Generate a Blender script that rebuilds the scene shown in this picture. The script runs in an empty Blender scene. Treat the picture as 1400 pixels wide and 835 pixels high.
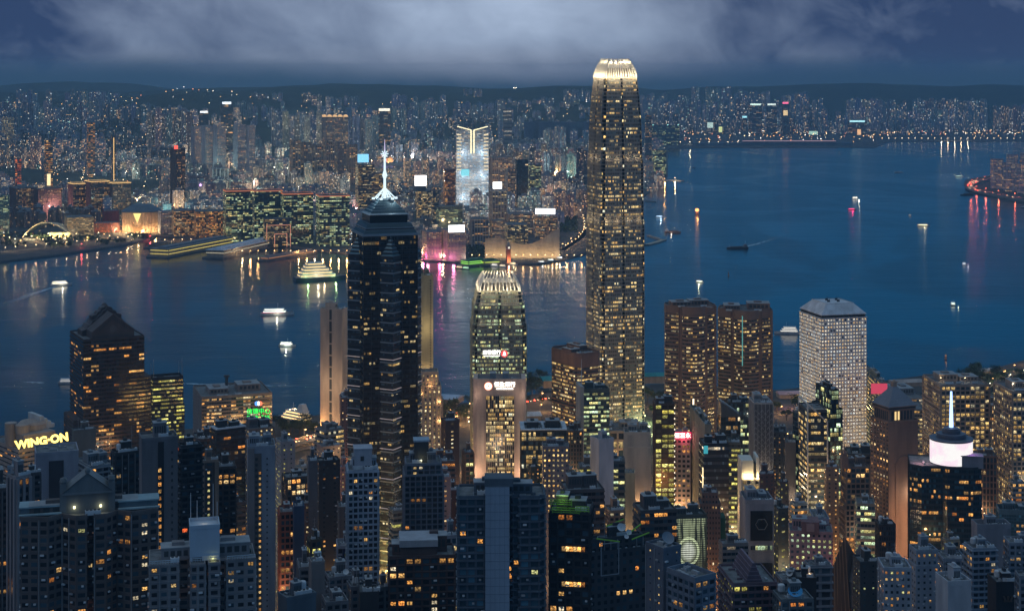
import bpy, bmesh, math, random
from mathutils import Vector, Matrix
from mathutils.geometry import tessellate_polygon
R = random.Random(7)
C = bpy.context.scene.collection
SC = bpy.context.scene
rad = math.radians

# ------------------------------------------------------------------ camera
F, HX, HY, CZ = 2180.0, 700.0, 100.0, 400.0
cam = bpy.data.cameras.new('camera')
cam.sensor_width = 36.0
cam.lens = F / 1400.0 * 36.0
cam.shift_y = -(417.5 - HY) / 1400.0
cam.clip_start, cam.clip_end = 5.0, 60000.0
co = bpy.data.objects.new('camera', cam); C.objects.link(co)
co.location = (0, 0, CZ); co.rotation_euler = (rad(90), 0, 0)
SC.camera = co

# ------------------------------------------------------------------ exposure
vs = SC.view_settings
vs.view_transform = 'Standard'; vs.look = 'None'; vs.gamma = 1.0; vs.exposure = 0.42
vs.use_curve_mapping = False

# ------------------------------------------------------------------ dusk sky under broken cloud
W = bpy.data.worlds.new('World'); SC.world = W; W.use_nodes = True
nt = W.node_tree; nt.nodes.clear()
def N(nt, t, **k):
    n = nt.nodes.new(t)
    for a, b in k.items(): setattr(n, a, b)
    return n
def M(nt, op, a, b=None, c=None, clamp=False):
    n = nt.nodes.new('ShaderNodeMath'); n.operation = op; n.use_clamp = clamp
    for i, v in enumerate((a, b, c)):
        if v is None: continue
        if isinstance(v, (int, float)): n.inputs[i].default_value = v
        else: nt.links.new(v, n.inputs[i])
    return n.outputs[0]
def MIX(nt, f, a, b, blend='MIX'):
    n = nt.nodes.new('ShaderNodeMix'); n.data_type = 'RGBA'; n.blend_type = blend
    for sock, v in ((n.inputs[0], f), (n.inputs[6], a), (n.inputs[7], b)):
        if isinstance(v, (int, float)): sock.default_value = v
        elif isinstance(v, tuple): sock.default_value = (*v, 1) if len(v) == 3 else v
        else: nt.links.new(v, sock)
    return n.outputs[2]
def MR(nt, v, a, b, c=0.0, d=1.0, smooth=True):
    n = nt.nodes.new('ShaderNodeMapRange'); n.interpolation_type = 'SMOOTHSTEP' if smooth else 'LINEAR'
    if isinstance(v, (int, float)): n.inputs[0].default_value = v
    else: nt.links.new(v, n.inputs[0])
    for i, x in enumerate((a, b, c, d)):
        if isinstance(x, (int, float)): n.inputs[i + 1].default_value = x
        else: nt.links.new(x, n.inputs[i + 1])
    return n.outputs[0]
SUN_EL, SUN_ROT = rad(1.5), rad(-75)
sky = N(nt, 'ShaderNodeTexSky', sky_type='NISHITA', sun_disc=False)
sky.sun_elevation, sky.sun_rotation = SUN_EL, SUN_ROT
sky.altitude = 300; sky.air_density = 1.0; sky.dust_density = 0.4; sky.ozone_density = 6.0
tc = N(nt, 'ShaderNodeTexCoord'); sep = N(nt, 'ShaderNodeSeparateXYZ')
nt.links.new(tc.outputs['Generated'], sep.inputs[0])
X, Y, Z = sep.outputs
def wnoise(sx, sz, scale, detail, rough, off=0.0, dist=0.0):
    cb = N(nt, 'ShaderNodeCombineXYZ')
    nt.links.new(M(nt, 'MULTIPLY', X, sx), cb.inputs[0]); nt.links.new(M(nt, 'ADD', M(nt, 'MULTIPLY', Z, sz), M(nt, 'MULTIPLY', X, 0.28)), cb.inputs[2])
    nt.links.new(M(nt, 'MULTIPLY_ADD', Y, sx, off), cb.inputs[1])
    n = N(nt, 'ShaderNodeTexNoise'); n.inputs['Scale'].default_value = scale
    n.inputs['Detail'].default_value = detail; n.inputs['Roughness'].default_value = rough; n.inputs['Distortion'].default_value = dist
    nt.links.new(cb.outputs[0], n.inputs['Vector']); return n.outputs[0]
n1 = wnoise(1.0, 1.7, 8.0, 6, 0.52, 3.1, 0.35)
n2 = wnoise(1.0, 1.4, 20.0, 8, 0.58, 9.0, 0.45)
n3 = wnoise(1.0, 2.0, 4.0, 2, 0.5, 5.0)
# cloud base: ragged lower edge of the deck
edge = M(nt, 'ADD', M(nt, 'MULTIPLY_ADD', n1, 0.018, -0.0070), M(nt, 'MULTIPLY_ADD', n2, 0.012, -0.006))
edge = M(nt, 'SUBTRACT', edge, MR(nt, M(nt, 'ABSOLUTE', M(nt, 'SUBTRACT', X, 0.02)), 0.0, 0.22, 0.006, 0.0))
deck = MR(nt, M(nt, 'SUBTRACT', Z, edge), -0.007, 0.009)
ctr = MR(nt, M(nt, 'ABSOLUTE', M(nt, 'ADD', X, 0.06)), 0.0, 0.30, 1.0, 0.0)
blob = M(nt, 'MULTIPLY', MR(nt, M(nt, 'ABSOLUTE', M(nt, 'SUBTRACT', X, 0.012)), 0.0, 0.14, 1.0, 0.0), MR(nt, Z, -0.02, 0.035))      # the deck thins over the middle of the harbour
lum = M(nt, 'ADD', M(nt, 'MULTIPLY_ADD', ctr, 0.46, -0.04), M(nt, 'ADD', M(nt, 'MULTIPLY', blob, 0.60), M(nt, 'MULTIPLY_ADD', n1, 0.9, -0.45)))
lum = M(nt, 'ADD', lum, M(nt, 'MULTIPLY_ADD', n2, 0.75, -0.37), clamp=True)
cloud = MIX(nt, lum, (0.024, 0.045, 0.108), (0.31, 0.385, 0.515))
warm = MR(nt, Z, 0.0, 0.022, 0.30, 0.0)
cloud = MIX(nt, M(nt, 'MULTIPLY', warm, lum), cloud, (0.34, 0.28, 0.29))
low = (0.020, 0.046, 0.086)
near = MIX(nt, deck, low, cloud)
up = MIX(nt, 0.95, sky.outputs[0], MIX(nt, MR(nt, Z, 0.28, 0.75), MIX(nt, MR(nt, X, -0.35, 0.25), (0.014, 0.050, 0.105), (0.002, 0.092, 0.23)), (0.17, 0.24, 0.31)))
upm = MR(nt, Z, 0.046, 0.068)
upn = MIX(nt, 1.0, up, MIX(nt, n3, (0.55, 0.55, 0.6), (1.4, 1.4, 1.3)), 'MULTIPLY')
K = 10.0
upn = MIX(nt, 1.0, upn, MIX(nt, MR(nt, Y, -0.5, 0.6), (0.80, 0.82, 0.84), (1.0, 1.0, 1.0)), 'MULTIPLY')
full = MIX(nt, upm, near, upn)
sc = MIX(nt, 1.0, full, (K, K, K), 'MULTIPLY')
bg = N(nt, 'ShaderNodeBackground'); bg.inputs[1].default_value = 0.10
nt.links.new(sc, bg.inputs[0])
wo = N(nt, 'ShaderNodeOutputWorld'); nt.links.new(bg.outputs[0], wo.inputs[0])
sun = bpy.data.lights.new('sun', 'SUN'); sun.energy = 0.10; sun.angle = rad(25); sun.color = (1.0, 0.86, 0.80)
so = bpy.data.objects.new('sun', sun); C.objects.link(so)
so.rotation_euler = (rad(62), 0, rad(-62))

SC.cycles.max_bounces = 5; SC.cycles.diffuse_bounces = 2; SC.cycles.glossy_bounces = 3
SC.cycles.volume_bounces = 1; SC.cycles.transmission_bounces = 2
SC.cycles.sample_clamp_indirect = 3.0
SC.cycles.use_adaptive_sampling = False

# ------------------------------------------------------------------ pixel <-> world
def gx(px, d): return (px - HX) * d / F
def gz(py, d): return CZ - (py - HY) * d / F
def gd(py, z=0.0): return (CZ - z) * F / (py - HY)
def P(px, py, z=0.0):
    d = gd(py, z); return Vector((gx(px, d), d, z))

# ------------------------------------------------------------------ materials
MATS = {}
def newmat(key):
    m = bpy.data.materials.new(key); m.use_nodes = True; m.node_tree.nodes.clear()
    m.cycles.emission_sampling = 'NONE'
    return m, m.node_tree
def wall(col, rough=0.85, var=0.25, metal=0.0, scale=0.12):
    key = ('wall', col, rough, var, metal)
    if key in MATS: return MATS[key]
    m, nt = newmat('wall_paint')
    o = N(nt, 'ShaderNodeOutputMaterial'); b = N(nt, 'ShaderNodeBsdfPrincipled')
    t = N(nt, 'ShaderNodeTexCoord'); mp = N(nt, 'ShaderNodeMapping'); mp.inputs['Scale'].default_value = (1, 1, 0.25)
    nz = N(nt, 'ShaderNodeTexNoise'); nz.inputs['Scale'].default_value = scale; nz.inputs['Detail'].default_value = 6; nz.inputs['Roughness'].default_value = 0.65
    nt.links.new(t.outputs['Object'], mp.inputs[0]); nt.links.new(mp.outputs[0], nz.inputs['Vector'])
    f = MR(nt, nz.outputs[0], 0.3, 0.7)
    lo = tuple(c * (1 - var) for c in col); hi = tuple(min(1, c * (1 + var * 0.6)) for c in col)
    nt.links.new(MIX(nt, f, lo, hi), b.inputs['Base Color'])
    b.inputs['Roughness'].default_value = rough; b.inputs['Metallic'].default_value = metal
    nt.links.new(b.outputs[0], o.inputs[0]); MATS[key] = m; return m
def glow(col, strength, key=None, sampled=False):
    k = ('glow', col, strength, sampled)
    if k in MATS: return MATS[k]
    m, nt = newmat('lamp_glow')
    if sampled: m.cycles.emission_sampling = 'AUTO'
    o = N(nt, 'ShaderNodeOutputMaterial'); e = N(nt, 'ShaderNodeEmission')
    e.inputs[0].default_value = (*col, 1); e.inputs[1].default_value = strength
    nt.links.new(e.outputs[0], o.inputs[0]); MATS[k] = m; return m
def glass(col=(0.02, 0.03, 0.04), rough=0.12):
    k = ('glass', col, rough)
    if k in MATS: return MATS[k]
    m, nt = newmat('dark_glass')
    o = N(nt, 'ShaderNodeOutputMaterial'); b = N(nt, 'ShaderNodeBsdfPrincipled')
    b.inputs['Base Color'].default_value = (*col, 1); b.inputs['Roughness'].default_value = rough
    nt.links.new(b.outputs[0], o.inputs[0]); MATS[k] = m; return m
HUES = {
 'warm':   [(0, (1.0, .36, .07)), (.45, (1.0, .52, .15)), (.8, (1.0, .70, .32)), (.93, (1, .88, .65)), (1, (.75, .95, .8))],
 'amber':  [(0, (1.0, .30, .05)), (.5, (1.0, .45, .10)), (1, (1.0, .62, .22))],
 'yellow': [(0, (1.0, .50, .12)), (.4, (1.0, .66, .22)), (.85, (1.0, .80, .42)), (1, (.92, .95, .7))],
 'lime':   [(0, (.9, .70, .10)), (.5, (.85, .80, .20)), (1, (.95, .85, .35))],
 'green':  [(0, (1.0, .66, .20)), (.4, (.80, .85, .35)), (.8, (.70, .95, .55)), (1, (.8, 1, .8))],
 'white':  [(0, (1.0, .62, .25)), (.35, (1.0, .80, .52)), (.8, (1, .93, .78)), (1, (.8, .95, 1))],
 'mixed':  [(0, (1.0, .36, .08)), (.4, (1.0, .62, .26)), (.7, (1.0, .85, .6)), (.9, (.75, .92, 1)), (1, (.5, 1, .7))],
 'red':    [(0, (1.0, .12, .03)), (.6, (1.0, .28, .06)), (1, (1.0, .50, .15))],
}
def facade(wcol=(.3, .3, .3), wx=.6, wy=.55, lit=.15, hue='warm', bright=1.0, gcol=(.015, .022, .03), chunk=3, rough=.8, attr=False, grough=.15):
    key = ('fac', wcol, wx, wy, lit, hue, bright, gcol, chunk, rough, attr, grough)
    if key in MATS: return MATS[key]
    m, nt = newmat('facade')
    L = nt.links.new
    o = N(nt, 'ShaderNodeOutputMaterial'); b = N(nt, 'ShaderNodeBsdfPrincipled')
    uv = N(nt, 'ShaderNodeUVMap'); uv.uv_map = 'UVMap'
    s = N(nt, 'ShaderNodeSeparateXYZ'); L(uv.outputs[0], s.inputs[0])
    u, v = s.outputs[0], s.outputs[1]
    iu, iv = M(nt, 'FLOOR', u), M(nt, 'FLOOR', v)
    fu, fv = M(nt, 'FRACT', u), M(nt, 'FRACT', v)
    oi = N(nt, 'ShaderNodeObjectInfo'); seed = M(nt, 'MULTIPLY', oi.outputs['Random'], 97.0)
    cb = N(nt, 'ShaderNodeCombineXYZ'); L(iu, cb.inputs[0]); L(iv, cb.inputs[1]); L(seed, cb.inputs[2])
    wn = N(nt, 'ShaderNodeTexWhiteNoise'); wn.noise_dimensions = '3D'; L(cb.outputs[0], wn.inputs['Vector'])
    sc_ = N(nt, 'ShaderNodeSeparateColor'); L(wn.outputs['Color'], sc_.inputs[0]); r1, r2, r3 = sc_.outputs
    cb2 = N(nt, 'ShaderNodeCombineXYZ'); L(M(nt, 'FLOOR', M(nt, 'DIVIDE', iu, float(chunk))), cb2.inputs[0]); L(iv, cb2.inputs[1]); L(M(nt, 'ADD', seed, 31.7), cb2.inputs[2])
    wn2 = N(nt, 'ShaderNodeTexWhiteNoise'); wn2.noise_dimensions = '3D'; L(cb2.outputs[0], wn2.inputs['Vector'])
    cb3 = N(nt, 'ShaderNodeCombineXYZ'); L(iv, cb3.inputs[0]); L(M(nt, 'ADD', seed, 11.3), cb3.inputs[1])
    wn3 = N(nt, 'ShaderNodeTexWhiteNoise'); wn3.noise_dimensions = '3D'; L(cb3.outputs[0], wn3.inputs['Vector'])
    if attr:
        at = N(nt, 'ShaderNodeAttribute'); at.attribute_name = 'par'
        sa = N(nt, 'ShaderNodeSeparateXYZ'); L(at.outputs['Vector'], sa.inputs[0]); litv = sa.outputs[0]; hshift = sa.outputs[1]
        ac = N(nt, 'ShaderNodeAttribute'); ac.attribute_name = 'tint'; base = ac.outputs['Color']
    else:
        litv = lit; hshift = None; base = wcol
    # probability of a lit cell: clustered along floors
    pr = M(nt, 'MULTIPLY', M(nt, 'ADD', M(nt, 'MULTIPLY', M(nt, 'POWER', wn2.outputs['Value'], 2.0), 2.0), M(nt, 'MULTIPLY_ADD', M(nt, 'POWER', wn3.outputs['Value'], 2.0), 1.2, 0.1)), litv)
    on = M(nt, 'LESS_THAN', r1, pr)
    if chunk >= 3:      # offices: whole runs of a floor are lit together
        sg = N(nt, 'ShaderNodeSeparateColor'); L(wn2.outputs['Color'], sg.inputs[0])
        pc = M(nt, 'MULTIPLY', M(nt, 'MULTIPLY_ADD', M(nt, 'POWER', wn3.outputs['Value'], 2.0), 2.6, 0.4), litv)
        on = M(nt, 'MULTIPLY', M(nt, 'LESS_THAN', sg.outputs[0], pc), M(nt, 'LESS_THAN', r1, .66))
        r2 = M(nt, 'MULTIPLY_ADD', sg.outputs[1], .75, M(nt, 'MULTIPLY', r2, .25)); r3 = M(nt, 'MULTIPLY_ADD', sg.outputs[2], .7, M(nt, 'MULTIPLY', r3, .3))
    mu = M(nt, 'LESS_THAN', M(nt, 'ABSOLUTE', M(nt, 'SUBTRACT', fu, 0.5)), wx / 2)
    mv = M(nt, 'LESS_THAN', M(nt, 'ABSOLUTE', M(nt, 'SUBTRACT', fv, 0.5)), wy / 2)
    mask = M(nt, 'MULTIPLY', mu, mv)
    # room interior: brighter ceiling, furniture and blinds as noise
    cbn = N(nt, 'ShaderNodeCombineXYZ'); L(M(nt, 'MULTIPLY', u, 3.3), cbn.inputs[0]); L(M(nt, 'MULTIPLY', v, 2.6), cbn.inputs[1]); L(seed, cbn.inputs[2])
    nz = N(nt, 'ShaderNodeTexNoise'); nz.inputs['Scale'].default_value = 1.6; nz.inputs['Detail'].default_value = 2; L(cbn.outputs[0], nz.inputs['Vector'])
    room = M(nt, 'MULTIPLY', MR(nt, nz.outputs[0], 0.34, 0.66, 0.12, 1.5), MR(nt, fv, 0.2, 0.8, 0.6, 1.2))
    br = M(nt, 'MULTIPLY_ADD', M(nt, 'POWER', r3, 2.6), 1.25, 0.14)
    if hue == 'white' and chunk == 1: br = M(nt, 'MULTIPLY_ADD', r3, .35, .5)
    em = M(nt, 'MULTIPLY', M(nt, 'MULTIPLY', on, mask), M(nt, 'MULTIPLY', M(nt, 'MULTIPLY', br, room), bright))
    cr = N(nt, 'ShaderNodeValToRGB'); els = cr.color_ramp.elements
    st = HUES[hue]
    while len(els) < len(st): els.new(0.5)
    for e, (p, c) in zip(els, st): e.position = p; e.color = (*c, 1)
    hin = r2 if hshift is None else M(nt, 'ADD', M(nt, 'MULTIPLY', r2, 0.6), hshift)
    L(hin, cr.inputs[0])
    # wall with stains
    t = N(nt, 'ShaderNodeTexCoord'); mp = N(nt, 'ShaderNodeMapping'); mp.inputs['Scale'].default_value = (1, 1, .2)
    wz = N(nt, 'ShaderNodeTexNoise'); wz.inputs['Scale'].default_value = .15; wz.inputs['Detail'].default_value = 5
    L(t.outputs['Object'], mp.inputs[0]); L(mp.outputs[0], wz.inputs['Vector'])
    wc = MIX(nt, 1.0, base, MIX(nt, MR(nt, wz.outputs[0], .3, .7), (.72, .72, .74), (1.12, 1.1, 1.08)), 'MULTIPLY')
    gl = MIX(nt, M(nt, 'MULTIPLY', MR(nt, wn.outputs['Value'], .55, 1.0), .8), gcol, (gcol[0]*3 + .015, gcol[1]*4 + .03, gcol[2]*4 + .04))  # random panes lighter and teal: curtains, plus sky reflection painted into the colour
    L(MIX(nt, mask, wc, gl), b.inputs['Base Color'])
    L(M(nt, 'MULTIPLY_ADD', mask, grough - rough, rough), b.inputs['Roughness'])
    L(cr.outputs[0], b.inputs['Emission Color']); L(em, b.inputs['Emission Strength'])
    L(b.outputs[0], o.inputs[0]); MATS[key] = m; return m

# ------------------------------------------------------------------ mesh builder
def offset_poly(poly, d):
    n = len(poly); out = []
    for i in range(n):
        p0, p1, p2 = poly[i - 1], poly[i], poly[(i + 1) % n]
        def nrm(a, b):
            dx, dy = b[0] - a[0], b[1] - a[1]; l = math.hypot(dx, dy) or 1; return dy / l, -dx / l
        a, b = nrm(p0, p1), nrm(p1, p2)
        k = 1 + a[0] * b[0] + a[1] * b[1]
        k = max(k, 0.3)
        out.append((p1[0] + d * (a[0] + b[0]) / k, p1[1] + d * (a[1] + b[1]) / k))
    return out
class MB:
    def __init__(s): s.v = []; s.f = []; s.m = []; s.uv = []; s.a = None; s.sm = False
    def face(s, pts, mi=0, uv=None, par=None):
        i = len(s.v); s.v.extend(pts); s.f.append(tuple(range(i, i + len(pts)))); s.m.append(mi)
        s.uv.append(uv or [(0, 0)] * len(pts))
        if s.a is not None: s.a.append(par or ((.3, .3, .3), (0, 0, 0)))
    def hexa(s, a, b, mi=0, skip_bottom=True):
        # a: 4 bottom pts CCW, b: 4 top pts
        for i in range(4):
            j = (i + 1) % 4; s.face([a[i], a[j], b[j], b[i]], mi)
        s.face(list(b), mi)
        if not skip_bottom: s.face(list(reversed(a)), mi)
    def box(s, x0, x1, y0, y1, z0, z1, mi=0, bottom=False):
        a = [(x0, y0, z0), (x1, y0, z0), (x1, y1, z0), (x0, y1, z0)]
        s.hexa(a, [(p[0], p[1], z1) for p in a], mi, not bottom)
    def rbox(s, c, th, sx, sy, z0, z1, mi=0, bottom=False):
        ca, sa = math.cos(th), math.sin(th)
        q = [(c[0] + x * ca - y * sa, c[1] + x * sa + y * ca) for x, y in ((-sx/2, -sy/2), (sx/2, -sy/2), (sx/2, sy/2), (-sx/2, sy/2))]
        s.hexa([(x, y, z0) for x, y in q], [(x, y, z1) for x, y in q], mi, not bottom)
    def prism(s, poly, z0, z1, mi=0, top=True, mt=None, poly1=None, cells=None, mis=None, off=(0, 0)):
        q = poly1 or poly; n = len(poly); uo = off[0]
        for i in range(n):
            j = (i + 1) % n
            uv = None
            if cells:
                l = math.hypot(poly[j][0] - poly[i][0], poly[j][1] - poly[i][1])
                nc = max(1, round(l / cells[0])); nf = max(1, round((z1 - z0) / cells[1]))
                uv = [(uo, off[1]), (uo + nc, off[1]), (uo + nc, off[1] + nf), (uo, off[1] + nf)]; uo += nc + 1
            s.face([(*poly[i], z0), (*poly[j], z0), (*q[j], z1), (*q[i], z1)], mis[i] if mis else mi, uv)
        if top: s.cap(q, z1, mi if mt is None else mt)
    def cap(s, poly, z, mi=0):
        if len(poly) == 4: s.face([(*p, z) for p in poly], mi); return
        for t in tessellate_polygon([[Vector((*p, 0)) for p in poly]]):
            a, b, c = (poly[k] for k in t)
            if (b[0]-a[0])*(c[1]-a[1]) - (b[1]-a[1])*(c[0]-a[0]) < 0: b, c = c, b
            s.face([(*a, z), (*b, z), (*c, z)], mi)
    def band(s, poly, z0, z1, dep, mi=0, inner=-.25):
        o = offset_poly(poly, dep); i_ = offset_poly(poly, inner); n = len(poly)
        for i in range(n):
            j = (i + 1) % n
            s.face([(*o[i], z0), (*o[j], z0), (*o[j], z1), (*o[i], z1)], mi)
            s.face([(*o[i], z1), (*o[j], z1), (*i_[j], z1), (*i_[i], z1)], mi)
            s.face([(*i_[i], z0), (*i_[j], z0), (*o[j], z0), (*o[i], z0)], mi)
    def ring(s, poly, z0, z1, th, mi=0):        # parapet
        s.band(poly, z0, z1, .12, mi, -th); i_ = offset_poly(poly, -th); n = len(poly)
        for i in range(n):
            j = (i + 1) % n
            s.face([(*i_[j], z0), (*i_[i], z0), (*i_[i], z1), (*i_[j], z1)], mi)
    def piers(s, poly, z0, z1, cw, w, dep, mi=0, every=1, edges=None, skip_ends=False):
        n = len(poly)
        for i in range(n):
            if edges is not None and i not in edges: continue
            p, q = poly[i], poly[(i + 1) % n]; l = math.hypot(q[0]-p[0], q[1]-p[1])
            nc = max(1, round(l / cw)); dx, dy = (q[0]-p[0]) / l, (q[1]-p[1]) / l; th = math.atan2(dy, dx)
            for k in range(0, nc + 1, every):
                t = min(max(l * k / nc, w * .5), l - w * .5)
                if skip_ends and k in (0, nc): continue
                c = (p[0] + dx * t + dy * (dep / 2 - .1), p[1] + dy * t - dx * (dep / 2 - .1))
                s.rbox(c, th, w, dep + .2, z0, z1, mi)
    def tube(s, p, q, r, n=6, mi=0, r2=None):
        p, q = Vector(p), Vector(q); d = (q - p).normalized()
        u = d.orthogonal().normalized(); w = d.cross(u); r2 = r if r2 is None else r2
        a = [p + (u * math.cos(t) + w * math.sin(t)) * r for t in (2*math.pi*k/n for k in range(n))]
        b = [q + (u * math.cos(t) + w * math.sin(t)) * r2 for t in (2*math.pi*k/n for k in range(n))]
        for i in range(n):
            j = (i + 1) % n; s.face([tuple(a[i]), tuple(a[j]), tuple(b[j]), tuple(b[i])], mi)
        s.face([tuple(x) for x in b], mi); s.face([tuple(x) for x in reversed(a)], mi)
    def lathe(s, prof, n=24, mi=0, c=(0, 0), a0=0.0, a1=2*math.pi, uvc=None):
        m = n if a1 - a0 > 6.28 else n
        for (r0, z0), (r1, z1) in zip(prof, prof[1:]):
            for k in range(m):
                t0, t1 = a0 + (a1-a0)*k/m, a0 + (a1-a0)*(k+1)/m
                pts = [(c[0]+r0*math.cos(t0), c[1]+r0*math.sin(t0), z0), (c[0]+r0*math.cos(t1), c[1]+r0*math.sin(t1), z0),
                       (c[0]+r1*math.cos(t1), c[1]+r1*math.sin(t1), z1), (c[0]+r1*math.cos(t0), c[1]+r1*math.sin(t0), z1)]
                if r1 < 1e-4: pts = pts[:3]
                if r0 < 1e-4: pts = [pts[0], pts[2], pts[3]]
                uv = None
                if uvc and len(pts) == 4: uv = [(k, z0/uvc), (k+1, z0/uvc), (k+1, z1/uvc), (k, z1/uvc)]
                s.face(pts, mi, uv)
    def build(s, name, mats, parent=None, loc=None, rz=0.0):
        me = bpy.data.meshes.new(name)
        me.from_pydata(s.v, [], s.f)
        for m in (mats if isinstance(mats, (list, tuple)) else [mats]): me.materials.append(m)
        me.polygons.foreach_set('material_index', s.m)
        l = me.uv_layers.new(name='UVMap')
        flat = [c for fuv in s.uv for p in fuv for c in p]
        l.data.foreach_set('uv', flat)
        if s.a is not None:
            t = me.attributes.new('tint', 'FLOAT_COLOR', 'FACE'); t.data.foreach_set('color', [c for a in s.a for c in (*a[0], 1)])
            p = me.attributes.new('par', 'FLOAT_VECTOR', 'FACE'); p.data.foreach_set('vector', [c for a in s.a for c in a[1]])
        if s.sm: me.polygons.foreach_set('use_smooth', [True] * len(s.f))
        o = bpy.data.objects.new(name, me); C.objects.link(o)
        if parent: o.parent = parent
        if loc is not None: o.location = loc
        if rz: o.rotation_euler = (0, 0, rz)
        return o
def tag(o, label=None, cat=None, group=None, kind=None):
    if label: o['label'] = label
    if cat: o['category'] = cat
    if group: o['group'] = group
    if kind: o['kind'] = kind
    return o
def thing(name, label, cat, loc=(0, 0, 0), rz=0.0, group=None):
    o = bpy.data.objects.new(name, None); C.objects.link(o); o.empty_display_size = 5
    o.location = loc; o.rotation_euler = (0, 0, rz); return tag(o, label, cat, group)
def dup(root, loc, rz=0.0, label=None, group=None, scale=None):
    r = root.copy(); C.objects.link(r); r.location = loc; r.rotation_euler = (0, 0, rz)
    if scale: r.scale = scale if isinstance(scale, tuple) else (scale,) * 3
    if label: r['label'] = label
    if group: r['group'] = group
    for ch in list(root.children):
        c = ch.copy(); C.objects.link(c); c.parent = r
        for g in list(ch.children):
            d = g.copy(); C.objects.link(d); d.parent = c
    return r
def text_mesh(name, body, mat, size, parent=None, loc=(0, 0, 0), rot=(rad(90), 0, 0), extrude=.15, bold=0.0, align='CENTER'):
    cu = bpy.data.curves.new(name, 'FONT'); cu.body = body; cu.size = size; cu.extrude = extrude; cu.align_x = align; cu.align_y = 'CENTER'
    cu.offset = bold; cu.resolution_u = 3
    t = bpy.data.objects.new('tmp', cu); C.objects.link(t)
    dg = bpy.context.evaluated_depsgraph_get(); dg.update()
    me = bpy.data.meshes.new_from_object(t.evaluated_get(dg)); me.name = name
    bpy.data.objects.remove(t); bpy.data.curves.remove(cu)
    me.materials.clear(); me.materials.append(mat)
    o = bpy.data.objects.new(name, me); C.objects.link(o)
    if parent: o.parent = parent
    o.location = loc; o.rotation_euler = rot; return o
def light(parent, loc, col, power, r=1.0, kind='POINT', name='lamp_light', rot=None, cone=None):
    l = bpy.data.lights.new(name, kind); l.energy = power; l.color = col
    if kind in ('POINT', 'SPOT'): l.shadow_soft_size = r
    if cone: l.spot_size = cone; l.spot_blend = .6
    o = bpy.data.objects.new(name, l); C.objects.link(o); o.location = loc
    if parent: o.parent = parent
    if rot: o.rotation_euler = rot
    return o
# ------------------------------------------------------------------ water
def water_mat():
    m, nt = newmat('sea_water'); L = nt.links.new
    o = N(nt, 'ShaderNodeOutputMaterial'); b = N(nt, 'ShaderNodeBsdfPrincipled')
    b.inputs['IOR'].default_value = 1.33
    t = N(nt, 'ShaderNodeTexCoord')
    def nz(sx, sy, sc, det, rough=.55, dist=0.0):
        mp = N(nt, 'ShaderNodeMapping'); mp.inputs['Scale'].default_value = (sx, sy, 1); L(t.outputs['Object'], mp.inputs[0])
        n = N(nt, 'ShaderNodeTexNoise'); n.inputs['Scale'].default_value = sc; n.inputs['Detail'].default_value = det
        n.inputs['Roughness'].default_value = rough; n.inputs['Distortion'].default_value = dist; L(mp.outputs[0], n.inputs['Vector']); return n.outputs[0]
    swirl = nz(1.0, .55, .0022, 6, .6, 1.6)        # slicks and current lines
    patch = nz(1.0, .8, .0006, 3)
    w1 = nz(1.0, 1.35, .055, 4, .6); w2 = nz(1.0, 1.2, .35, 3, .6); w3 = nz(.35, 1.0, .012, 3, .5, .5)
    h = M(nt, 'ADD', M(nt, 'MULTIPLY', w1, 1.5), M(nt, 'ADD', M(nt, 'MULTIPLY', w2, .28), M(nt, 'MULTIPLY', w3, 4.0)))
    sl = MR(nt, swirl, .36, .68)
    bm = N(nt, 'ShaderNodeBump'); bm.inputs['Distance'].default_value = 1.0
    L(MR(nt, sl, 0, 1, .50, .22), bm.inputs['Strength']); L(h, bm.inputs['Height'])
    L(bm.outputs[0], b.inputs['Normal'])
    L(MIX(nt, MR(nt, patch, .35, .65), MIX(nt, sl, (.002, .014, .028), (.003, .022, .044)), (.002, .028, .058)), b.inputs['Base Color'])
    L(MR(nt, sl, 0, 1, .20, .11), b.inputs['Roughness'])
    L(b.outputs[0], o.inputs[0]); return m
mb = MB(); mb.face([(-6900, 300, 0), (6900, 300, 0), (6900, 14900, 0), (-6900, 14900, 0)])
tag(mb.build('water', water_mat()), kind='structure')

def land_mat(name, a, b_, sc=.02):
    m, nt = newmat(name); L = nt.links.new
    o = N(nt, 'ShaderNodeOutputMaterial'); b = N(nt, 'ShaderNodeBsdfPrincipled'); b.inputs['Roughness'].default_value = .9
    t = N(nt, 'ShaderNodeTexCoord'); n = N(nt, 'ShaderNodeTexNoise'); n.inputs['Scale'].default_value = sc; n.inputs['Detail'].default_value = 8; n.inputs['Roughness'].default_value = .7
    L(t.outputs['Object'], n.inputs['Vector']); L(MIX(nt, MR(nt, n.outputs[0], .35, .65), a, b_), b.inputs['Base Color'])
    L(b.outputs[0], o.inputs[0]); return m
M_land = land_mat('paved_ground', (.03, .032, .035), (.09, .085, .08))
M_hill = land_mat('wooded_slope', (.012, .022, .012), (.035, .05, .028), .006)
M_grass = land_mat('lawn', (.02, .05, .015), (.04, .08, .03), .05)
M_road = land_mat('asphalt', (.045, .045, .045), (.07, .07, .068), .08)
def land(name, px, extra, z=3.0):
    pts = [tuple(P(x, y, z)[:2]) for x, y in px] + extra
    ar = sum(a[0]*b[1]-b[0]*a[1] for a, b in zip(pts, pts[1:] + pts[:1]))
    if ar < 0: pts.reverse()
    mb = MB(); mb.cap(pts, z); mb.prism(pts, -3, z, 1, top=False)
    return tag(mb.build(name, [M_land, wall((.16, .16, .155))]), kind='structure')
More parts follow.
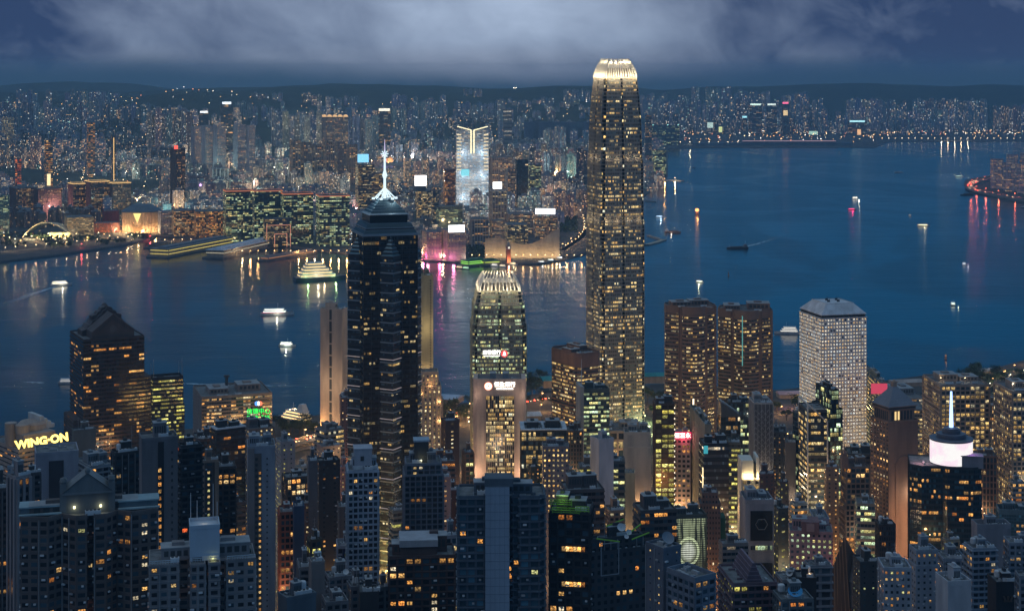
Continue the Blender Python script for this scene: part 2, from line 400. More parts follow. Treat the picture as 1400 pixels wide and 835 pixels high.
land('ground', [(-500, 372), (0, 357), (60, 350), (100, 345), (170, 334), (205, 327), (214, 322), (300, 325), (385, 335), (430, 340), (475, 346), (575, 355), (615, 357.5), (660, 359), (735, 360), (762, 356), (800, 346), (840, 300), (882, 266), (903, 250), (913, 240), (913, 203), (1000, 201.5), (1196, 201.5), (1215, 193.5), (2000, 192)], [(6800, 14800), (-6800, 14800), (-6800, 4000)])
land('harbour_ground', [(-700, 640), (0, 600), (260, 586), (370, 577), (440, 566), (590, 556), (720, 540), (800, 532), (910, 524), (1060, 533), (1090, 530), (1180, 524), (1262, 513), (1345, 507), (1400, 492), (1700, 450)], [(1400, 310), (-1400, 310)])
land('island_ground', [(1320, 246), (1318, 252), (1330, 262), (1365, 270), (1400, 277), (1800, 330), (1800, 215), (1400, 226), (1352, 240)], [])
# mid-levels slope under the nearest towers
def hkz(d): return 3.0 if d > 1150 else 3.0 + (1150 - d) * .17
mb = MB(); xs = [i * 100 - 1000 for i in range(21)]; ys = [310 + i * 84 for i in range(11)]
for i in range(20):
    for j in range(10):
        mb.face([(xs[i], ys[j], hkz(ys[j]) - .02), (xs[i+1], ys[j], hkz(ys[j]) - .02), (xs[i+1], ys[j+1], hkz(ys[j+1]) - .02 + .03), (xs[i], ys[j+1], hkz(ys[j+1]) + .01)])
tag(mb.build('hillside_ground', M_land), kind='structure')

# ------------------------------------------------------------------ hills behind the far city
from mathutils import noise as mnoise
def sstep(a, b, x):
    t = min(1, max(0, (x - a) / (b - a))); return t * t * (3 - 2 * t)
def hill(x, d):
    px = x / d * F + HX
    nz_ = mnoise.fractal(Vector((x * .0004, d * .0004, 1.7)), 1.0, 2.0, 5)
    right = sstep(840, 900, px)
    if px > 880 and d < 9800: return 0.0
    s = sstep(6200, 10300, d) * (1 - right) + sstep(11000, 13400, d) * right
    amp = 250 + 25 * (1 - right)
    h = s * (amp + 95 * nz_)
    # smaller wooded knolls among the estates
    for kx, kd, kr, kh in ((-1700, 8300, 420, 120), (-1040, 7900, 330, 75), (330, 8300, 330, 95), (170, 6500, 160, 45), (-1250, 5400, 260, 38), (-1900, 5900, 300, 50), (-600, 5000, 170, 22)):
        q = ((x - kx) ** 2 + ((d - kd) * .8) ** 2) / kr ** 2
        if q < 6: h += kh * math.exp(-q) * (1 + .35 * mnoise.noise(Vector((x * .004, d * .004, 0))))
    return min(h, 430)
mb = MB(); mb.sm = True
NX, NY = 150, 90
gxs = [-6600 + 13200 * i / NX for i in range(NX + 1)]; gys = [4700 + 9900 * j / NY for j in range(NY + 1)]
hv = [[hill(x, y) for x in gxs] for y in gys]
idx = {}
verts = []; faces = []
for j in range(NY):
    for i in range(NX):
        c = [(i, j), (i+1, j), (i+1, j+1), (i, j+1)]
        if max(hv[b][a] for a, b in c) < 2: continue
        f = []
        for a, b in c:
            if (a, b) not in idx: idx[(a, b)] = len(verts); verts.append((gxs[a], gys[b], hv[b][a] if hv[b][a] > 1 else -1.5))
            f.append(idx[(a, b)])
        faces.append(f)
me = bpy.data.meshes.new('hills'); me.from_pydata(verts, [], faces); me.materials.append(M_hill)
me.polygons.foreach_set('use_smooth', [True] * len(faces))
ho = bpy.data.objects.new('hills', me); C.objects.link(ho); tag(ho, kind='structure')

# ------------------------------------------------------------------ haze: one even box of air
mh, nt = newmat('haze'); o = N(nt, 'ShaderNodeOutputMaterial'); pv = N(nt, 'ShaderNodeVolumePrincipled')
pv.inputs['Color'].default_value = (.44, .74, 1.0, 1); pv.inputs['Density'].default_value = 5.2e-5; pv.inputs['Anisotropy'].default_value = .2
nt.links.new(pv.outputs[0], o.inputs['Volume'])
mb = MB(); mb.box(-7000, 7000, -300, 15000, -8, 480, bottom=True)
tag(mb.build('haze', mh), kind='stuff')

# ------------------------------------------------------------------ tower builder
STY = {
 'punch':  dict(cw=3.0, fh=3.1, wx=.50, wy=.50, bands=None, piers=None),
 'small':  dict(cw=4.0, fh=3.1, wx=.28, wy=.36, bands=None, piers=None),
 'ribbon': dict(cw=2.6, fh=3.8, wx=.92, wy=.50, bands=(1.7, .45), piers=None),
 'grid':   dict(cw=3.4, fh=3.7, wx=.80, wy=.66, bands=(1.1, .35), piers=(.75, .5)),
 'curtain':dict(cw=2.0, fh=3.8, wx=.94, wy=.80, bands=(.35, .14), piers=(.14, .16)),
 'fins':   dict(cw=2.4, fh=3.6, wx=.60, wy=.62, bands=(1.0, .15), piers=(.7, .7)),
 'resid':  dict(cw=3.4, fh=3.05, wx=.62, wy=.50, bands=(.35, .30), piers=(.5, .28)),
 'balcony':dict(cw=3.6, fh=3.1, wx=.70, wy=.62, bands=(.9, .95), piers=(.35, .4)),
 'blank':  dict(cw=9.0, fh=3.1, wx=0.0, wy=0.0, bands=(.06, .05), piers=None),
 'panel':  dict(cw=4.0, fh=6.0, wx=0.0, wy=0.0, bands=(.10, .06), piers=(.10, .05)),
}
M_roof = land_mat('roof_membrane', (.11, .12, .125), (.22, .23, .24), .25)
M_plant = wall((.34, .36, .38)); M_pale = wall((.62, .65, .68)); M_dark = wall((.05, .055, .06)); M_steel = wall((.42, .44, .46), .45, .1, .7)
M_green = wall((.03, .30, .26)); M_white = wall((.78, .79, .80), .6)
def roof_kit(root, poly, z, wmat, seed, kind='std', par=1.1):
    r = random.Random(seed)
    mb = MB(); mb.cap(offset_poly(poly, -.05), z + .12, 0); mb.ring(poly, z - .3, z + par, .35, 1)
    x0, x1 = min(p[0] for p in poly), max(p[0] for p in poly); y0, y1 = min(p[1] for p in poly), max(p[1] for p in poly)
    w, h = x1 - x0, y1 - y0; cx, cy = (x0+x1)/2, (y0+y1)/2
    # duct runs, kerbs and hatches lying on the roof
    for _ in range(10):
        a, b = r.uniform(x0 + w*.14, x1 - w*.14), r.uniform(y0 + h*.14, y1 - h*.14)
        if r.random() < .5: mb.box(a, min(a + r.uniform(1.5, w*.3), x1-w*.1), b, b + r.uniform(.4, 1.2), z + .1, z + r.uniform(.4, 1.3), 1 if r.random() < .5 else 2)
        else: mb.box(a, a + r.uniform(.4, 1.2), b, min(b + r.uniform(1.5, h*.3), y1-h*.1), z + .1, z + r.uniform(.4, 1.3), 2)
    root = mb.build('roof', [M_roof, wmat, M_plant], root)
    if kind == 'flat': return
    n = 1 if w*h < 250 else 2
    for k in range(n):
        pw, ph = w * r.uniform(.25, .42), h * r.uniform(.3, .5); hh = r.uniform(3.5, 7.5)
        a = cx + (k - (n-1)/2) * w * .42 + r.uniform(-.05, .05) * w; b = cy + r.uniform(-.08, .14) * h
        m2 = MB(); m2.box(a-pw/2, a+pw/2, b-ph/2, b+ph/2, z+.1, z+hh, 0)
        m2.box(a-pw/2-.25, a+pw/2+.25, b-ph/2-.25, b+ph/2+.25, z+hh, z+hh+.35, 1)
        for q in range(5): m2.box(a-pw/2+pw*(.08+.18*q), a-pw/2+pw*(.2+.18*q), b-ph/2-.05, b-ph/2+.3, z+hh*.35, z+hh*.8, 2)
        m2.box(a-pw*.2, a+pw*.15, b-ph*.2, b+ph*.2, z+hh+.3, z+hh+1.6, 0)
        m2.build('plant_room', [wmat, M_plant, M_dark], root)
    for k in range(r.randint(1, 3)):
        a, b = r.uniform(x0 + w*.12, x1 - w*.25), y0 + h * r.uniform(.08, .2)
        m2 = MB(); ln = r.uniform(3, min(9, w*.3)); m2.box(a, a+ln, b, b+2.2, z+.5, z+2.2, 0); m2.box(a+.2, a+ln-.2, b+.2, b+2, z+.1, z+.5, 1)
        q = a + .8
        while q < a + ln - .6: m2.lathe([(.55, z+2.2), (.55, z+2.5), (.3, z+2.5), (0, z+2.45)], 8, 1, (q, b+1.1)); q += 1.5
        m2.build('chiller', [M_pale, M_dark], root)
    if r.random() < .5:
        a, b = r.uniform(x0+w*.2, x1-w*.2), r.uniform(y0+h*.5, y1-h*.15)
        m2 = MB(); m2.lathe([(1.5, z+1.2), (1.6, z+1.4), (1.6, z+3.8), (1.3, z+4.2), (0, z+4.4)], 12, 0, (a, b))
        for q in (-1, 1):
            for q2 in (-1, 1): m2.tube((a+q, b+q2, z), (a+q, b+q2, z+1.4), .12, 4, 1)
        m2.build('water_tank', [M_pale, M_steel], root)
    if r.random() < .45:
        a, b = r.uniform(x0+w*.2, x1-w*.2), r.uniform(y0+h*.3, y1-h*.2)
        m2 = MB(); t = z + r.uniform(7, 14); m2.tube((a, b, z), (a, b, t), .16, 5, 0, .06)
        for q in (.6, .75, .9): m2.tube((a-.9, b, z+(t-z)*q), (a+.9, b, z+(t-z)*q), .06, 4)
        m2.build('antenna', [M_steel], root)

def rect(L_, D): return [(-L_/2, -D/2), (L_/2, -D/2), (L_/2, D/2), (-L_/2, D/2)]
SPECS = []
def tower(name, cat, label, px, yt, d, th=22.0, dep=None, wc=(.25, .25, .26), st='punch', lit=.15, hue='warm', bright=1.0, gcol=(.015, .022, .03),
          left=None, right=None, trim=None, roof='std', par=1.1, group=None, wins=0, poly=None, z0=None, chunk=3, over=None, lover=None, tiers=(), seed=None, top=True, bandmat=None, lamps=True):
    """px = (xl, xm, xr): pixel columns of left corner, near corner, right corner; xm None: seen face on"""
    xl, xm, xr = px
    zt = gz(yt, d); seed = seed if seed is not None else len(SPECS) * 7 + 3
    phi = math.atan(((xm if xm is not None else (xl + xr) / 2) - HX) / F)      # turned relative to the line of sight
    lit *= 1.45 if 950 < d < 1800 else .72 if d < 950 else 1; bright *= 1.25 if 950 < d < 1800 else 1
    if xm is None:
        L_ = (xr - xl) * d / F; D = dep or max(10, L_ * .8); th_ = (math.radians(th) if th != 22.0 else 0.0) - phi
        cx, cy = gx((xl + xr) / 2, d) - D / 2 * math.sin(th_), d + D / 2
    else:
        t = math.radians(th) - phi; X0 = gx(xm, d); a, b = xr - HX, xl - HX
        L_ = max(5, (a * d - F * X0) / (F * math.cos(t) - a * math.sin(t)))
        D = max(5, (F * X0 - b * d) / (b * math.cos(t) + F * math.sin(t)))
        if dep: D = dep
        elif d > 3000: D = min(D, 1.5 * L_)
        D = min(D, 90); L_ = min(L_, 140)
        ca, sa = math.cos(t), math.sin(t)
        cx = X0 + L_/2 * ca - D/2 * sa; cy = d + L_/2 * sa + D/2 * ca; th_ = t
    zb = hkz(d) - 4 if z0 is None else z0
    root = thing(name, label, cat, (cx, cy, zb), th_, group)
    H = zt - zb
    pl = poly(L_, D) if poly else rect(L_, D)
    s = dict(STY[st]); s.update(over or {})
    def fm(sd, lit_): return facade(wc, sd['wx'], sd['wy'], lit_, hue, bright, gcol, chunk)
    mats = [fm(s, lit), bandmat or (wall(trim) if trim else wall(wc)), M_roof]; mis = [0] * len(pl)
    sl = sr = s
    if left is not None:
        sl = dict(STY[left]); sl.update(lover or {}); mats.append(fm(sl, lit)); mis[-1] = 3
    if right is not None:
        sr = dict(STY[right]); mats.append(fm(sr, lit)); mis[1] = len(mats) - 1
    uo = random.Random(seed).randint(0, 500)
    mb = MB(); segs = []; z_lo = 0.0; cur = pl
    tl = [(gz(y, d) - zb, ins) for y, ins in tiers] + [(H, None)]
    inset = 0.0
    for zz, ins in tl:
        segs.append((z_lo, zz, cur)); z_lo = zz
        if ins: inset -= ins; cur = offset_poly(pl, inset)
    for a, b, q in segs:
        # every side its own cell size
        for i in range(len(q)):
            sd = sl if (left is not None and i == len(q) - 1) else (sr if right is not None and i == 1 else s)
            p1, p2 = q[i], q[(i+1) % len(q)]; l = math.hypot(p2[0]-p1[0], p2[1]-p1[1])
            nc = max(1, round(l / sd['cw'])); nf = max(1, round((b - a) / s['fh']))
            v0 = round(a / s['fh'])
            mb.face([(*p1, a), (*p2, a), (*p2, b), (*p1, b)], mis[i], [(uo, v0), (uo+nc, v0), (uo+nc, v0+nf), (uo, v0+nf)]); uo += nc + 2
            if sd['piers'] and l > 3: mb.piers([p1, p2], a, b - .02, sd['cw'], sd['piers'][0], sd['piers'][1], 1, edges=[0])
        if b < H: mb.cap(q, b, 2); mb.ring(q, b - .2, b + .9, .3, 1)
        if s['bands']:
            bh, bd = s['bands']; nf = max(1, round((b - a) / s['fh'])); f = (b - a) / nf
            lo = 0 if b - a < 70 or d > 1400 else 0
            for k in range(lo, nf + 1):
                zc = a + k * f; mb.band(q, max(a, zc - bh/2), min(b - .05, zc + bh/2), bd, 1)
    mb.build('wall', mats, root)
    q = segs[-1][2]
    if top and roof: roof_kit(root, q, H, mats[1], seed, roof, par)
    ra = random.Random(seed + 77)
    if d < 1150 and st in ('resid', 'punch', 'balcony', 'small') and cat == 'apartment tower':      # air conditioners, drain pipes and drying racks
        m2 = MB()
        for i in range(len(q)):
            p1, p2 = q[i], q[(i+1) % len(q)]; l = math.hypot(p2[0]-p1[0], p2[1]-p1[1]); dx, dy = (p2[0]-p1[0])/l, (p2[1]-p1[1])/l; tt = math.atan2(dy, dx)
            if dy*math.sin(th_) + dx*math.cos(th_) < .2 and abs(dx*math.sin(th_) - dy*math.cos(th_)) < .2 or l < 2.5: continue
            nc = max(1, round(l / s['cw'])); f = s['fh']; o_ = .55 + (s['bands'][1] if s['bands'] else 0) * .5
            for c in range(nc):
                if ra.random() < .35: m2.rbox((p1[0] + dx*l*(c + .02)/nc + dy*.2, p1[1] + dy*l*(c + .02)/nc - dx*.2), tt, .22, .22, max(0, H - 90), H, 1)
                for k in range(1, min(28, int(H / f))):
                    if ra.random() < .22:
                        t_ = l * (c + ra.uniform(.2, .8)) / nc; zz = H - k * f - f * .42; m2.rbox((p1[0] + dx*t_ + dy*o_*.6, p1[1] + dy*t_ - dx*o_*.6), tt, ra.choice((.9, .9, 1.5)), o_, zz, zz + .62, 0 if ra.random() < .7 else 1, True)
        tag(m2.build('air_conditioner', [M_pale, M_plant], root), kind='stuff')
    for _ in range(2 if lamps and 930 < d < 1800 else 0):        # added lamps on brackets, invented to wash the facade with warm light
        if ra.random() > .85: continue
        xl_, zl = ra.uniform(-.38, .38) * L_, H * ra.uniform(.22, .62); m2 = MB(); m2.tube((xl_, -D/2, zl), (xl_, -D/2 - 5.5, zl + .6), .12, 5, 1); m2.lathe([(0, zl), (.4, zl + .3), (0, zl + .7)], 8, 0, (xl_, -D/2 - 5.6))
        m2.build('wall_or_fill_lamp', [glow((1, .62, .28), 5), M_steel], root); light(root, (xl_, -D/2 - 6.6, zl + .4), ra.choice(((1, .58, .26), (1, .66, .34), (1, .52, .2), (1, .8, .55))), ra.uniform(1800, 4600), .6)
    if wins: window_parts(root, q, H, s, wins, seed, hue)
    info = dict(root=root, L=L_, D=D, H=H, zb=zb, d=d, th=th_, poly=q, c=(cx, cy))
    SPECS.append(info); return info

# single lit windows: a frame and a glowing room behind the pane
PANES = []
def pane_mats():
    if PANES: return PANES
    for hue in ((1, .42, .09), (1, .55, .16), (1, .68, .28), (1, .84, .55), (.85, .85, .35)):
        m, nt = newmat('lit_pane'); L = nt.links.new
        o = N(nt, 'ShaderNodeOutputMaterial'); e = N(nt, 'ShaderNodeEmission'); t = N(nt, 'ShaderNodeTexCoord'); oi = N(nt, 'ShaderNodeObjectInfo')
        va = N(nt, 'ShaderNodeVectorMath', operation='ADD'); cb = N(nt, 'ShaderNodeCombineXYZ'); L(M(nt, 'MULTIPLY', oi.outputs['Random'], 50), cb.inputs[0])
        L(t.outputs['Object'], va.inputs[0]); L(cb.outputs[0], va.inputs[1])
        n = N(nt, 'ShaderNodeTexNoise'); n.inputs['Scale'].default_value = 3.2; n.inputs['Detail'].default_value = 2; L(va.outputs[0], n.inputs['Vector'])
        L(M(nt, 'MULTIPLY', MR(nt, n.outputs[0], .36, .64, .02, 1.2), M(nt, 'MULTIPLY_ADD', oi.outputs['Random'], .8, .25)), e.inputs[1]); e.inputs[0].default_value = (*hue, 1); L(e.outputs[0], o.inputs[0]); PANES.append(m)
    return PANES
WMESH = []
def window_parts(root, poly, H, s, n, seed, hue):
    r = random.Random(seed + 5); pm = pane_mats()
    if not WMESH:
        for k in range(5):
            mb = MB()
            mb.face([(-.5, -.02, -.5), (.5, -.02, -.5), (.5, -.02, .5), (-.5, -.02, .5)], 0)
            for a, b, c, e in ((-.54, .54, .44, .54), (-.54, .54, -.54, -.44), (-.54, -.46, -.44, .44), (.46, .54, -.44, .44), (-.03, .03, -.44, .44)):
                mb.box(a, b, -.09, .06, c, e, 1, True)
            o = mb.build('window', [pm[k], wall((.10, .10, .11))]); WMESH.append(o.data); bpy.data.objects.remove(o)
    cells = []
    rz = root.rotation_euler[2]
    for i in range(len(poly)):
        p, q = poly[i], poly[(i+1) % len(poly)]; l = math.hypot(q[0]-p[0], q[1]-p[1])
        if l < 2.4: continue
        dx, dy = (q[0]-p[0])/l, (q[1]-p[1])/l
        nx, ny = dy, -dx
        if nx * math.sin(rz) + ny * math.cos(rz) > -.15: continue     # faces away from the harbour view
        nc = max(1, round(l / s['cw'])); nf = max(1, round(H / s['fh'])); f = H / nf
        for c in range(nc):
            for k in range(max(0, nf - 26), nf): cells.append((p, dx, dy, l, nc, c, k, f))
    cw_ = {}
    for q in cells: cw_.setdefault((q[0], q[5]), r.random() ** 2.5 + .04)
    cells.sort(key=lambda q: -(r.random() ** (1 / cw_[(q[0], q[5])])))
    for p, dx, dy, l, nc, c, k, f in cells[:int(n * .75)]:
        t = l * (c + .5) / nc; w = l / nc * max(.35, s['wx']) * .96; h = f * max(.4, s['wy']) * .96
        o = bpy.data.objects.new('window', WMESH[min(4, int(r.random() ** 1.5 * 5))]); C.objects.link(o); o.parent = root
        o.location = (p[0] + dx*t + dy*.05, p[1] + dy*t - dx*.05, (k + .5) * f); o.rotation_euler = (0, 0, math.atan2(dy, dx)); o.scale = (w, 1, h)
def loc_on(info, px, py):
    """local x, z on the near (front) face for a pixel"""
    t = info['th']; c = info['c']; D = info['D']
    # ray: X = (px-HX)/F * Y ; front face: points c + x*(ca,sa) + (-D/2)*(-sa,ca)
    ca, sa = math.cos(t), math.sin(t); bx, by = c[0] + D/2*sa, c[1] - D/2*ca; k = (px - HX) / F
    x = (k * by - bx) / (ca - k * sa); Yd = by + x * sa
    return x, gz(py, Yd) - info['zb']
# ------------------------------------------------------------------ the tallest tower
def octo(w, ch): return [(-w+ch, -w), (w-ch, -w), (w, -w+ch), (w, w-ch), (w-ch, w), (-w+ch, w), (-w, w-ch), (-w, -w+ch)]
def notch(w, ch, nt_=2.6, nd=1.0):
    """square with re-entrant corners and a slot in the middle of every face"""
    pts = []
    for k in range(4):
        a = k * math.pi / 2; ca, sa = math.cos(a), math.sin(a)
        for x, y in ((-w+ch, -w+ch*.45), (-w+ch, -w), (-nt_/2, -w), (-nt_/2, -w+nd), (nt_/2, -w+nd), (nt_/2, -w), (w-ch, -w), (w-ch, -w+ch*.45), (w-ch*.45, -w+ch*.45)):
            pts.append((x*ca - y*sa, x*sa + y*ca))
    return pts
def super_tower(name, label, px, d, th, w, levels, floor, crown, wc, lit, fins, group=None, hue='yellow', chf=.17, bright=1.1):
    cx = gx(px, d); root = thing(name, label, 'skyscraper', (cx, d, 3.0), rad(th))
    gl = facade(wc, .96, .50, lit, hue, bright, (.105, .105, .10), 4, .4, grough=.3)
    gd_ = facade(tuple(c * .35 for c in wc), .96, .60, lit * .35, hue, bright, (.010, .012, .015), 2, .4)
    bandm = wall(tuple(min(1, c * 1.15) for c in wc), .45, .1)
    mb = MB(); bb = MB(); uo = 0
    for (z0, s0), (z1, s1) in zip(levels, levels[1:]):
        p0, p1 = notch(w * s0, w * s0 * chf), notch(w * s1, w * s1 * chf)
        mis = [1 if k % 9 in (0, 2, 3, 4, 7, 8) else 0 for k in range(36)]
        mb.prism(p0, z0, z1, 0, False, None, p1, (1.6, floor), mis, (uo, round(z0 / floor)))
        mb.cap(p1, z1, 2)
        nf = round((z1 - z0) / floor)
        for k in range(nf):
            f = k / nf; s = s0 + (s1 - s0) * f; q = octo(w * s, w * s * chf)
            pn = notch(w * s, w * s * chf); z = z0 + (z1 - z0) * f
            bb.band(pn, z - .28, z + .28, .22, 0)
        # slender mullions up every face
        for k in range(4):
            a = k * math.pi / 2; ca, sa = math.cos(a), math.sin(a); n = 20
            for i in range(n + 1):
                t = -1 + 2 * i / n
                if abs(t) < .06: continue
                x0, x1 = t * w * s0 * (1 - chf), t * w * s1 * (1 - chf)
                A = [(x0-.16, -w*s0-.42), (x0+.16, -w*s0-.42), (x0+.16, -w*s0+.1), (x0-.16, -w*s0+.1)]
                B = [(x1-.16, -w*s1-.42), (x1+.16, -w*s1-.42), (x1+.16, -w*s1+.1), (x1-.16, -w*s1+.1)]
                bb.hexa([(x*ca-y*sa, x*sa+y*ca, z0) for x, y in A], [(x*ca-y*sa, x*sa+y*ca, z1) for x, y in B], 0)
    mb.build('curtain_wall', [gl, gd_, M_roof], root); bb.build('mullion_grid', bandm, root)
    # crown of claws curving in over a floodlit drum
    zc, hC, sC, nC = crown
    wt = w * levels[-1][1]
    finm = wall((.80, .78, .72), .5, .08); wfin = wt * 1.8 / nC * .34
    m2 = MB(); q = octo(wt * .80, wt * .25); m2.prism(q, zc - .3, zc + hC * .5, 0); m2.band(octo(wt * .8, wt * .25), zc + hC * .46, zc + hC * .5, .4, 1)
    m2.build('crown_drum', [wall((.30, .29, .27), .5), bandm], root)
    m3 = MB()
    for k in range(4):
        a = k * math.pi / 2; ca, sa = math.cos(a), math.sin(a)
        for i in range(nC):
            t = -1 + 2 * i / (nC - 1); prev = None
            for j in range(7):
                f = j / 6; inn = wt * sC * (f ** 2.0); z = zc - 1 + (hC + 1) * f
                x = t * wt * .90 * (1 - .30 * f ** 1.8); y = -wt - .2 + inn; tw = wfin * (1 - .35 * f); dp = 2.3 * (1 - .55 * f)
                cur = [(X_*ca - Y_*sa, X_*sa + Y_*ca, z) for X_, Y_ in ((x-tw/2, y), (x+tw/2, y), (x+tw/2, y+dp), (x-tw/2, y+dp))]
                if prev: m3.hexa(prev, cur, 0, True)
                prev = cur
    fo = m3.build('crown_fins', finm, root)
    m4 = MB(); m4.band(octo(wt * 1.0, wt * .2), zc - 1.0, zc + .6, .5, 0); m4.build('crown_ledge', bandm, root)
    for k in range(4):
        a = k * math.pi / 2; ca, sa = math.cos(a), math.sin(a)
        for t in (-.84, -.42, 0, .42, .84):
            x, y = t * wt, -wt - 4.2; light(root, (x*ca - y*sa, x*sa + y*ca, zc + 2.0), (1, .80, .50), fins, .6, name='crown_floodlight')
            x, y = t * wt * .7, -wt * .66; light(root, (x*ca - y*sa, x*sa + y*ca, zc + hC * .8), (1, .80, .50), fins * .35, .6, name='crown_floodlight')
        for zb_, s_ in [(z_, s_) for (z_, s_), (z2_, _) in zip(levels[1:], levels[2:]) if z2_ - z_ <= 2.5]:
            for t in (-.7, -.25, .25, .7): x, y = t * w * s_, -w * s_ - 3.5; light(root, (x*ca - y*sa, x*sa + y*ca, zb_ + 3), (1, .72, .40), fins * .13, .5, name='setback_floodlight')
    return root
T1 = super_tower('skyscraper', 'tallest silver-grey glass tower with floodlit claw-like crown beside the harbour', 841, 1790, 17, 26.3,
            [(0, 1.0), (150, 1.0), (232, 1.0), (234, .975), (300, .955), (302, .925), (346, .885), (372, .82), (392, .735)], 4.2, (392, 21, .42, 13), (.34, .32, .29), .46, 2900, bright=1.35)
T2 = super_tower('skyscraper', 'shorter claw-crowned glass tower standing directly behind the pale bank block', 681, 1640, 4, 27.4,
            [(0, 1.0), (112, 1.0), (142, 1.0), (144, .955), (162, .93), (164, .87), (176, .80)], 4.0, (176, 16, .30, 11), (.28, .28, .23), .7, 1500, hue='green', bright=1.1)
# red round emblem and white lettering on the shorter tower
def signboard(name, label, cat, loc, rz, group=None): return thing(name, label, cat, loc, rz, group)
W_glow = glow((1, .97, .9), 2.2)
zz = gz(483, 1615)
sg = signboard('sign', 'white lettering with a round red emblem high on the shorter claw-crowned tower', 'sign', (gx(681, 1640) , 1640 - 27.4 - .9, zz), rad(4))
text_mesh('lettering', '廣發銀行', W_glow, 4.6, sg, (-6.2, 0, 1.5), bold=.05)
text_mesh('lettering', 'CHINA GUANGFA BANK', W_glow, 1.5, sg, (-6.2, 0, -1.9), bold=.03)
mb = MB(); mb.v = []; n = 28
mb.face([(6.6 + 3.4*math.cos(2*math.pi*k/n), 0, .2 + 3.4*math.sin(2*math.pi*k/n)) for k in range(n)], 0)
for a, b in (((6.6, -.12, 2.6), (5.2, -.12, -1.6)), ((6.6, -.12, 2.6), (8.0, -.12, -1.6)), ((6.6, -.12, .9), (6.6, -.12, -1.8))): mb.tube(a, b, .42, 5, 1)
mb.build('emblem', [glow((.9, .07, .07), 1.3), W_glow], sg)

# ------------------------------------------------------------------ dark eight-pointed tower with mast
d0 = 1290; cx = gx(523, d0)
ct = thing('skyscraper', 'dark glass star-plan skyscraper with stepped roof and white lit mast', 'skyscraper', (cx, d0 + 22, 3.0), rad(17))
A = 22.4; H_ = gz(322, d0) - 3
gA = facade((.014, .014, .016), .93, .50, .15, 'yellow', .75, (.012, .014, .018), 3, .3); gB = facade((.03, .034, .04), .95, .40, .12, 'yellow', .8, (.03, .038, .05), 3, .35)
lineM = wall((.28, .34, .39), .45, .08, .2); trimD = wall((.05, .06, .07), .35, .1, .4)
mb = MB(); sq = [(-A, -A), (A, -A), (A, A), (-A, A)]
mb.prism(sq, 0, H_, 0, True, 1, cells=(1.6, 4.0)); mb.piers(sq, 0, H_, 6.4, .35, .3, 1)
k = 4.0
while k < H_: mb.band(sq, k - .18, k + .18, .12, 1); k += 4.0
mb.build('curtain_wall', [gA, trimD, M_roof], ct)
c45 = math.sqrt(.5); HB = gz(352, d0) - 3; B = A * .97
ROT = lambda x, y: (c45*x - c45*y, c45*x + c45*y)
sqb = [ROT(-B, -B), ROT(B, -B), ROT(B, B), ROT(-B, B)]
mb = MB(); mb.prism(sqb, 0, HB, 0, True, 1, cells=(1.6, 4.0))
k = 4.0; i = 0
while k < HB: mb.band(sqb, k - .55, k + .3, .38, 1 if i % 2 else 2); k += 4.0; i += 1
mb.build('corner_shafts', [gB, trimD, lineM], ct)
mb = MB()
k = 22.0
while k < HB - 60: mb.band(sqb, k, k + .55, .55, 0); k += 24.0
mb.build('light_line', glow((.80, .66, .66), .24), ct)
# stepped pyramids over each corner shaft
for j in range(4):
    px_, py_ = sqb[j]; m2 = MB()
    ux, uy = px_ / math.hypot(px_, py_), py_ / math.hypot(px_, py_)
    base = 9.3; 
    for q in range(6):
        h = base * (1 - q / 6.2); c0 = (px_ - ux * (base + .4), py_ - uy * (base + .4))
        z = HB + q * 2.9
        P_ = [(c0[0] + h*ux, c0[1] + h*uy), (c0[0] - h*uy, c0[1] + h*ux), (c0[0] - h*ux, c0[1] - h*uy), (c0[0] + h*uy, c0[1] - h*ux)]
        h2 = h * .86; P2 = [(c0[0] + h2*ux, c0[1] + h2*uy), (c0[0] - h2*uy, c0[1] + h2*ux), (c0[0] - h2*ux, c0[1] - h2*uy), (c0[0] + h2*uy, c0[1] - h2*ux)]
        m2.prism(P_, z, z + 1.6, 0); m2.prism(P_, z + 1.6, z + 2.9, 1, True, 1, P2); m2.band(P_, z + 1.4, z + 1.75, .25, 2)
    m2.build('shaft_pyramid', [gB, wall((.10, .20, .24), .3, .1, .4), lineM], ct)
# stepped roof
mb = MB(); z = H_
tealR = wall((.045, .085, .105), .45, .12, .2)
def fr(s0, s1, h, mi): 
    global z
    a = [(-A*s0, -A*s0), (A*s0, -A*s0), (A*s0, A*s0), (-A*s0, A*s0)]; b = [(x*s1/s0, y*s1/s0) for x, y in a]
    mb.prism(a, z, z + h, mi, True, 1, b); mb.band(a, z - .25, z + .35, .35, 2); z += h
fr(1.03, 1.03, 1.2, 2); fr(.99, .92, 3.0, 1); fr(.90, .90, 1.6, 0); fr(.90, .80, 3.4, 1); fr(.70, .70, 7.0, 0); fr(.74, .68, 1.0, 2)
for q in range(5): fr(.66 - .085*q, .60 - .085*q, 2.1, 1)
fr(.28, .28, .6, 2)
mb.build('stepped_roof', [glass((.012, .016, .02), .15), tealR, lineM], ct)
mast = MB(); mg = glow((.72, .92, 1.0), .95); topz = gz(192, d0) - 3
hb = z
for a in range(6):
    t = a * math.pi / 3; e = (9.5*math.cos(t), 9.5*math.sin(t), hb - .5)
    mast.tube(e, (0, 0, hb + 9), .5, 6); mast.tube((0, 0, hb + 4), (e[0]*.62, e[1]*.62, hb + 3.2), .3, 5); mast.lathe([(1.3, hb - .6), (1.3, hb + 1.0), (0, hb + 1.2)], 8, 0, (e[0], e[1]))
mast.tube((0, 0, hb), (0, 0, hb + 16), 1.35, 8, 0, 1.0); mast.lathe([(1.0, hb+16), (2.1, hb+19), (.9, hb+23), (.8, hb+34), (.5, hb+36)], 8)
zb_ = hb + 36
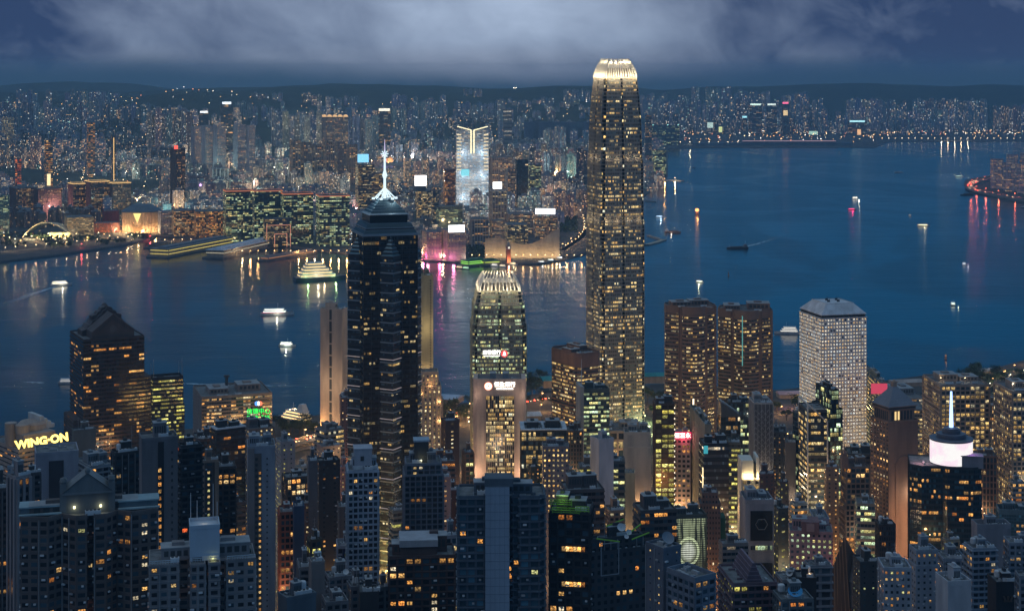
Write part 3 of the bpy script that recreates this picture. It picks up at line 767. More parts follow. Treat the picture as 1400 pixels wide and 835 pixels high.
for a in range(8):
    t = a * math.pi / 4; mast.tube((0, 0, zb_ + .5), (3.2*math.cos(t), 0.4*math.cos(t*2), zb_ + .5 + 3.2*math.sin(t)), .42, 5)
mast.tube((0, 0, zb_), (0, 0, topz), .62, 7, 1, .14)
mast.build('mast', [mg, glow((.74, .66, .95), .7)], ct)
for t in (0.4, 2.0, 3.6, 5.2): light(ct, (12*math.cos(t), 12*math.sin(t), hb + 2.5), (.75, .95, 1), 2600, .5, name='mast_floodlight')

# ------------------------------------------------------------------ pale bank block with lit windows
i = tower('office_tower', 'office tower', 'pale pink-beige bank block with rounded edges and a gridded golden window field', (652.5, None, 713.5), 522, 1500, th=0.0001, dep=26, wc=(.50, .40, .36), st='blank', roof='flat', par=3.0,
          over=dict(bands=(.12, .06), cw=4, piers=(.08, .04)), lit=0)
L_, D, H = i['L'], i['D'], i['H']; r0 = i['root']
gf = facade((.10, .085, .08), .80, .90, 2.2, 'yellow', 1.25, (.012, .012, .012), 5, .6)
mb = MB(); x0, x1 = loc_on(i, 664.5, 600)[0], loc_on(i, 703, 600)[0]; zt = loc_on(i, 680, 541)[1]
nf = round(zt / 3.9)
mb.face([(x0, -D/2 - .12, 0), (x1, -D/2 - .12, 0), (x1, -D/2 - .12, zt), (x0, -D/2 - .12, zt)], 0, [(0, 0), (15, 0), (15, nf), (0, nf)])
for k in range(nf + 1):
    z = k * zt / nf
    if k < nf - 2 and k % 7 != 3: mb.box(x0, x1, -D/2 - .35, -D/2 - .1, z - .65, z + .65, 1, True)
for k in range(16):
    x = x0 + (x1 - x0) * k / 15; mb.box(x - .17, x + .17, -D/2 - 1.0, -D/2 - .1, 0, zt, 2)
mb.build('window_field', [gf, wall((.06, .05, .05)), wall((.34, .28, .26))], r0)
mb = MB()
for s in (-1, 1):
    mb.sm = False
    c = (s * (L_/2), -D/2 + 4); a0 = -math.pi/2 if s > 0 else math.pi/2
    mb.lathe([(4.0, 0), (4.0, H + 2.9)], 10, 0, c, -math.pi/2 if s > 0 else -math.pi, 0 if s > 0 else -math.pi/2)
    mb.lathe([(4.0, H + 2.9), (0.01, H + 2.9)], 10, 0, c, -math.pi/2 if s > 0 else -math.pi, 0 if s > 0 else -math.pi/2)
    mb.box(min(s*L_/2, s*(L_/2+4)), max(s*L_/2, s*(L_/2+4)), -D/2 + 4, D/2, 0, H + 2.9, 0)
mb.build('rounded_edge', wall((.50, .40, .36)), r0)
m2 = MB()
for x in (-9, 3): m2.box(x, x + 5.5, -6, 4, H + .2, H + 6.5, 0); m2.box(x - .2, x + 5.7, -6.2, 4.2, H + 6.5, H + 7.0, 1)
m2.build('plant_room', [wall((.20, .24, .28)), M_plant], r0)
for x in (-24, 24): light(r0, (x, -D/2 - 10, 24), (1, .62, .38), 9000, 1.2, name='floodlight'); light(r0, (x, -D/2 - 8, H - 12), (1, .7, .5), 1500, .8, name='floodlight')
sz = loc_on(i, 680, 527)[1]
sg = thing('sign', 'glowing white Chinese and English bank lettering with a round emblem atop the beige block', 'sign', (i['c'][0], i['c'][1] - D/2 - .5, i['zb'] + sz))
text_mesh('lettering', '恒生銀行', glow((1, .95, .82), 2.6), 5.0, sg, (5.0, 0, .9), bold=.06); text_mesh('lettering', 'HANG SENG BANK', glow((1, .95, .82), 2.6), 1.85, sg, (5.0, 0, -2.9), bold=.05)
mb = MB(); n = 28
mb.face([(-10.5 + 3.9*math.cos(2*math.pi*k/n), .05, -.4 + 3.9*math.sin(2*math.pi*k/n)) for k in range(n)], 0)
mb.face([(-10.5 + 3.3*math.cos(2*math.pi*k/n), -.05, -.4 + 3.3*math.sin(2*math.pi*k/n)) for k in range(n)], 1)
mb.face([(-10.5 + 1.0*math.cos(2*math.pi*k/4), -.12, -.4 + 1.0*math.sin(2*math.pi*k/4)) for k in range(4)], 0)
mb.build('emblem', [glow((1, .28, .16), 1.2), glow((1, .86, .62), 2.0)], sg)

# ------------------------------------------------------------------ twin curved brown towers
def exch(px_c, d, th, wpx, yt, label):
    w = wpx * d / F; H = gz(yt, d) - 3
    root = thing('office_tower', label, 'office tower', (gx(px_c, d), d + w * .35, 3), rad(th) - math.atan((px_c-HX)/F), 'twin curved brown office towers')
    # two overlapping convex bays
    pts = []
    hw = w / 2
    n = 14
    pts = [(-hw*.98, -hw*.10), (-hw*.50, -hw*.42)]
    for k in range(n + 1): t = math.pi * (1.13 + .74 * k / n); pts.append((hw*.02 + hw*.52*math.cos(t), -hw*.34 + hw*.50*math.sin(t)))
    pts += [(hw*.56, -hw*.42), (hw*.98, -hw*.16)]
    pts += [(hw*.92, hw*.6), (0, hw*.8), (-hw*.9, hw*.6), (-hw, 0.0)]
    g = facade((.17, .108, .085), .90, .42, .50, 'yellow', 1.2, (.02, .022, .026), 3, .5)
    bm = wall((.22, .135, .105), .5, .15); mb = MB()
    mb.prism(pts, 0, H, 0, True, 2, cells=(2.0, 3.9)); k = 0
    while k < H: mb.band(pts, k - .85, k + .85, .35, 1); k += 3.9
    mb.band(pts, H - 6.5, H - .05, .42, 1)
    for q in (1, 2, n+2, n+3, n+4): mb.rbox(pts[q], 0, 2.4, 2.4, 0, H, 1)
    mb.build('wall', [g, bm, M_roof], root)
    roof_kit(root, pts, H, bm, px_c, 'std', 1.5)
    return root
exch(946, 1660, 12, 70, 421, 'left one of the twin brown curved towers, edged by a bright vertical light strip')
e2 = exch(1022, 1720, 4, 74, 426, 'right one of the twin brown curved towers, in front of a moored white yacht')
def strip(px, y0, y1, d, w, col, st, label):
    mb = MB(); z0, z1 = gz(y1, d), gz(y0, d); mb.box(-w/2, w/2, -.25, .25, 0, z1 - z0, 0, True)
    o = mb.build('light_strip', glow(col, st), None, (gx(px, d), d, z0)); tag(o, label, 'light strip'); return o

# ------------------------------------------------------------------ white tower with round-cornered windows
i = tower('office_tower', 'office tower', 'white tower with a grid of small round windows and a hipped grey roof', (1093, 1123, 1185), 436, 1560, th=25, wc=(.80, .79, .79), st='punch', lit=1.9, hue='white', bright=.8, chunk=1, lamps=False,
          over=dict(cw=3.05, fh=3.45, wx=.50, wy=.48), gcol=(.02, .02, .022), roof=None)
L_, D, H, r0 = i['L'], i['D'], i['H'], i['root']
mb = MB(); pl = rect(L_, D); mb.band(pl, H - .2, H + .6, .5, 1); q = offset_poly(pl, -1.0); mb.prism(q, H + .3, H + 3.2, 2); q2 = offset_poly(pl, -.2); mb.prism(q2, H + 3.2, H + 3.8, 1)
q3 = offset_poly(pl, -9.5); mb.prism(q2, H + 3.8, H + 13, 0, True, 0, q3); mb.band(q3, H + 12.6, H + 13.4, .3, 1)
mb.build('roof', [wall((.66, .68, .72), .6), wall((.70, .70, .72)), M_dark], r0)
mb = MB()
for x, y in ((-6, -5), (4, -6), (7, 5), (-3, 6)): mb.tube((x, y, H + 13), (x, y, H + 18), .18, 5); mb.box(x - 1.2, x + 1.2, y + 1, y + 2.6, H + 13, H + 15)
mb.build('antenna', M_dark, r0)

# ------------------------------------------------------------------ brown granite tower with a stepped curved gable
i = tower('office_tower', 'office tower', 'dark brown granite tower with a stepped curved gable roof, sparsely lit', (96, 114, 197), 466, 1500, th=12, wc=(.075, .055, .05), st='ribbon', lit=.12, hue='amber', bright=1.0, over=dict(bands=(1.5, .5), cw=2.4), roof='flat', par=1.5, gcol=(.010, .012, .016))
L_, D, H, r0 = i['L'], i['D'], i['H'], i['root']
bm = wall((.10, .075, .068)); mb = MB()
def gable(w, h, sh, y0, y1, z, steps, mi):
    n = 24; pr = []
    for k in range(n + 1):
        t = k / n; f = 1 - abs(2*t - 1); g = math.floor(f * steps) / steps if steps else f
        pr.append((-w/2 + w*t, z + sh + (h - sh) * (.35 * f + .65 * g)))
    for k, (a, b) in enumerate(zip(pr, pr[1:])):
        mb.face([(a[0], y0, z), (b[0], y0, z), (b[0], y0, b[1]), (a[0], y0, a[1])], mi)
        mb.face([(b[0], y1, z), (a[0], y1, z), (a[0], y1, a[1]), (b[0], y1, b[1])], mi)
        mb.face([(a[0], y0, a[1]), (b[0], y0, b[1]), (b[0], y1, b[1]), (a[0], y1, a[1])], 1)
        mb.tube((a[0], y0 - .3, a[1]), (b[0], y0 - .3, b[1]), .45, 4, 3)
        if not steps and 3 < k < n - 4: x = (a[0] + b[0]) / 2; zt = min(a[1], b[1]); mb.box(x - .38, x + .38, y0 - .2, y0 + .1, zt - 4.6, zt - 1.2, 2, True)
    mb.face([(-w/2, y1, z), (-w/2, y0, z), (-w/2, y0, pr[0][1]), (-w/2, y1, pr[0][1])], mi); mb.face([(w/2, y0, z), (w/2, y1, z), (w/2, y1, pr[-1][1]), (w/2, y0, pr[-1][1])], mi)
gable(L_ * .70, 23, 7, -D*.44, -D*.05, H, 0, 0); gable(L_ * .84, 27.5, 5, -D*.04, D*.3, H, 5, 0); gable(L_*.5, 29, 18, D*.02, D*.2, H, 3, 0)
n = 20; mb.face([(3.4*math.cos(2*math.pi*k/n), -D*.44 - .25, H + 9 + 3.4*math.sin(2*math.pi*k/n)) for k in range(n)], 1)
mb.build('gable_roof', [bm, wall((.12, .10, .10)), M_dark, wall((.15, .12, .115))], r0)
mb = MB()
for s, hh in ((-1, gz(575, 1500) + 0), (1, gz(523, 1500))):
    h = hh - i['zb']; x = s * (L_/2 + 3.8); mb.prism([(x - 4, -D*.42), (x + 4, -D*.42), (x + 4, D*.35), (x - 4, D*.35)], 0, h, 0, True, 1, cells=(2.4, 3.8)); k = 0
    while k < h: mb.band([(x - 4, -D*.42), (x + 4, -D*.42), (x + 4, D*.35), (x - 4, D*.35)], k - .7, k + .7, .4, 1); k += 3.8
mb.build('shoulder', [facade((.10, .07, .06), .9, .5, .12, 'amber', 1.0, (.01, .012, .016)), bm], r0)

# ------------------------------------------------------------------ dark glass tower with round glowing screen and blue spire
d = 1130
i = tower('office_tower', 'office tower', 'dark teal glass tower under a drum-shaped glowing white screen and blue spire', (1246, None, 1341), 640, d, th=4, dep=34, wc=(.02, .035, .045), st='curtain', lit=.13, hue='amber', bright=.9, gcol=(.014, .03, .04), roof='flat', par=1.0, chunk=4, over=dict(wy=.55, cw=1.6),
          poly=lambda L_, D: [(-L_/2, -D*.36), (-L_*.34, -D*.5), (-L_*.04, -D*.44), (L_*.02, -D*.5), (L_*.38, -D*.46), (L_/2, -D*.36), (L_/2, D/2), (-L_/2, D/2)])
L_, D, H, r0 = i['L'], i['D'], i['H'], i['root']
xc = loc_on(i, 1303, 640)[0]; rr = 29 * d / F; zs = gz(638, d) - i['zb']; ze = gz(607, d) - i['zb']
m, nt = newmat('screen_white'); o = N(nt, 'ShaderNodeOutputMaterial'); e = N(nt, 'ShaderNodeEmission'); t = N(nt, 'ShaderNodeTexCoord'); nz = N(nt, 'ShaderNodeTexNoise'); nz.inputs['Scale'].default_value = .12; nz.inputs['Detail'].default_value = 3
nt.links.new(t.outputs['Object'], nz.inputs['Vector']); nt.links.new(MIX(nt, MR(nt, nz.outputs[0], .4, .62), (1, .97, .95), (1, .80, .90)), e.inputs[0]); e.inputs[1].default_value = .78; nt.links.new(e.outputs[0], o.inputs[0])
mb = MB(); mb.lathe([(rr, zs), (rr, ze)], 36, 0, (xc, 0)); o = mb.build('screen', m, r0); o['label'] = 'drum-shaped white glowing screen with a pink tint'
mb = MB(); mb.lathe([(rr*.99, H - .2), (rr*.99, zs)], 36, 0, (xc, 0)); mb.lathe([(rr*1.03, ze), (rr*1.03, ze+1), (rr*.80, ze+1.3), (rr*.68, ze+1.3), (rr*.70, ze+3.6), (rr*.66, ze+3.6), (rr*.66, ze+4.4), (rr*.42, ze+4.5), (rr*.43, ze+7), (rr*.36, ze+7), (rr*.36, ze+8), (rr*.2, ze+8.6), (0, ze+8.6)], 36, 0, (xc, 0))
mb.build('drum_top', wall((.13, .14, .18), .5), r0)
zt = ze + 8.6; z2 = gz(541, d) - i['zb']
mb = MB(); mb.tube((xc, 0, zt), (xc, 0, z2), 1.5, 8, 0, .7); mb.build('spire', glow((.36, .55, 1.0), 1.9), r0)
mb = MB(); mb.box(xc + 2, xc + rr + 6, -D*.40, -D*.1, H, zs + 7, 0); mb.box(xc + 1.8, xc + rr + 6.2, -D*.41, -D*.09, zs + 7, zs + 7.6, 0); mb.build('plant_room', wall((.22, .23, .27)), r0)
light(r0, (xc - rr - 7, -8, H + 5), (1, .45, .5), 1500, 1.0); light(r0, (xc + rr - 2, -D*.3, zs + 12), (.75, .2, 1), 900, .6); light(r0, (xc, 0, z2 - 8 ), (.3, .4, 1), 700, .5)

# ------------------------------------------------------------------ tan tower with pyramid roof
d = 1230
i = tower('office_tower', 'office tower', 'tan stone tower with a grey pyramid roof and lantern, tall blank front', (1190, 1215, 1255), 578, d, th=35, wc=(.27, .165, .12), st='blank', left='small', lit=.25, roof=None, over=dict(bands=(.1, .05), piers=(.12, .06), cw=5), lover=dict(cw=4.2, fh=3.4, wx=.4, wy=.5))
L_, D, H, r0 = i['L'], i['D'], i['H'], i['root']; wm = wall((.27, .165, .12)); pl = rect(L_, D)
mb = MB(); mb.band(pl, H - .4, H + .8, .7, 0); a = offset_poly(pl, -2.0); mb.prism(a, H, H + 9, 0); mb.band(a, H + 8.6, H + 9.6, .9, 0)
for e_ in range(4):
    p, q = a[e_], a[(e_+1) % 4]
    for k in range(7):
        t = .12 + .125 * k; c = (p[0] + (q[0]-p[0])*t, p[1] + (q[1]-p[1])*t); mb.rbox(c, math.atan2(q[1]-p[1], q[0]-p[0]), 1.5, .5, H + 1.2, H + 7.8, 1 if k not in (1, 2) or e_ else 2)
a2 = offset_poly(pl, -1.2); mb.prism(a2, H + 9.6, H + 11.4, 1); a3 = offset_poly(pl, -.6); mb.band(a3, H + 11.2, H + 11.8, .4, 0)
mb.build('loggia', [wm, M_dark, glow((1, .7, .3), .8)], r0)
mb = MB(); s = .16; mb.prism(a3, H + 11.8, H + 25, 0, True, 0, [(x*s, y*s) for x, y in a3])
for k in range(1, 7): f = k / 7; mb.band([(x*(1-f*(1-s)), y*(1-f*(1-s))) for x, y in a3], H + 11.8 + 13.2*f - .08, H + 11.8 + 13.2*f + .08, .1, 0)
mb.build('pyramid_roof', wall((.20, .22, .26), .5, .15), r0)
mb = MB(); mb.prism([(x*s*.8, y*s*.8) for x, y in a3], H + 25, H + 28.5, 0); mb.band([(x*s*.8, y*s*.8) for x, y in a3], H + 28.3, H + 29, .5, 0); mb.lathe([(1.6, H + 29), (0, H + 31)], 8); mb.build('lantern', wall((.38, .27, .2)), r0)
mb = MB(); # blind arch moulding on the front
zc = H - 34; rr = L_ * .26
prev = None
for k in range(13):
    t = math.pi * k / 12; p = (rr*math.cos(t), -D/2 - .15, zc + rr*math.sin(t))
    if prev: mb.tube(prev, p, .3, 4)
    prev = p
mb.tube((rr, -D/2 - .15, 8), (rr, -D/2 - .15, zc), .3, 4); mb.tube((-rr, -D/2 - .15, 8), (-rr, -D/2 - .15, zc), .3, 4)
mb.build('arch_moulding', wall((.30, .19, .14)), r0)

for x, z in ((-8, 30), (8, 30), (0, 62)): light(r0, (x, -D/2 - 16, z), (1, .58, .30), 7000, 1.2, name='floodlight')
# ------------------------------------------------------------------ island side: every building one by one
def AP(label, px, yt, d, **k): k.setdefault('st', 'resid'); return tower('apartment_tower', 'apartment tower', label, px, yt, d, **k)
def OF(label, px, yt, d, **k): k.setdefault('st', 'curtain'); return tower('office_tower', 'office tower', label, px, yt, d, **k)
GREY, PALE, TAN, BRN, DRK, BLU, PNK, WHT = (.20, .205, .215), (.42, .43, .45), (.30, .22, .16), (.13, .09, .075), (.035, .037, .042), (.20, .26, .33), (.36, .25, .25), (.62, .63, .66)
# --- waterfront row
i = OF('small office tower with round emblem, yellow floors and corner antennas beside the gabled tower', (203, 208, 252), 520, 1560, th=10, wc=(.05, .05, .055), st='ribbon', lit=1.1, hue='lime', over=dict(bands=(1.9, .4)), roof='flat', par=2.5, tiers=((556, 1.0),))
mb = MB(); n = 20; zz = loc_on(i, 228, 539)[1]; xx = 0
for k in range(n):
    a, b = 2*math.pi*k/n, 2*math.pi*(k+1)/n; mb.tube((xx+3.3*math.cos(a), -i['D']/2 + .2, zz+3.3*math.sin(a)), (xx+3.3*math.cos(b), -i['D']/2+.2, zz+3.3*math.sin(b)), .45, 5)
mb.build('emblem', wall((.35, .30, .30)), i['root'])
mb = MB()
for s in (-1, 1):
    for s2 in (-1, 1): mb.tube((s*i['L']*.44, s2*i['D']*.4, i['H']), (s*i['L']*.44, s2*i['D']*.4, i['H'] + (20 if s2 < 0 else 14)), .3, 5, 0, .1)
mb.build('antenna', M_steel, i['root'])
i = OF('long low waterfront block with pale ends and a small green lit sign', (264, 276, 372), 545, 1690, th=8, wc=(.26, .21, .19), st='ribbon', left='blank', lit=.35, over=dict(bands=(1.4, .3)), roof='std', par=2)
sg = thing('sign', 'small green lit two-line sign and colour ball on the long low waterfront block', 'sign', (gx(351, 1660), 1672, gz(569, 1660)), rad(8))
text_mesh('lettering', '信德中心', glow((.03, .85, .10), 1.3), 6.2, sg, (0, 0, 2.6), bold=.08); text_mesh('lettering', 'SHUN TAK', glow((.03, .85, .10), 1.3), 5.0, sg, (0, 0, -3.4), bold=.06)
mb = MB()
for k, c in enumerate(((-2, (.1, .3, 1)), (0, (1, .95, .9)), (2, (1, .2, .1)))): mb.lathe([(0, 8.5), (1.7, 9.6), (2.0, 11), (1.7, 12.4), (0, 13.5)], 10, k, (c[0], 0))
mb.build('colour_ball', [glow((.1, .3, 1), 1.4), glow((1, .95, .9), 1.6), glow((1, .2, .1), 1.4)], sg)
mb = MB(); mb.box(-9, -3, -4, 4, i['H'], i['H'] + 6, 0); mb.tube((-6, 0, i['H'] + 6), (-6, 0, i['H'] + 15), 1.6, 8, 1); mb.tube((-6, 0, i['H'] + 15), (-6, 0, i['H'] + 17), 3.2, 8, 1); mb.build('plant_room', [M_plant, M_dark], i['root'])
i = OF('pale beige slab tower with a dark vertical seam, left of the star-plan skyscraper', (438, 468, 475), 424, 1700, th=66, wc=(.52, .42, .34), st='panel', lit=0, roof='std', over=dict(cw=1.6, fh=3.3, bands=(.2, .1), piers=(.14, .12)))
xx = -i['D']
mb = MB(); mb.face([(-i['L']/2 - .2, 2.2, 0), (-i['L']/2 - .2, -.6, 0), (-i['L']/2 - .2, -.6, i['H']), (-i['L']/2 - .2, 2.2, i['H'])], 0)
for k in range(12): z = i['H'] * k / 12; mb.box(-i['L']/2 - .35, -i['L']/2 - .1, -.8, 2.4, z, z + 1.4, 1)
mb.build('seam', [M_dark, wall((.52, .42, .34))], i['root'])
for z in (24, 70): light(i['root'], (-i['L']/2 - 22, 0, z), (1, .70, .42), 9000, 1.5, name='floodlight')
i = OF('tall thin olive-beige slab tower just right of the star-plan skyscraper', (568, 572, 592), 378, 1760, th=8, wc=(.40, .35, .22), st='panel', lit=0, over=dict(cw=2.2, fh=3.4, bands=(.25, .12), piers=(.25, .2)))
for z in (60, 120): light(i['root'], (i['L'] * .2, -i['D']/2 - 16, z), (1, .78, .42), 7000, 1.5, name='floodlight')  # added lamps hung in front to brighten the slab
mb = MB(); x = i['L'] * .33
for k in range(58): z = i['H'] - 4 - k * 3.1; mb.box(x - .8, x + .8, -i['D']/2 - .25, -i['D']/2 + .1, z - 1.5, z, 0, True)
mb.build('window_column', facade((.05, .05, .05), 1, 1, 1.2, 'yellow', .9), i['root'])
i = OF('cream stepped building with floodlit corner turrets beside the star-plan skyscraper', (573, None, 603), 512, 1500, th=3.0, dep=22, wc=(.46, .36, .28), st='small', lit=1.5, hue='yellow', over=dict(cw=4.2, fh=3.6, wx=.34, wy=.55, piers=(1.2, .3)), roof='flat', par=2.5, tiers=((528, 1.6), (545, .8)))
for k, (x, y, z) in enumerate(((8.5, -12.3, 80), (8.5, -12.3, 62), (-8.5, -12.3, 88), (0, -13, 96), (9.5, -4, 92))): light(i['root'], (x, y, z + 12), (1, .55, .22), 700, .5, name='floodlight')
i = OF('cream lower wing with lit window stacks beside the floodlit turrets', (600, None, 606), 548, 1508, th=3.0, dep=18, wc=(.36, .29, .24), st='small', lit=1.0, roof='flat')
i = OF('brown chamfered tower with dark ribbon windows, left of the tallest tower', (751, 790, 823), 487, 1600, th=35, wc=(.24, .13, .095), st='ribbon', lit=.55, hue='yellow', over=dict(bands=(1.9, .45)), roof='std', par=2.5,
       poly=lambda L_, D: [(-L_/2 + 5, -D/2), (L_/2 - 5, -D/2), (L_/2, -D/2 + 5), (L_/2, D/2 - 5), (L_/2 - 5, D/2), (-L_/2 + 5, D/2), (-L_/2, D/2 - 5), (-L_/2, -D/2 + 5)])
mb = MB(); mb.band(i['poly'], i['H'] - 11, i['H'] + .3, .5, 0); mb.build('top_fascia', wall((.27, .145, .105)), i['root'])
i = OF('greenish glass block with a red lit rooftop sign in front of the hipped white tower', (1169, 1205, 1209), 524, 1545, th=12, wc=(.16, .2, .2), st='ribbon', lit=.9, hue='yellow', over=dict(bands=(1.6, .4)), roof='std')
mb = MB(); x = i['L']/2; mb.box(x - 15, x + .6, -i['D']/2 - .6, -i['D']/2, i['H'] - 10, i['H'], 0, True); mb.build('sign_panel', glow((.95, .10, .18), .5), i['root'])
OF('black-green tower in front of the white hipped-roof tower, roof sloping', (1110, 1135, 1152), 535, 1340, th=26, wc=(.018, .022, .020), st='curtain', lit=.25, hue='green', tiers=((560, 2.5),), over=dict(bands=(.5, .3)))
i = OF('broad concrete grid tower with a brightly lit roof terrace, right of the tan pyramid tower', (1262, 1286, 1353), 528, 1450, th=18, wc=(.30, .25, .22), st='grid', lit=.75, hue='yellow', over=dict(cw=4.4, fh=4.0, bands=(1.2, .7), piers=(1.0, .8)), roof='std', par=1.6)
for x, y in ((-16, -6), (-4, 2), (6, -8), (16, 4), (10, -2), (-10, 8)): 
    mb = MB(); mb.lathe([(0, i['H']+3.6), (.55, i['H']+4.0), (0, i['H']+4.5)], 8, 0, (x, y)); mb.tube((x, y, i['H']), (x, y, i['H']+3.7), .08, 4, 1); mb.build('roof_lamp', [glow((1, .75, .4), 5), M_steel], i['root'])
    light(i['root'], (x, y - .8, i['H'] + 4.2), (1, .68, .34), 350, .4)
i = OF('concrete grid tower at the right edge with yellow lit windows', (1359, 1384, 1440), 537, 1400, th=20, wc=(.30, .25, .22), st='grid', lit=.85, hue='yellow', over=dict(cw=4.2, fh=4.0, bands=(1.2, .6), piers=(.9, .7)), roof='std', par=1.5)
for x in (-12, 0, 12): light(i['root'], (x, -8, i['H'] + 5), (1, .85, .6), 300, .4)
OF('low flat-roofed civic block behind the tan pyramid tower', (1180, 1215, 1266), 546, 1750, th=20, wc=(.22, .22, .24), st='ribbon', lit=.5, roof='std')
OF('plain block with a pale blue roof beside the concrete grid tower', (1205, None, 1264), 560, 1640, th=8, dep=40, wc=(.25, .24, .25), st='ribbon', lit=.8, hue='yellow', roof='flat')
OF('dark brown latticed block between the round screen tower and the right-edge grid tower', (1330, 1334, 1363), 624, 1290, th=8, wc=(.07, .05, .045), st='fins', lit=.12, over=dict(cw=3.0, fh=5.0, piers=(.5, .5), bands=(.3, .3)), trim=(.20, .13, .10), roof='std')
OF('small block lit from within, between the two concrete grid towers', (1346, None, 1366), 555, 1600, th=12, dep=30, wc=(.2, .17, .15), st='grid', lit=.6)
# --- central belt, left to right
i = OF('dark glass block with a pale blue framed roof below the brown chamfered tower', (713, None, 774), 590, 1340, th=3, dep=30, wc=(.04, .045, .05), st='curtain', lit=.45, hue='yellow', roof='std', par=1.5, chunk=5)
mb = MB(); mb.band(i['poly'], i['H'] + 1.4, i['H'] + 2.3, .8, 0, -3.0); mb.rbox((0, 0), 0, 2, i['D'] - 2, i['H'] + 1.2, i['H'] + 2.2, 0); mb.build('roof_frame', wall((.55, .62, .70)), i['root'])
OF('grey-purple slab with two columns of square lit windows beside the framed-roof block', (742, None, 778), 612, 1150, th=2, dep=16, wc=(.22, .19, .20), st='small', lit=1.5, hue='yellow', over=dict(cw=3.4, fh=3.6, wx=.40, wy=.40), bright=1.3)
i = OF('slender tower with green-white lit floors and a pale left fin', (792, 798, 833), 536, 1400, th=10, wc=(.10, .12, .11), st='ribbon', left='blank', lit=1.8, hue='green', over=dict(bands=(1.3, .4), fh=3.9), roof='std', par=3)
mb = MB(); mb.box(-i['L']/2 - 3, -i['L']/2, -i['D']/2 - 1, i['D']/2, 0, i['H'] + 5, 0); mb.tube((-i['L']/2, 0, i['H']), (-i['L']/2, 0, i['H'] + 27), .35, 6, 1, .15); mb.build('side_fin', [wall((.34, .33, .32)), M_pale], i['root'])
OF('white blank-walled block with a grey left side, beside the green-lit tower', (807, 819, 839), 605, 1150, th=28, wc=(.52, .52, .56), st='blank', roof='std', par=2.5, over=dict(fh=7, bands=(.12, .04)))
OF('narrow block with white-green strip-lit floors attached to the white blank block', (828, None, 854), 632, 1165, th=2, dep=16, wc=(.10, .11, .11), st='ribbon', lit=2.4, hue='green', over=dict(fh=4.2, cw=4, bands=(1.7, .5)), bright=1.4)
OF('big beige windowless slab with a notched top', (853, None, 890), 594, 1230, th=2, dep=18, wc=(.46, .40, .34), st='panel', roof='std', par=2, tiers=((612, .3),))
OF('low beige windowless annex in front of the notched beige slab', (852, None, 868), 648, 1195, th=2, dep=14, wc=(.44, .36, .27), st='panel', roof='flat')
OF('low curved civic hall with large gridded windows at the foot of the tallest tower', (805, None, 884), 590, 1560, th=6, dep=40, wc=(.34, .28, .22), st='grid', lit=.4, hue='yellow', over=dict(cw=9, fh=8, bands=(2, .6), piers=(1.6, .7)), roof='std')
i = OF('brown tower with amber interior and an orange glowing base below the tallest tower', (893, 896, 922), 553, 1300, th=6, wc=(.10, .065, .05), st='grid', lit=.95, hue='lime', over=dict(cw=4.5, fh=4, bands=(.6, .3), piers=(.5, .4)), gcol=(.05, .03, .015))
mb = MB(); x = i['L']; mb.face([(-x*.3, -i['D']/2 - .7, 8), (x*.35, -i['D']/2 - .7, 8), (x*.35, -i['D']/2 - .7, 36), (-x*.3, -i['D']/2 - .7, 36)], 0, [(0, 0), (6, 0), (6, 8), (0, 8)]); mb.build('glowing_base', facade((.2, .06, .02), .8, .8, 3.0, 'red', 1.2), i['root'])
for k in range(18): pass
mb = MB()
for k in range(22): z = i['H'] - 3 - k*4.4; mb.box(i['L']/2 - .2, i['L']/2 + .5, -i['D']/2 - .9, -i['D']/2 - .3, z, z + 1.1, 0, True)
mb.build('edge_lights', glow((1, .85, .6), 1.3), i['root'])
i = OF('white block with square dark windows below a red lit three-character sign', (920, None, 944), 600, 1310, th=2, dep=18, wc=(.55, .46, .48), st='punch', lit=.2, over=dict(cw=3.4, fh=4.1, wx=.62, wy=.5), roof='std')
sg = thing('sign', 'red glowing sign board with three white Chinese characters', 'sign', (i['c'][0], i['c'][1] - i['D']/2 - .8, i['zb'] + i['H'] + 3.0), rad(2))
mb = MB(); mb.box(-7.2, 7.2, 0, .7, -2.8, 2.9, 0, True); mb.build('sign_board', glow((.85, .03, .10), .95), sg); text_mesh('lettering', '滙富永', glow((1, .85, .72), 2.2), 4.6, sg, (0, -.2, 0), bold=.06)
light(sg, (0, -3, -2), (1, .1, .15), 1500, 1.5)
OF('grey-green blank slab right of the red sign block', (943, 964, 969), 583, 1250, th=10, wc=(.20, .21, .18), st='blank', roof='std', par=2, over=dict(fh=6))
i = OF('black windowless-looking block with a lit left edge and small cyan screen', (956, 962, 996), 608, 1200, th=10, wc=(.022, .022, .025), st='ribbon', lit=.06, hue='white', over=dict(fh=5.5, bands=(3.4, .3), cw=1.6), gcol=(.10, .10, .11), roof='std')
mb = MB(); x, z = loc_on(i, 963, 615); mb.box(x - .6, x + 2.6, -i['D']/2 - .6, -i['D']/2 - .32, z - 2.6, z + 3.4, 0, True); mb.box(-i['L']/2 - .8, -i['L']/2 - .3, -i['D']/2 - .8, -i['D']/2 + 1, i['H']*.3, i['H']*.86, 1, True); mb.build('screen', [glow((.08, .55, .65), .5), glow((1, .78, .42), 1.3)], i['root'])
i = OF('glass block with a steeply sloped dark roof before the twin brown towers', (981, 986, 1012), 570, 1400, th=12, wc=(.04, .045, .05), st='curtain', lit=.35, roof=None)
mb = MB(); pl = i['poly']; a = [(*p, i['H']) for p in pl]; b = [(pl[0][0], pl[0][1], i['H'] + 13), (pl[1][0], pl[1][1], i['H'] + 1), (pl[2][0], pl[2][1], i['H'] + 1), (pl[3][0], pl[3][1], i['H'] + 13)]; mb.hexa(a, b, 0)
for k in range(6):
    x = pl[0][0] + i['L'] * (k + .3) / 6; z = i['H'] + 13 - 12 * (k + .3) / 6; mb.box(x, x + 1.2, pl[0][1] + 2, pl[2][1] - 2, z, z + 1.1, 1)
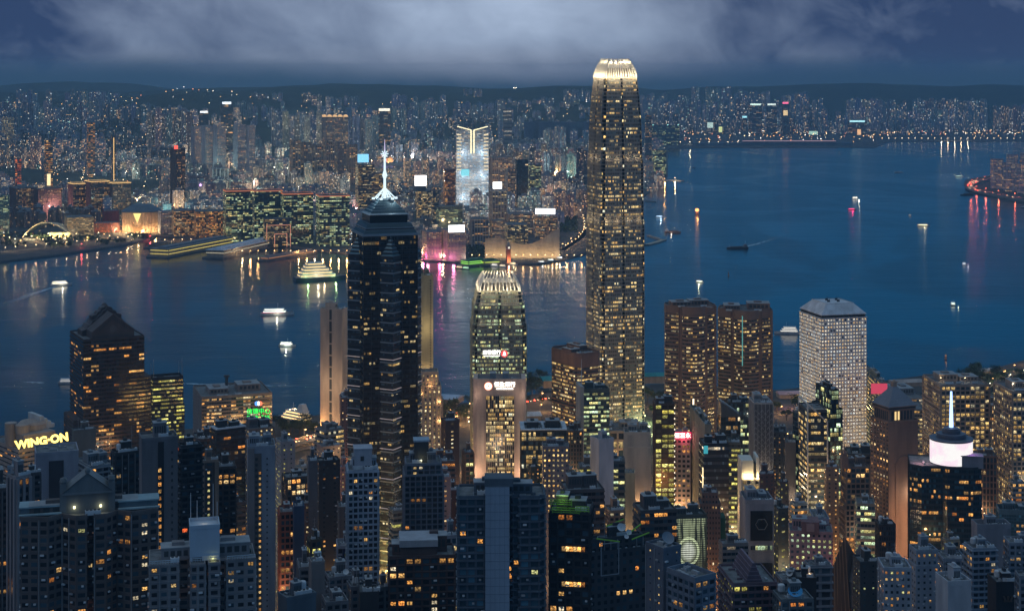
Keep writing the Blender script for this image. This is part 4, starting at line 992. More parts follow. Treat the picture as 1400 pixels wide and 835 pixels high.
mb.build('sloped_roof', [wall((.08, .09, .10), .4), M_plant], i['root'])
i = OF('dark office tower with floodlit rooftop behind the zigzag patterned tower', (992, None, 1030), 552, 1500, th=6, dep=26, wc=(.03, .033, .036), st='curtain', lit=.22, hue='green', tiers=((580, 3),), roof='std'); light(i['root'], (8, -12, i['H'] - 10), (1, .9, .65), 500, .4)
i = OF('grey tower patterned with white zigzag ribs and a pink-lit left side', (1024, 1031, 1057), 552, 1380, th=10, wc=(.13, .125, .14), st='blank', roof='std', over=dict(cw=3.2, fh=200, bands=None, piers=(.35, .4)), trim=(.42, .41, .42))
mb = MB(); nx_, nz_ = 6, 20
for a in range(nx_):
    for b in range(nz_):
        x = -i['L']/2 + i['L'] * (a + .5) / nx_; z = i['H'] - 6 - b * 5.0 - (a % 2) * 2.5; w = i['L'] / nx_ * .48
        mb.tube((x - w, -i['D']/2 - .3, z - 1.1), (x, -i['D']/2 - .3, z + .9), .22, 4); mb.tube((x, -i['D']/2 - .3, z + .9), (x + w, -i['D']/2 - .3, z - 1.1), .22, 4)
mb.build('zigzag_rib', wall((.46, .45, .46)), i['root'])
OF('plain grey block with one bright window right of the zigzag tower', (1056, None, 1076), 592, 1390, th=3, dep=20, wc=(.20, .18, .18), st='small', lit=.4)
OF('narrow grey-brown slab between the zigzag tower and the white-framed glass tower', (1074, None, 1088), 606, 1360, th=3, dep=18, wc=(.17, .15, .15), st='blank')
OF('thin glass tower with cyan edges behind the white-framed tower', (1084, 1094, 1106), 566, 1370, th=30, wc=(.12, .15, .17), st='curtain', lit=.2, hue='green')
i = OF('white-framed glass tower with a party-lit roof terrace and orange lower floors', (1092, 1104, 1131), 562, 1290, th=14, wc=(.07, .075, .08), st='ribbon', lit=1.15, hue='yellow', over=dict(fh=4.4, bands=(.9, .3)), roof='flat', par=1.2, tiers=((588, .1),))
mb = MB(); x, y = i['L']/2, i['D']/2
for a in (-x, x): mb.tube((a, -y - .5, 0), (a, -y - .5, i['H'] + (6 if a < 0 else -9)), .7, 4); mb.tube((a, y, i['H']-20), (a, y, i['H'] + (6 if a < 0 else -9)), .7, 4)
mb.tube((-x, -y - .5, i['H'] + 6), (x, -y - .5, i['H'] - 9), .7, 4); mb.tube((-x, y, i['H'] + 6), (x, y, i['H'] - 9), .7, 4); mb.tube((-x, -y, i['H'] + 6), (-x, y, i['H'] + 6), .7, 4); mb.build('white_frame', wall((.62, .60, .56)), i['root'])
mb = MB(); mb.face([(-x, -y - .45, 12), (x, -y - .45, 12), (x, -y - .45, 26), (-x, -y - .45, 26)], 0, [(0, 0), (8, 0), (8, 3), (0, 3)]); mb.build('orange_floors', facade((.03, .03, .03), .9, .55, 3.0, 'amber', 1.2), i['root'])
for k in (-7, 0, 7): light(i['root'], (k, -y + 2, i['H'] + 3), (1, .8, .5), 260, .4)
# glowing cube-topped tower
i = OF('narrow tower crowned by a brightly floodlit cream cube', (1010, 1015, 1038), 655, 1180, th=8, wc=(.50, .44, .34), st='grid', lit=2.2, hue='yellow', over=dict(cw=3.4, fh=4, bands=(.5, .3), piers=(.5, .4)), roof=None)
L_, D, H, r0 = i['L'], i['D'], i['H'], i['root']; h = gz(630, 1180) - i['zb']
mb = MB(); cm = wall((.72, .68, .60), .7, .08); x = L_/2; mb.box(-x, x*.35, -D*.42, D/2, H, h, 0); mb.box(x*.72, x, -D*.42, D/2, H, h + 2.5, 0); mb.box(x*.35, x*.72, -D*.25, D/2, H, h - 3, 1)
mb.box(-x - .3, x + .3, -D/2 - .3, D/2, H - .8, H + .3, 0, True); mb.box(-x - .8, -x, -D/2, D/2, 0, h, 0); mb.build('cream_cube', [cm, M_dark], r0)
for k in (-.7, -.25, .2, .85): light(r0, (x*k, -D*.5 - .6, H + 1.6), (1, .74, .34), 900, .4, name='floodlight')
for k in range(7): light(r0, (-x + .9, -D/2 - 1.3, H*.25 + H*.1*k), (1, .82, .5), 160, .3, name='floodlight')
i = OF('grey block with a large black panel bearing a faint round emblem', (1011, 1019, 1058), 688, 1060, th=10, wc=(.26, .27, .31), st='blank', roof='std', par=2.5, over=dict(fh=8, bands=(.1, .04)))
x0, z1 = loc_on(i, 1026, 682 + 16); x1, z0 = loc_on(i, 1056, 738); y = -i['D']/2
mb = MB(); mb.box(x0, x1, y - .5, y - .08, z0, z1, 0, True); mb.build('black_panel', glass((.012, .013, .014), .25), i['root']); mb = MB(); mb.box(x0, x1, y - .5, y - .08, z0 - 40, z0 - 15, 0, True); mb.build('black_panel', glass((.012, .013, .014), .25), i['root'])
mb = MB(); cx_, cz_ = (x0+x1)/2, z0 + (z1-z0)*.55
for k in range(6):
    a, b = math.pi*k/3, math.pi*(k+1)/3; mb.tube((cx_+4*math.cos(a), y - .6, cz_+4*math.sin(a)), (cx_+4*math.cos(b), y - .6, cz_+4*math.sin(b)), .22, 4)
mb.build('emblem_ring', wall((.25, .26, .26)), i['root'])
mb = MB(); mb.face([(x0, y - .1, z0 - 7), (x1, y - .1, z0 - 7), (x1, y - .1, z0 - 3), (x0, y - .1, z0 - 3)], 0, [(0, 0), (9, 0), (9, 1), (0, 1)]); mb.build('lit_floor', facade((.3, .3, .3), .9, .7, 4, 'green', 1.3), i['root'])
OF('dark teal block with a column of round yellow windows behind the black panel block', (1054, 1064, 1078), 697, 1105, th=20, wc=(.035, .05, .055), st='small', lit=1.3, hue='lime', over=dict(cw=5, fh=4.4, wx=.3, wy=.3))
i = OF('office block with a glowing green-white projected coin pattern on its front', (910, 916, 966), 708, 1000, th=12, wc=(.10, .11, .09), st='ribbon', lit=.8, hue='amber', roof='std', par=2)
x, y, h = i['L']/2, -i['D']/2 - .6, i['H']
m, nt = newmat('projected_facade'); o = N(nt, 'ShaderNodeOutputMaterial'); b = N(nt, 'ShaderNodeBsdfPrincipled'); uv = N(nt, 'ShaderNodeUVMap'); uv.uv_map = 'UVMap'; s = N(nt, 'ShaderNodeSeparateXYZ'); nt.links.new(uv.outputs[0], s.inputs[0])
u, v = s.outputs[0], s.outputs[1]
lines = M(nt, 'GREATER_THAN', M(nt, 'FRACT', M(nt, 'MULTIPLY', v, 26.0)), .35)
wv = N(nt, 'ShaderNodeTexNoise'); wv.inputs['Scale'].default_value = 1.0; cb = N(nt, 'ShaderNodeCombineXYZ'); nt.links.new(M(nt, 'MULTIPLY', u, 22), cb.inputs[0]); nt.links.new(M(nt, 'MULTIPLY', v, 2.0), cb.inputs[1]); nt.links.new(cb.outputs[0], wv.inputs['Vector'])
du, dv = M(nt, 'MULTIPLY', M(nt, 'SUBTRACT', u, .5), 1.0), M(nt, 'MULTIPLY', M(nt, 'SUBTRACT', v, .42), 1.15)
rr_ = M(nt, 'SQRT', M(nt, 'ADD', M(nt, 'MULTIPLY', du, du), M(nt, 'MULTIPLY', dv, dv)))
ring = M(nt, 'LESS_THAN', M(nt, 'ABSOLUTE', M(nt, 'SUBTRACT', rr_, .27)), .028); disk = MR(nt, rr_, .12, .26, 1.0, 0.0)
glw = M(nt, 'ADD', M(nt, 'MULTIPLY', MR(nt, wv.outputs[0], .40, .62, .02, .42), MR(nt, v, .1, .95, .25, 1.0)), M(nt, 'ADD', M(nt, 'MULTIPLY', ring, .6), M(nt, 'MULTIPLY', disk, .55)))
nt.links.new(MIX(nt, disk, (.74, .85, .50), (.88, .93, .78)), b.inputs['Emission Color']); nt.links.new(M(nt, 'MULTIPLY', M(nt, 'MULTIPLY', glw, lines), .8), b.inputs['Emission Strength']); b.inputs['Base Color'].default_value = (.05, .06, .05, 1); nt.links.new(b.outputs[0], o.inputs[0])
mb = MB(); mb.face([(-x, y, h - 36), (x, y, h - 36), (x, y, h - .5), (-x, y, h - .5)], 0, [(0, 0), (1, 0), (1, 1), (0, 1)]); mb.build('light_projection', m, i['root'])['label'] = 'front lit with green-white stripes and a large round coin'
i = OF('red-brown stone tower flanked by dark green netting', (957, None, 985), 676, 1080, th=5, dep=16, wc=(.17, .11, .09), st='small', lit=.08, over=dict(cw=2.0, fh=3.5, wx=.4, wy=.45), roof='std', tiers=((690, 1.5),))
mb = MB(); mb.box(-i['L']/2 - 3.5, -i['L']/2, -7, 7, 0, i['H'] - 16, 0); mb.box(i['L']/2, i['L']/2 + 3.5, -7, 7, 0, i['H'] - 16, 0); mb.build('netting', wall((.02, .10, .06), .9, .3), i['root'])
OF('yellow-lit office behind the black block, between it and the glowing cube tower', (996, None, 1012), 606, 1260, th=4, dep=20, wc=(.12, .11, .09), st='ribbon', lit=1.3, hue='lime')
OF('grey low block with horizontal dark bands and cluttered roof under the green netted tower', (983, 988, 1023), 745, 950, th=14, wc=(.23, .21, .20), st='ribbon', left='blank', lit=.25, hue='white', over=dict(bands=(1.8, .3), fh=3.6))
i = OF('pink-lit apartment block with a square crest on top and green balcony lights', (1080, None, 1138), 728, 1020, th=3, dep=18, wc=(.34, .22, .24), st='small', lit=1.2, hue='green', over=dict(cw=3.3, fh=3.6, wx=.45, wy=.45), roof='std')
mb = MB(); z = i['H']; mb.box(-6, 5, -i['D']/2 - .8, 4, z - 1, z + 7, 0); mb.box(-3, 2, -i['D']/2 - 1.1, -i['D']/2 - .7, z + 1, z + 6, 1); mb.build('crest', [wall((.22, .12, .12)), wall((.38, .26, .26))], i['root'])
light(i['root'], (i['L']/2 + 4, -12, z - 30), (1, .2, .45), 2500, 1)
OF('small grey block with glowing white balcony edges', (1100, 1106, 1137), 775, 900, th=14, wc=(.22, .23, .26), st='balcony', lit=.35, hue='white', over=dict(cw=6, fh=4.5))
OF('tan slim slab left of the sail-shaped tower', (1127, 1130, 1147), 640, 1150, th=10, wc=(.25, .16, .11), st='small', lit=.35, over=dict(cw=4))
i = OF('stepped old stone block with a small turret and glowing courtyard', (1148, 1156, 1191), 640, 1210, th=16, wc=(.20, .15, .12), st='grid', lit=.25, over=dict(fh=4), tiers=((690, .8),))
mb = MB(); mb.box(-13, -8, -9, -4, i['H'], i['H'] + 9); mb.box(-12.3, -8.7, -8.3, -4.7, i['H'] + 9, i['H'] + 12); mb.lathe([(1, i['H'] + 12), (.2, i['H'] + 19), (0, i['H'] + 19)], 8, 0, (-10.5, -6.5)); mb.build('turret', wall((.24, .16, .13)), i['root'])
OF('dark terrace-roofed office between the stone turret block and the tan pyramid tower', (1160, None, 1193), 622, 1300, th=6, dep=24, wc=(.06, .065, .065), st='ribbon', lit=.3)
OF('white-banded lower office with cyan shopfront light beside the tan pyramid tower', (1172, None, 1196), 690, 1130, th=4, dep=18, wc=(.28, .25, .2), st='ribbon', lit=.5, hue='green', over=dict(fh=4.2))
# sail tower
d = 980; zt = gz(727, d); zb = 15
st_ = thing('office_tower', 'dark tower shaped like a pointed sail with vertical amber-lit ribs', 'office tower', (gx(1158, d), d, zb), rad(-18)); mb = MB(); H = zt - zb
A_ = [(-9, -6, 0), (6, -9, 0), (10, 6, 0), (-6, 8, 0)]; B_ = [(-8.5, -5.5, H - 22), (-.5, -8.6, H), (7, 5, H - 20), (-5, 7, H - 24)]
mb.hexa(A_, B_, 0)
for k in range(6): f = k / 5; a = Vector(A_[0]).lerp(Vector(A_[1]), f); b = Vector(B_[0]).lerp(Vector(B_[1]), f); mb.tube(a, b, .45, 4, 1)
mb.build('wall', [wall((.10, .065, .045)), wall((.30, .18, .11))], st_)
mb = MB(); mb.lathe([(8.5, H - 44), (8.8, H - 36), (8.2, H - 36), (8.2, H - 28), (8.9, H - 28), (2.0, H - 10), (0, H - 6)], 16, 0, (8, -1)); mb.build('conical_roof', wall((.17, .15, .15)), st_)
for k in (-10, -4): light(st_, (k, -13, 26), (1, .5, .18), 1600, .8)
OF('slim dark twin-topped block with roof lights under the tan pyramid tower', (1197, 1202, 1224), 718, 1080, th=12, wc=(.03, .03, .032), st='fins', lit=.03, over=dict(cw=1.6, piers=(.5, .3)))
OF('dark block with a stack of tiny square lights below the sail tower', (1166, 1176, 1200), 770, 900, th=18, wc=(.05, .055, .06), st='small', lit=.8, hue='green', over=dict(cw=5, wx=.2, wy=.3))
OF('teal glass block with a fine grid at the right edge', (1362, 1366, 1420), 702, 1000, th=8, wc=(.10, .17, .20), st='curtain', lit=.03, over=dict(cw=1.5, fh=2), gcol=(.05, .10, .12), par=3)
OF('grey concrete block with roof plant right of the round screen tower', (1328, 1336, 1382), 722, 900, th=18, wc=(.25, .25, .28), st='blank', par=2.5, over=dict(fh=7))
# --- nearest right-hand apartments
AP('blue-white apartment block with orange lit bathroom windows in front of the tan tower', (1200, 1208, 1246), 778, 760, th=10, wc=(.36, .41, .48), st='punch', lit=.55, hue='amber', wins=26, over=dict(cw=2.8, wx=.42, wy=.42))
AP('blue-grey stepped apartment block right of the blue-white one', (1241, 1252, 1284), 755, 800, th=20, wc=(.28, .32, .38), st='punch', lit=.2, hue='amber', wins=14, tiers=((775, .6),), over=dict(wx=.36, wy=.36))
AP('plain white rooftop block with one slit window at bottom right', (1279, 1296, 1328), 800, 720, th=24, wc=(.48, .50, .54), st='blank', par=2)
AP('shadowed blue apartment block under the round screen tower', (1280, 1290, 1322), 766, 900, th=14, wc=(.20, .24, .30), st='resid', lit=.2, hue='amber', wins=8)
AP('blue-grey apartment block with round bay balconies at lower right', (1318, 1330, 1362), 752, 830, th=22, wc=(.24, .28, .34), st='balcony', lit=.25, hue='amber', wins=16)
i = AP('black block with a faint crown emblem at the bottom right', (1350, 1362, 1392), 798, 750, th=18, wc=(.018, .019, .024), st='blank', over=dict(fh=9))
mb = MB(); x, z = loc_on(i, 1378, 818); y = -i['D']/2 - .3
for k in range(3): mb.tube((x + (k-1)*1.3, y, z - .8), (x + (k-1)*1.9, y, z + 1.3), .5, 4)
mb.box(x - 2, x + 2, y - .2, y + .2, z - 1.4, z - .7, 0, True); mb.build('emblem', wall((.10, .075, .06)), i['root'])
AP('dim blue apartment block with amber windows at the right edge', (1372, 1380, 1430), 744, 840, th=14, wc=(.22, .25, .30), st='resid', lit=.25, hue='amber', wins=8)
AP('shadowed grey block below the teal gridded glass', (1388, 1394, 1440), 790, 700, th=14, wc=(.16, .18, .21), st='resid', lit=.12, hue='amber')
# --- bottom centre
i = AP('blue-grey glass apartment tower with a tall pale central panel at bottom centre', (627, None, 745), 682, 640, th=1.5, dep=20, wc=(.09, .12, .155), st='balcony', lit=.035, hue='amber', roof='std', gcol=(.03, .06, .08), wins=12, over=dict(cw=3.2, fh=3.15, bands=(.5, .8), piers=(.3, .5)),
       poly=lambda L_, D: [(-L_/2, -D/2 + 1.5), (-L_*.20, -D/2 + 1.5), (-L_*.20, -D/2 + 6), (-L_*.02, -D/2 + 6), (L_*.13, -D/2 + 6), (L_*.13, -D/2 + 3.5), (L_*.21, -D/2 + 3.5), (L_*.21, -D/2 + 1), (L_*.44, -D/2 + 1), (L_*.44, -D/2 + 2.5), (L_/2, -D/2 + 2.5), (L_/2, D/2), (-L_/2, D/2)])
x0, zt = loc_on(i, 663.5, 665); x1, _ = loc_on(i, 696.5, 665); y = -i['D']/2
mb = MB(); pm = wall((.30, .37, .46), .55, .14); mb.box(x0, x1, y - .6, y + 9, 0, zt, 0)
k = 3.2
while k < zt: mb.box(x0 - .05, x1 + .05, y - .66, y - .5, k - .05, k + .05, 1, True); k += 3.3
for q in range(1, 5): xq = x0 + (x1-x0)*q/5; mb.box(xq - .04, xq + .04, y - .65, y - .5, 0, zt, 1)
mb.box(x0 - .2, x1 + 1.5, y - .2, y + 9.3, zt, zt + 3.2, 2); mb.build('central_panel', [pm, wall((.14, .18, .23)), wall((.10, .13, .16))], i['root'])
i = AP('dark apartment tower with lime-green roof terraces and amber lit rooms', (751, None, 806), 702, 650, th=-6, dep=16, wc=(.035, .037, .042), st='balcony', lit=.05, hue='amber', wins=8, over=dict(bands=(.35, .4), cw=3.6), roof='std')
mb = MB()
for py in (749, 797):
    x0, z = loc_on(i, 768, py); x1, _ = loc_on(i, 800, py); mb.face([(x0, -i['D']/2 - .45, z - 1.1), (x1, -i['D']/2 - .45, z - 1.1), (x1, -i['D']/2 - .45, z + 1.1), (x0, -i['D']/2 - .45, z + 1.1)], 0, [(0, 0), (6, 0), (6, 1), (0, 1)])
mb.build('lit_rooms', facade((.03, .03, .03), .9, .85, 4, 'amber', 1.5, chunk=1), i['root'])
gm = wall((.30, .62, .06)); mb = MB()
for x0, z, l in ((-7, .4, 11), (-8, 3.6, 9), (3, 1.2, 5)):
    for k in (0, .9, 1.8): mb.box(x0, x0 + l, -i['D']/2 - .3, -i['D']/2 - .1, i['H'] + z + k, i['H'] + z + k + .28, 0, True)
    for k in range(4): mb.box(x0 + l*k/3 - .1, x0 + l*k/3 + .1, -i['D']/2 - .3, -i['D']/2 - .1, i['H'] + z - .4, i['H'] + z + 2.1, 0)
mb.build('green_railing', gm, i['root']); light(i['root'], (-3, -i['D']/2 + 2, i['H'] + 6.5), (.6, 1, .25), 420, .3)
i = AP('dark turned apartment tower with cluttered roof, dishes and green beams', (797, 806, 884), 742, 655, th=24, wc=(.06, .065, .075), st='punch', lit=.10, hue='amber', wins=16, roof='std', tiers=((758, 1.2),))
mb = MB()
for a, b in (((-12, -8, 3), (-2, -9, 1)), ((2, -6, 2), (11, -2, 5)), ((4, -8, 1), (12, -8, 3)), ((-4, 0, 5), (6, 4, 6))): mb.tube((a[0], a[1], i['H'] + a[2]), (b[0], b[1], i['H'] + b[2]), .28, 4)
mb.build('green_beam', gm, i['root'])
def dish(root, x, y, z, r, m=None, tilt=.9):
    mb = MB(); c = Vector((x, y, z)); nrm = Vector((-.2, -1, tilt)).normalized(); u = nrm.orthogonal().normalized(); w = nrm.cross(u)
    for (f0, h0), (f1, h1) in zip(((0, 0), (.4, .05), (.75, .2), (1, .38)), ((.4, .05), (.75, .2), (1, .38))):
        for k in range(16):
            t0, t1 = 2*math.pi*k/16, 2*math.pi*(k+1)/16
            q = [c + (u*math.cos(t)+w*math.sin(t))*r*f + nrm*r*h for t, f, h in ((t0, f0, h0), (t1, f0, h0), (t1, f1, h1), (t0, f1, h1))]
            mb.face([tuple(p) for p in (q if f0 else q[1:])], 0)
    mb.tube((x, y + .3, z - r*.9), (x, y + .1, z), .12, 5, 1); mb.tube(c, c + nrm * r * .7, .05, 4, 1); mb.build('satellite_dish', [m or M_pale, M_steel], root)
dish(i['root'], 1, -4, i['H'] + 5, 1.8); dish(i['root'], 4, -5, i['H'] + 3, 1.2); dish(i['root'], 2, -7, i['H'] + 2, 1.0)
mb = MB(); hx, hy = i['poly'][0]; 
for a, b in (((0, 0, -14), (0, 0, -1)), ((8, 0, -14), (8, 0, -1)), ((0, 0, -1), (8, 0, -1)), ((0, 0, -14), (8, 0, -14)), ((0, 0, -1), (0, 4, 1)), ((8, 0, -1), (8, 4, 1)), ((0, 4, 1), (8, 4, 1))): mb.tube((hx + a[0] + 4, hy + a[1] - 1.2, i['H'] + a[2]), (hx + b[0] + 4, hy + b[1] - 1.2, i['H'] + b[2]), .22, 4)
mb.build('terrace_frame', wall((.40, .42, .45)), i['root'])
i = AP('grey-blue corner block with rows of tiny square yellow windows', (883, 907, 931), 753, 620, th=40, wc=(.13, .15, .19), st='small', lit=1.0, hue='yellow', over=dict(cw=4.6, fh=3.2, wx=.14, wy=.2), roof='flat', par=1.2); dish(i['root'], 2, 0, i['H'] + 2.5, 2.6, wall((.25, .29, .34)))
AP('dim blue rooftop terrace block with pale kerbs below the projected facade', (912, 950, 978), 795, 600, th=42, wc=(.17, .20, .25), st='resid', lit=.12, hue='amber', roof='flat', par=1.6)
i = AP('purple-brown apartment block with a stepped pyramid gable at the bottom', (983, 1003, 1062), 800, 720, th=14, wc=(.14, .10, .12), st='balcony', lit=.15, hue='lime', wins=10, roof='flat')
mb = MB(); h = i['H']; pr = rect(i['L']*.42, i['D']*.9); mb.prism(pr, h, h + 9, 0, True, 1, [(x*.12, y*.9) for x, y in pr])
for q in range(1, 5): f = q/5; mb.band([(x*(1-.88*f), y*(1-.1*f)) for x, y in pr], h + 9*f - .2, h + 9*f + .2, .3, 1)
mb.build('gable_roof', [wall((.12, .085, .11)), wall((.20, .15, .19))], i['root'])
i = AP('low terrace-roofed block carrying a big blue satellite dish', (1057, 1068, 1112), 822, 700, th=16, wc=(.14, .16, .17), st='resid', lit=.2, hue='amber', roof='std'); dish(i['root'], 0, -3, i['H'] + 2.6, 3.3, wall((.08, .40, .75)), 1.6)
AP('small black rooftop block with warm roof lights beside the white-edged balconies', (1089, None, 1116), 792, 790, th=5, dep=12, wc=(.025, .025, .03), st='blank', over=dict(fh=8)); light(SPECS[-1]['root'], (2, -3, SPECS[-1]['H'] + 3), (1, .6, .3), 160, .3)
AP('grey cluttered low roof with two white dishes behind the blue dish block', (1060, 1070, 1104), 795, 800, th=16, wc=(.24, .24, .26), st='resid', lit=.1); dish(SPECS[-1]['root'], -2, -3, SPECS[-1]['H'] + 3, 1.8); dish(SPECS[-1]['root'], 4, -4, SPECS[-1]['H'] + 2, 2.0)
# --- bottom left
i = AP('wide dark apartment tower with a classical pediment house on its roof', (31, None, 214), 708, 620, th=0.0001, dep=22, wc=(.135, .115, .11), st='resid', lit=.06, hue='amber', wins=70, roof='std', par=1.2, over=dict(cw=3.7, fh=3.15, wx=.66, wy=.52, bands=(.22, .12), piers=None),
       poly=lambda L_, D: [(-L_*.5, -D*.32), (-L_*.30, -D*.5 + 1), (-L_*.20, -D*.28), (-L_*.10, -D*.5), (-L_*.02, -D*.5), (-L_*.02, -D*.2), (L_*.03, -D*.2), (L_*.03, -D*.5), (L_*.12, -D*.5), (L_*.20, -D*.28), (L_*.30, -D*.5 + 1), (L_*.5, -D*.36), (L_*.5, D*.5), (-L_*.5, D*.5)])
H = i['H']; r0 = i['root']; xa, za = loc_on(i, 86, 680); xb, zb_ = loc_on(i, 153, 680); zp = loc_on(i, 120, 652)[1]; pm = wall((.16, .18, .19))
mb = MB(); mb.box(xa, xb, -4, 6, H, za, 0)
for s in (xa, xb): mb.box(s - 1.3, s + 1.3, -4.6, 6.3, H, za + 3.5, 0); mb.lathe([(1.2, za+3.5), (1.5, za+4.4), (1.0, za+5.6), (0, za+6.2)], 12, 0, (s, -3.3))
xm = (xa + xb) / 2; y0, y1 = -4.9, 6
for a, b, c, e in ((xa, y0, xb, y1),):
    mb.face([(a, b, za), (c, b, za), (xm, b, zp)], 0); mb.face([(c, e, za), (a, e, za), (xm, e, zp)], 0)
    mb.face([(a - .8, b - .5, za - .1), (xm, b - .5, zp + .3), (xm, e, zp + .3), (a - .8, e, za - .1)], 1); mb.face([(xm, b - .5, zp + .3), (c + .8, b - .5, za - .1), (c + .8, e, za - .1), (xm, e, zp + .3)], 1)
mb.box(xa - .6, xb + .6, -5.3, -4.0, za - .7, za, 1, True); mb.lathe([(.9, zp), (1.1, zp + 1.2), (.7, zp + 2), (0, zp + 2.3)], 12, 0, (xm, -4)); mb.build('pediment_house', [pm, wall((.20, .22, .235))], r0)
for x in (xm - 5, xm + 5):
    mb = MB(); mb.box(x - .4, x + .4, -4.4, -4.0, H + 2.2, H + 3.2, 0, True); mb.build('wall_or_fill_lamp', glow((1, .9, .5), 2.2), r0); light(r0, (x, -5.2, H + 2.8), (1, .92, .55), 60, .2)
for s in (-1, 1):
    mb = MB(); a = s * i['L'] * .36; mb.box(a - 7.5, a + 7.5, -3, 5, H + .3, H + 3.4, 0); mb.box(a - 8, a + 8, -4, 5.3, H + 3.4, H + 3.9, 1); mb.box(a - 8, a + 8, -6, -4.2, H + .9, H + 1.4, 1, True); mb.build('roof_terrace', [wall((.20, .24, .26)), wall((.30, .42, .46))], r0)
i = AP('pale blue-grey apartment cluster with a big white box tank house and rooftop railings', (206, None, 349), 772, 600, th=2, dep=22, wc=(.26, .245, .25), st='resid', lit=.12, hue='amber', wins=50, roof='std', par=.6, over=dict(cw=3.3, fh=3.1, wx=.58, wy=.48, bands=(.25, .18), piers=None),
       poly=lambda L_, D: [(-L_*.5, -D*.4), (-L_*.23, -D*.4), (-L_*.23, -D*.05), (-L_*.12, -D*.05), (-L_*.12, -D*.5), (L_*.02, -D*.5), (L_*.02, -D*.1), (L_*.05, -D*.1), (L_*.05, -D*.5), (L_*.16, -D*.5), (L_*.16, -D*.2), (L_*.22, -D*.2), (L_*.22, -D*.38), (L_*.5, -D*.38), (L_*.5, D*.5), (-L_*.5, D*.5)])
H = i['H']; r0 = i['root']; xa, za = loc_on(i, 260, 727); xb, _ = loc_on(i, 301, 727); mb = MB(); bm_ = wall((.42, .52, .62), .6, .1)
mb.box(xa, xb, -7, 4, H + 1.8, za, 0); mb.ring([(xa, -7), (xb, -7), (xb, 4), (xa, 4)], za - .2, za + 1.2, .3, 0)
for x in (xa + .4, xb - .4): mb.box(x - .35, x + .35, -6.9, -6.3, H, H + 2, 0); mb.box(x - .35, x + .35, 3.3, 3.9, H, H + 2, 0)
mb.build('tank_house', bm_, r0); light(r0, ((xa + xb)/2 + 3, -8, H + 1.0), (1, .95, .35), 30, .2); light(r0, ((xa + xb)/2, -1, za + 1.6), (1, .7, .4), 40, .2)
mb = MB()
for x, h in ((xa + .6, 11), (xa + 3, 8), (xb - 2, 14), (xb - .5, 7)): mb.tube((x, 3.5, za), (x, 3.5, za + h), .13, 5)
mb.build('antenna', M_pale, r0)
for a, b in ((-.5, -.25), (-.12, .0), (.06, .16), (.23, .5)):
    mb = MB(); L_ = i['L']; y = -i['D']*.4; n = max(3, int((b - a) * L_ / .9))
    for k in range(n + 1): x = L_*(a + (b - a)*k/n); mb.box(x - .06, x + .06, y - .06, y + .06, H + .6, H + 1.9, 0)
    mb.box(L_*a, L_*b, y - .1, y + .1, H + 1.8, H + 2.05, 0, True); mb.box(L_*a, L_*b, y - .08, y + .08, H + 1.15, H + 1.3, 0, True); mb.build('railing', wall((.50, .60, .68)), r0)
mb = MB(); rr = random.Random(3)
for k in range(90): 
    x, y = rr.uniform(i['L']*.22, i['L']*.46), rr.uniform(-2, 3); mb.lathe([(rr.uniform(.3, .7), H + .3), (rr.uniform(.3, .6), H + rr.uniform(.8, 1.8)), (0, H + 2)], 6, 0, (x, y))
mb.build('roof_garden', wall((.03, .06, .03), .9, .5), r0)
AP('dark apartment tower cut by the left edge of the frame', (-30, None, 12), 672, 700, th=4, dep=20, wc=(.10, .095, .10), st='resid', lit=.05, hue='amber', wins=6)
AP('narrow tower of tall pale vertical strips at the left edge', (11, 22, 42), 655, 690, th=30, wc=(.20, .18, .19), st='fins', lit=.05, hue='amber', over=dict(cw=3.5, piers=(1.2, .9), bands=None), trim=(.30, .27, .28))
AP('dark block with a few lit windows left of the pale slotted block', (33, 36, 56), 650, 800, th=14, wc=(.09, .09, .10), st='resid', lit=.2, hue='amber', wins=8)
i = AP('pale blue-grey block with a dark central slot, before the illuminated letter sign', (50, None, 106), 620, 850, th=3, dep=20, wc=(.36, .37, .43), st='blank', lit=0, roof='flat', over=dict(fh=10))
mb = MB(); x0, z0 = loc_on(i, 67, 630); x1, _ = loc_on(i, 87, 630); mb.box(x0, x1, -i['D']/2 - .4, -i['D']/2 - .1, 0, z0, 0); 
for k in range(8): mb.box((x0+x1)/2 - 1.6, (x0+x1)/2 + 1.6, -i['D']/2 - .6, -i['D']/2 - .4, z0 - 30 - k*4.5, z0 - 28.6 - k*4.5, 1 if k in (1, 3, 4) else 2, True)
mb.build('central_slot', [wall((.05, .05, .06)), glow((1, .35, .12), .6), M_dark], i['root'])
AP('low stepped pale roofs behind the pediment house', (104, 124, 157), 640, 900, th=20, wc=(.22, .25, .28), st='balcony', lit=.1, hue='amber')
AP('plain dark grey-green tower rising in front of the gabled granite tower', (98, 101, 131), 590, 1240, th=10, wc=(.12, .14, .145), st='blank', over=dict(cw=5, fh=8, piers=(.2, .1)))
AP('dark tower with teal roof and two lit windows beside the slotted grey slab', (152, 158, 193), 622, 800, th=16, wc=(.04, .045, .05), st='resid', lit=.05, hue='warm', wins=5)
i = AP('tall grey slab split by a dark slot of stacked orange windows', (190, 194, 243), 602, 760, th=6, wc=(.19, .18, .19), st='blank', over=dict(fh=5.5, bands=(.1, .05)))
mb = MB(); x0, z0 = loc_on(i, 216, 604); x1, _ = loc_on(i, 224, 604); mb.box(x0, x1, -i['D']/2 - .3, -i['D']/2 - .06, 0, z0, 0); mb.build('window_slot', wall((.03, .03, .035)), i['root'])
pm = pane_mats(); window_parts  # stacked stair windows
for k in range(24):
    o = bpy.data.objects.new('window', WMESH[0 if k % 3 else 1]); C.objects.link(o); o.parent = i['root']; o.location = ((x0+x1)/2 - .6, -i['D']/2 - .45, z0 - 13.5 - 3.35*k); o.scale = (1.5, 1, 2.0)
mb = MB()
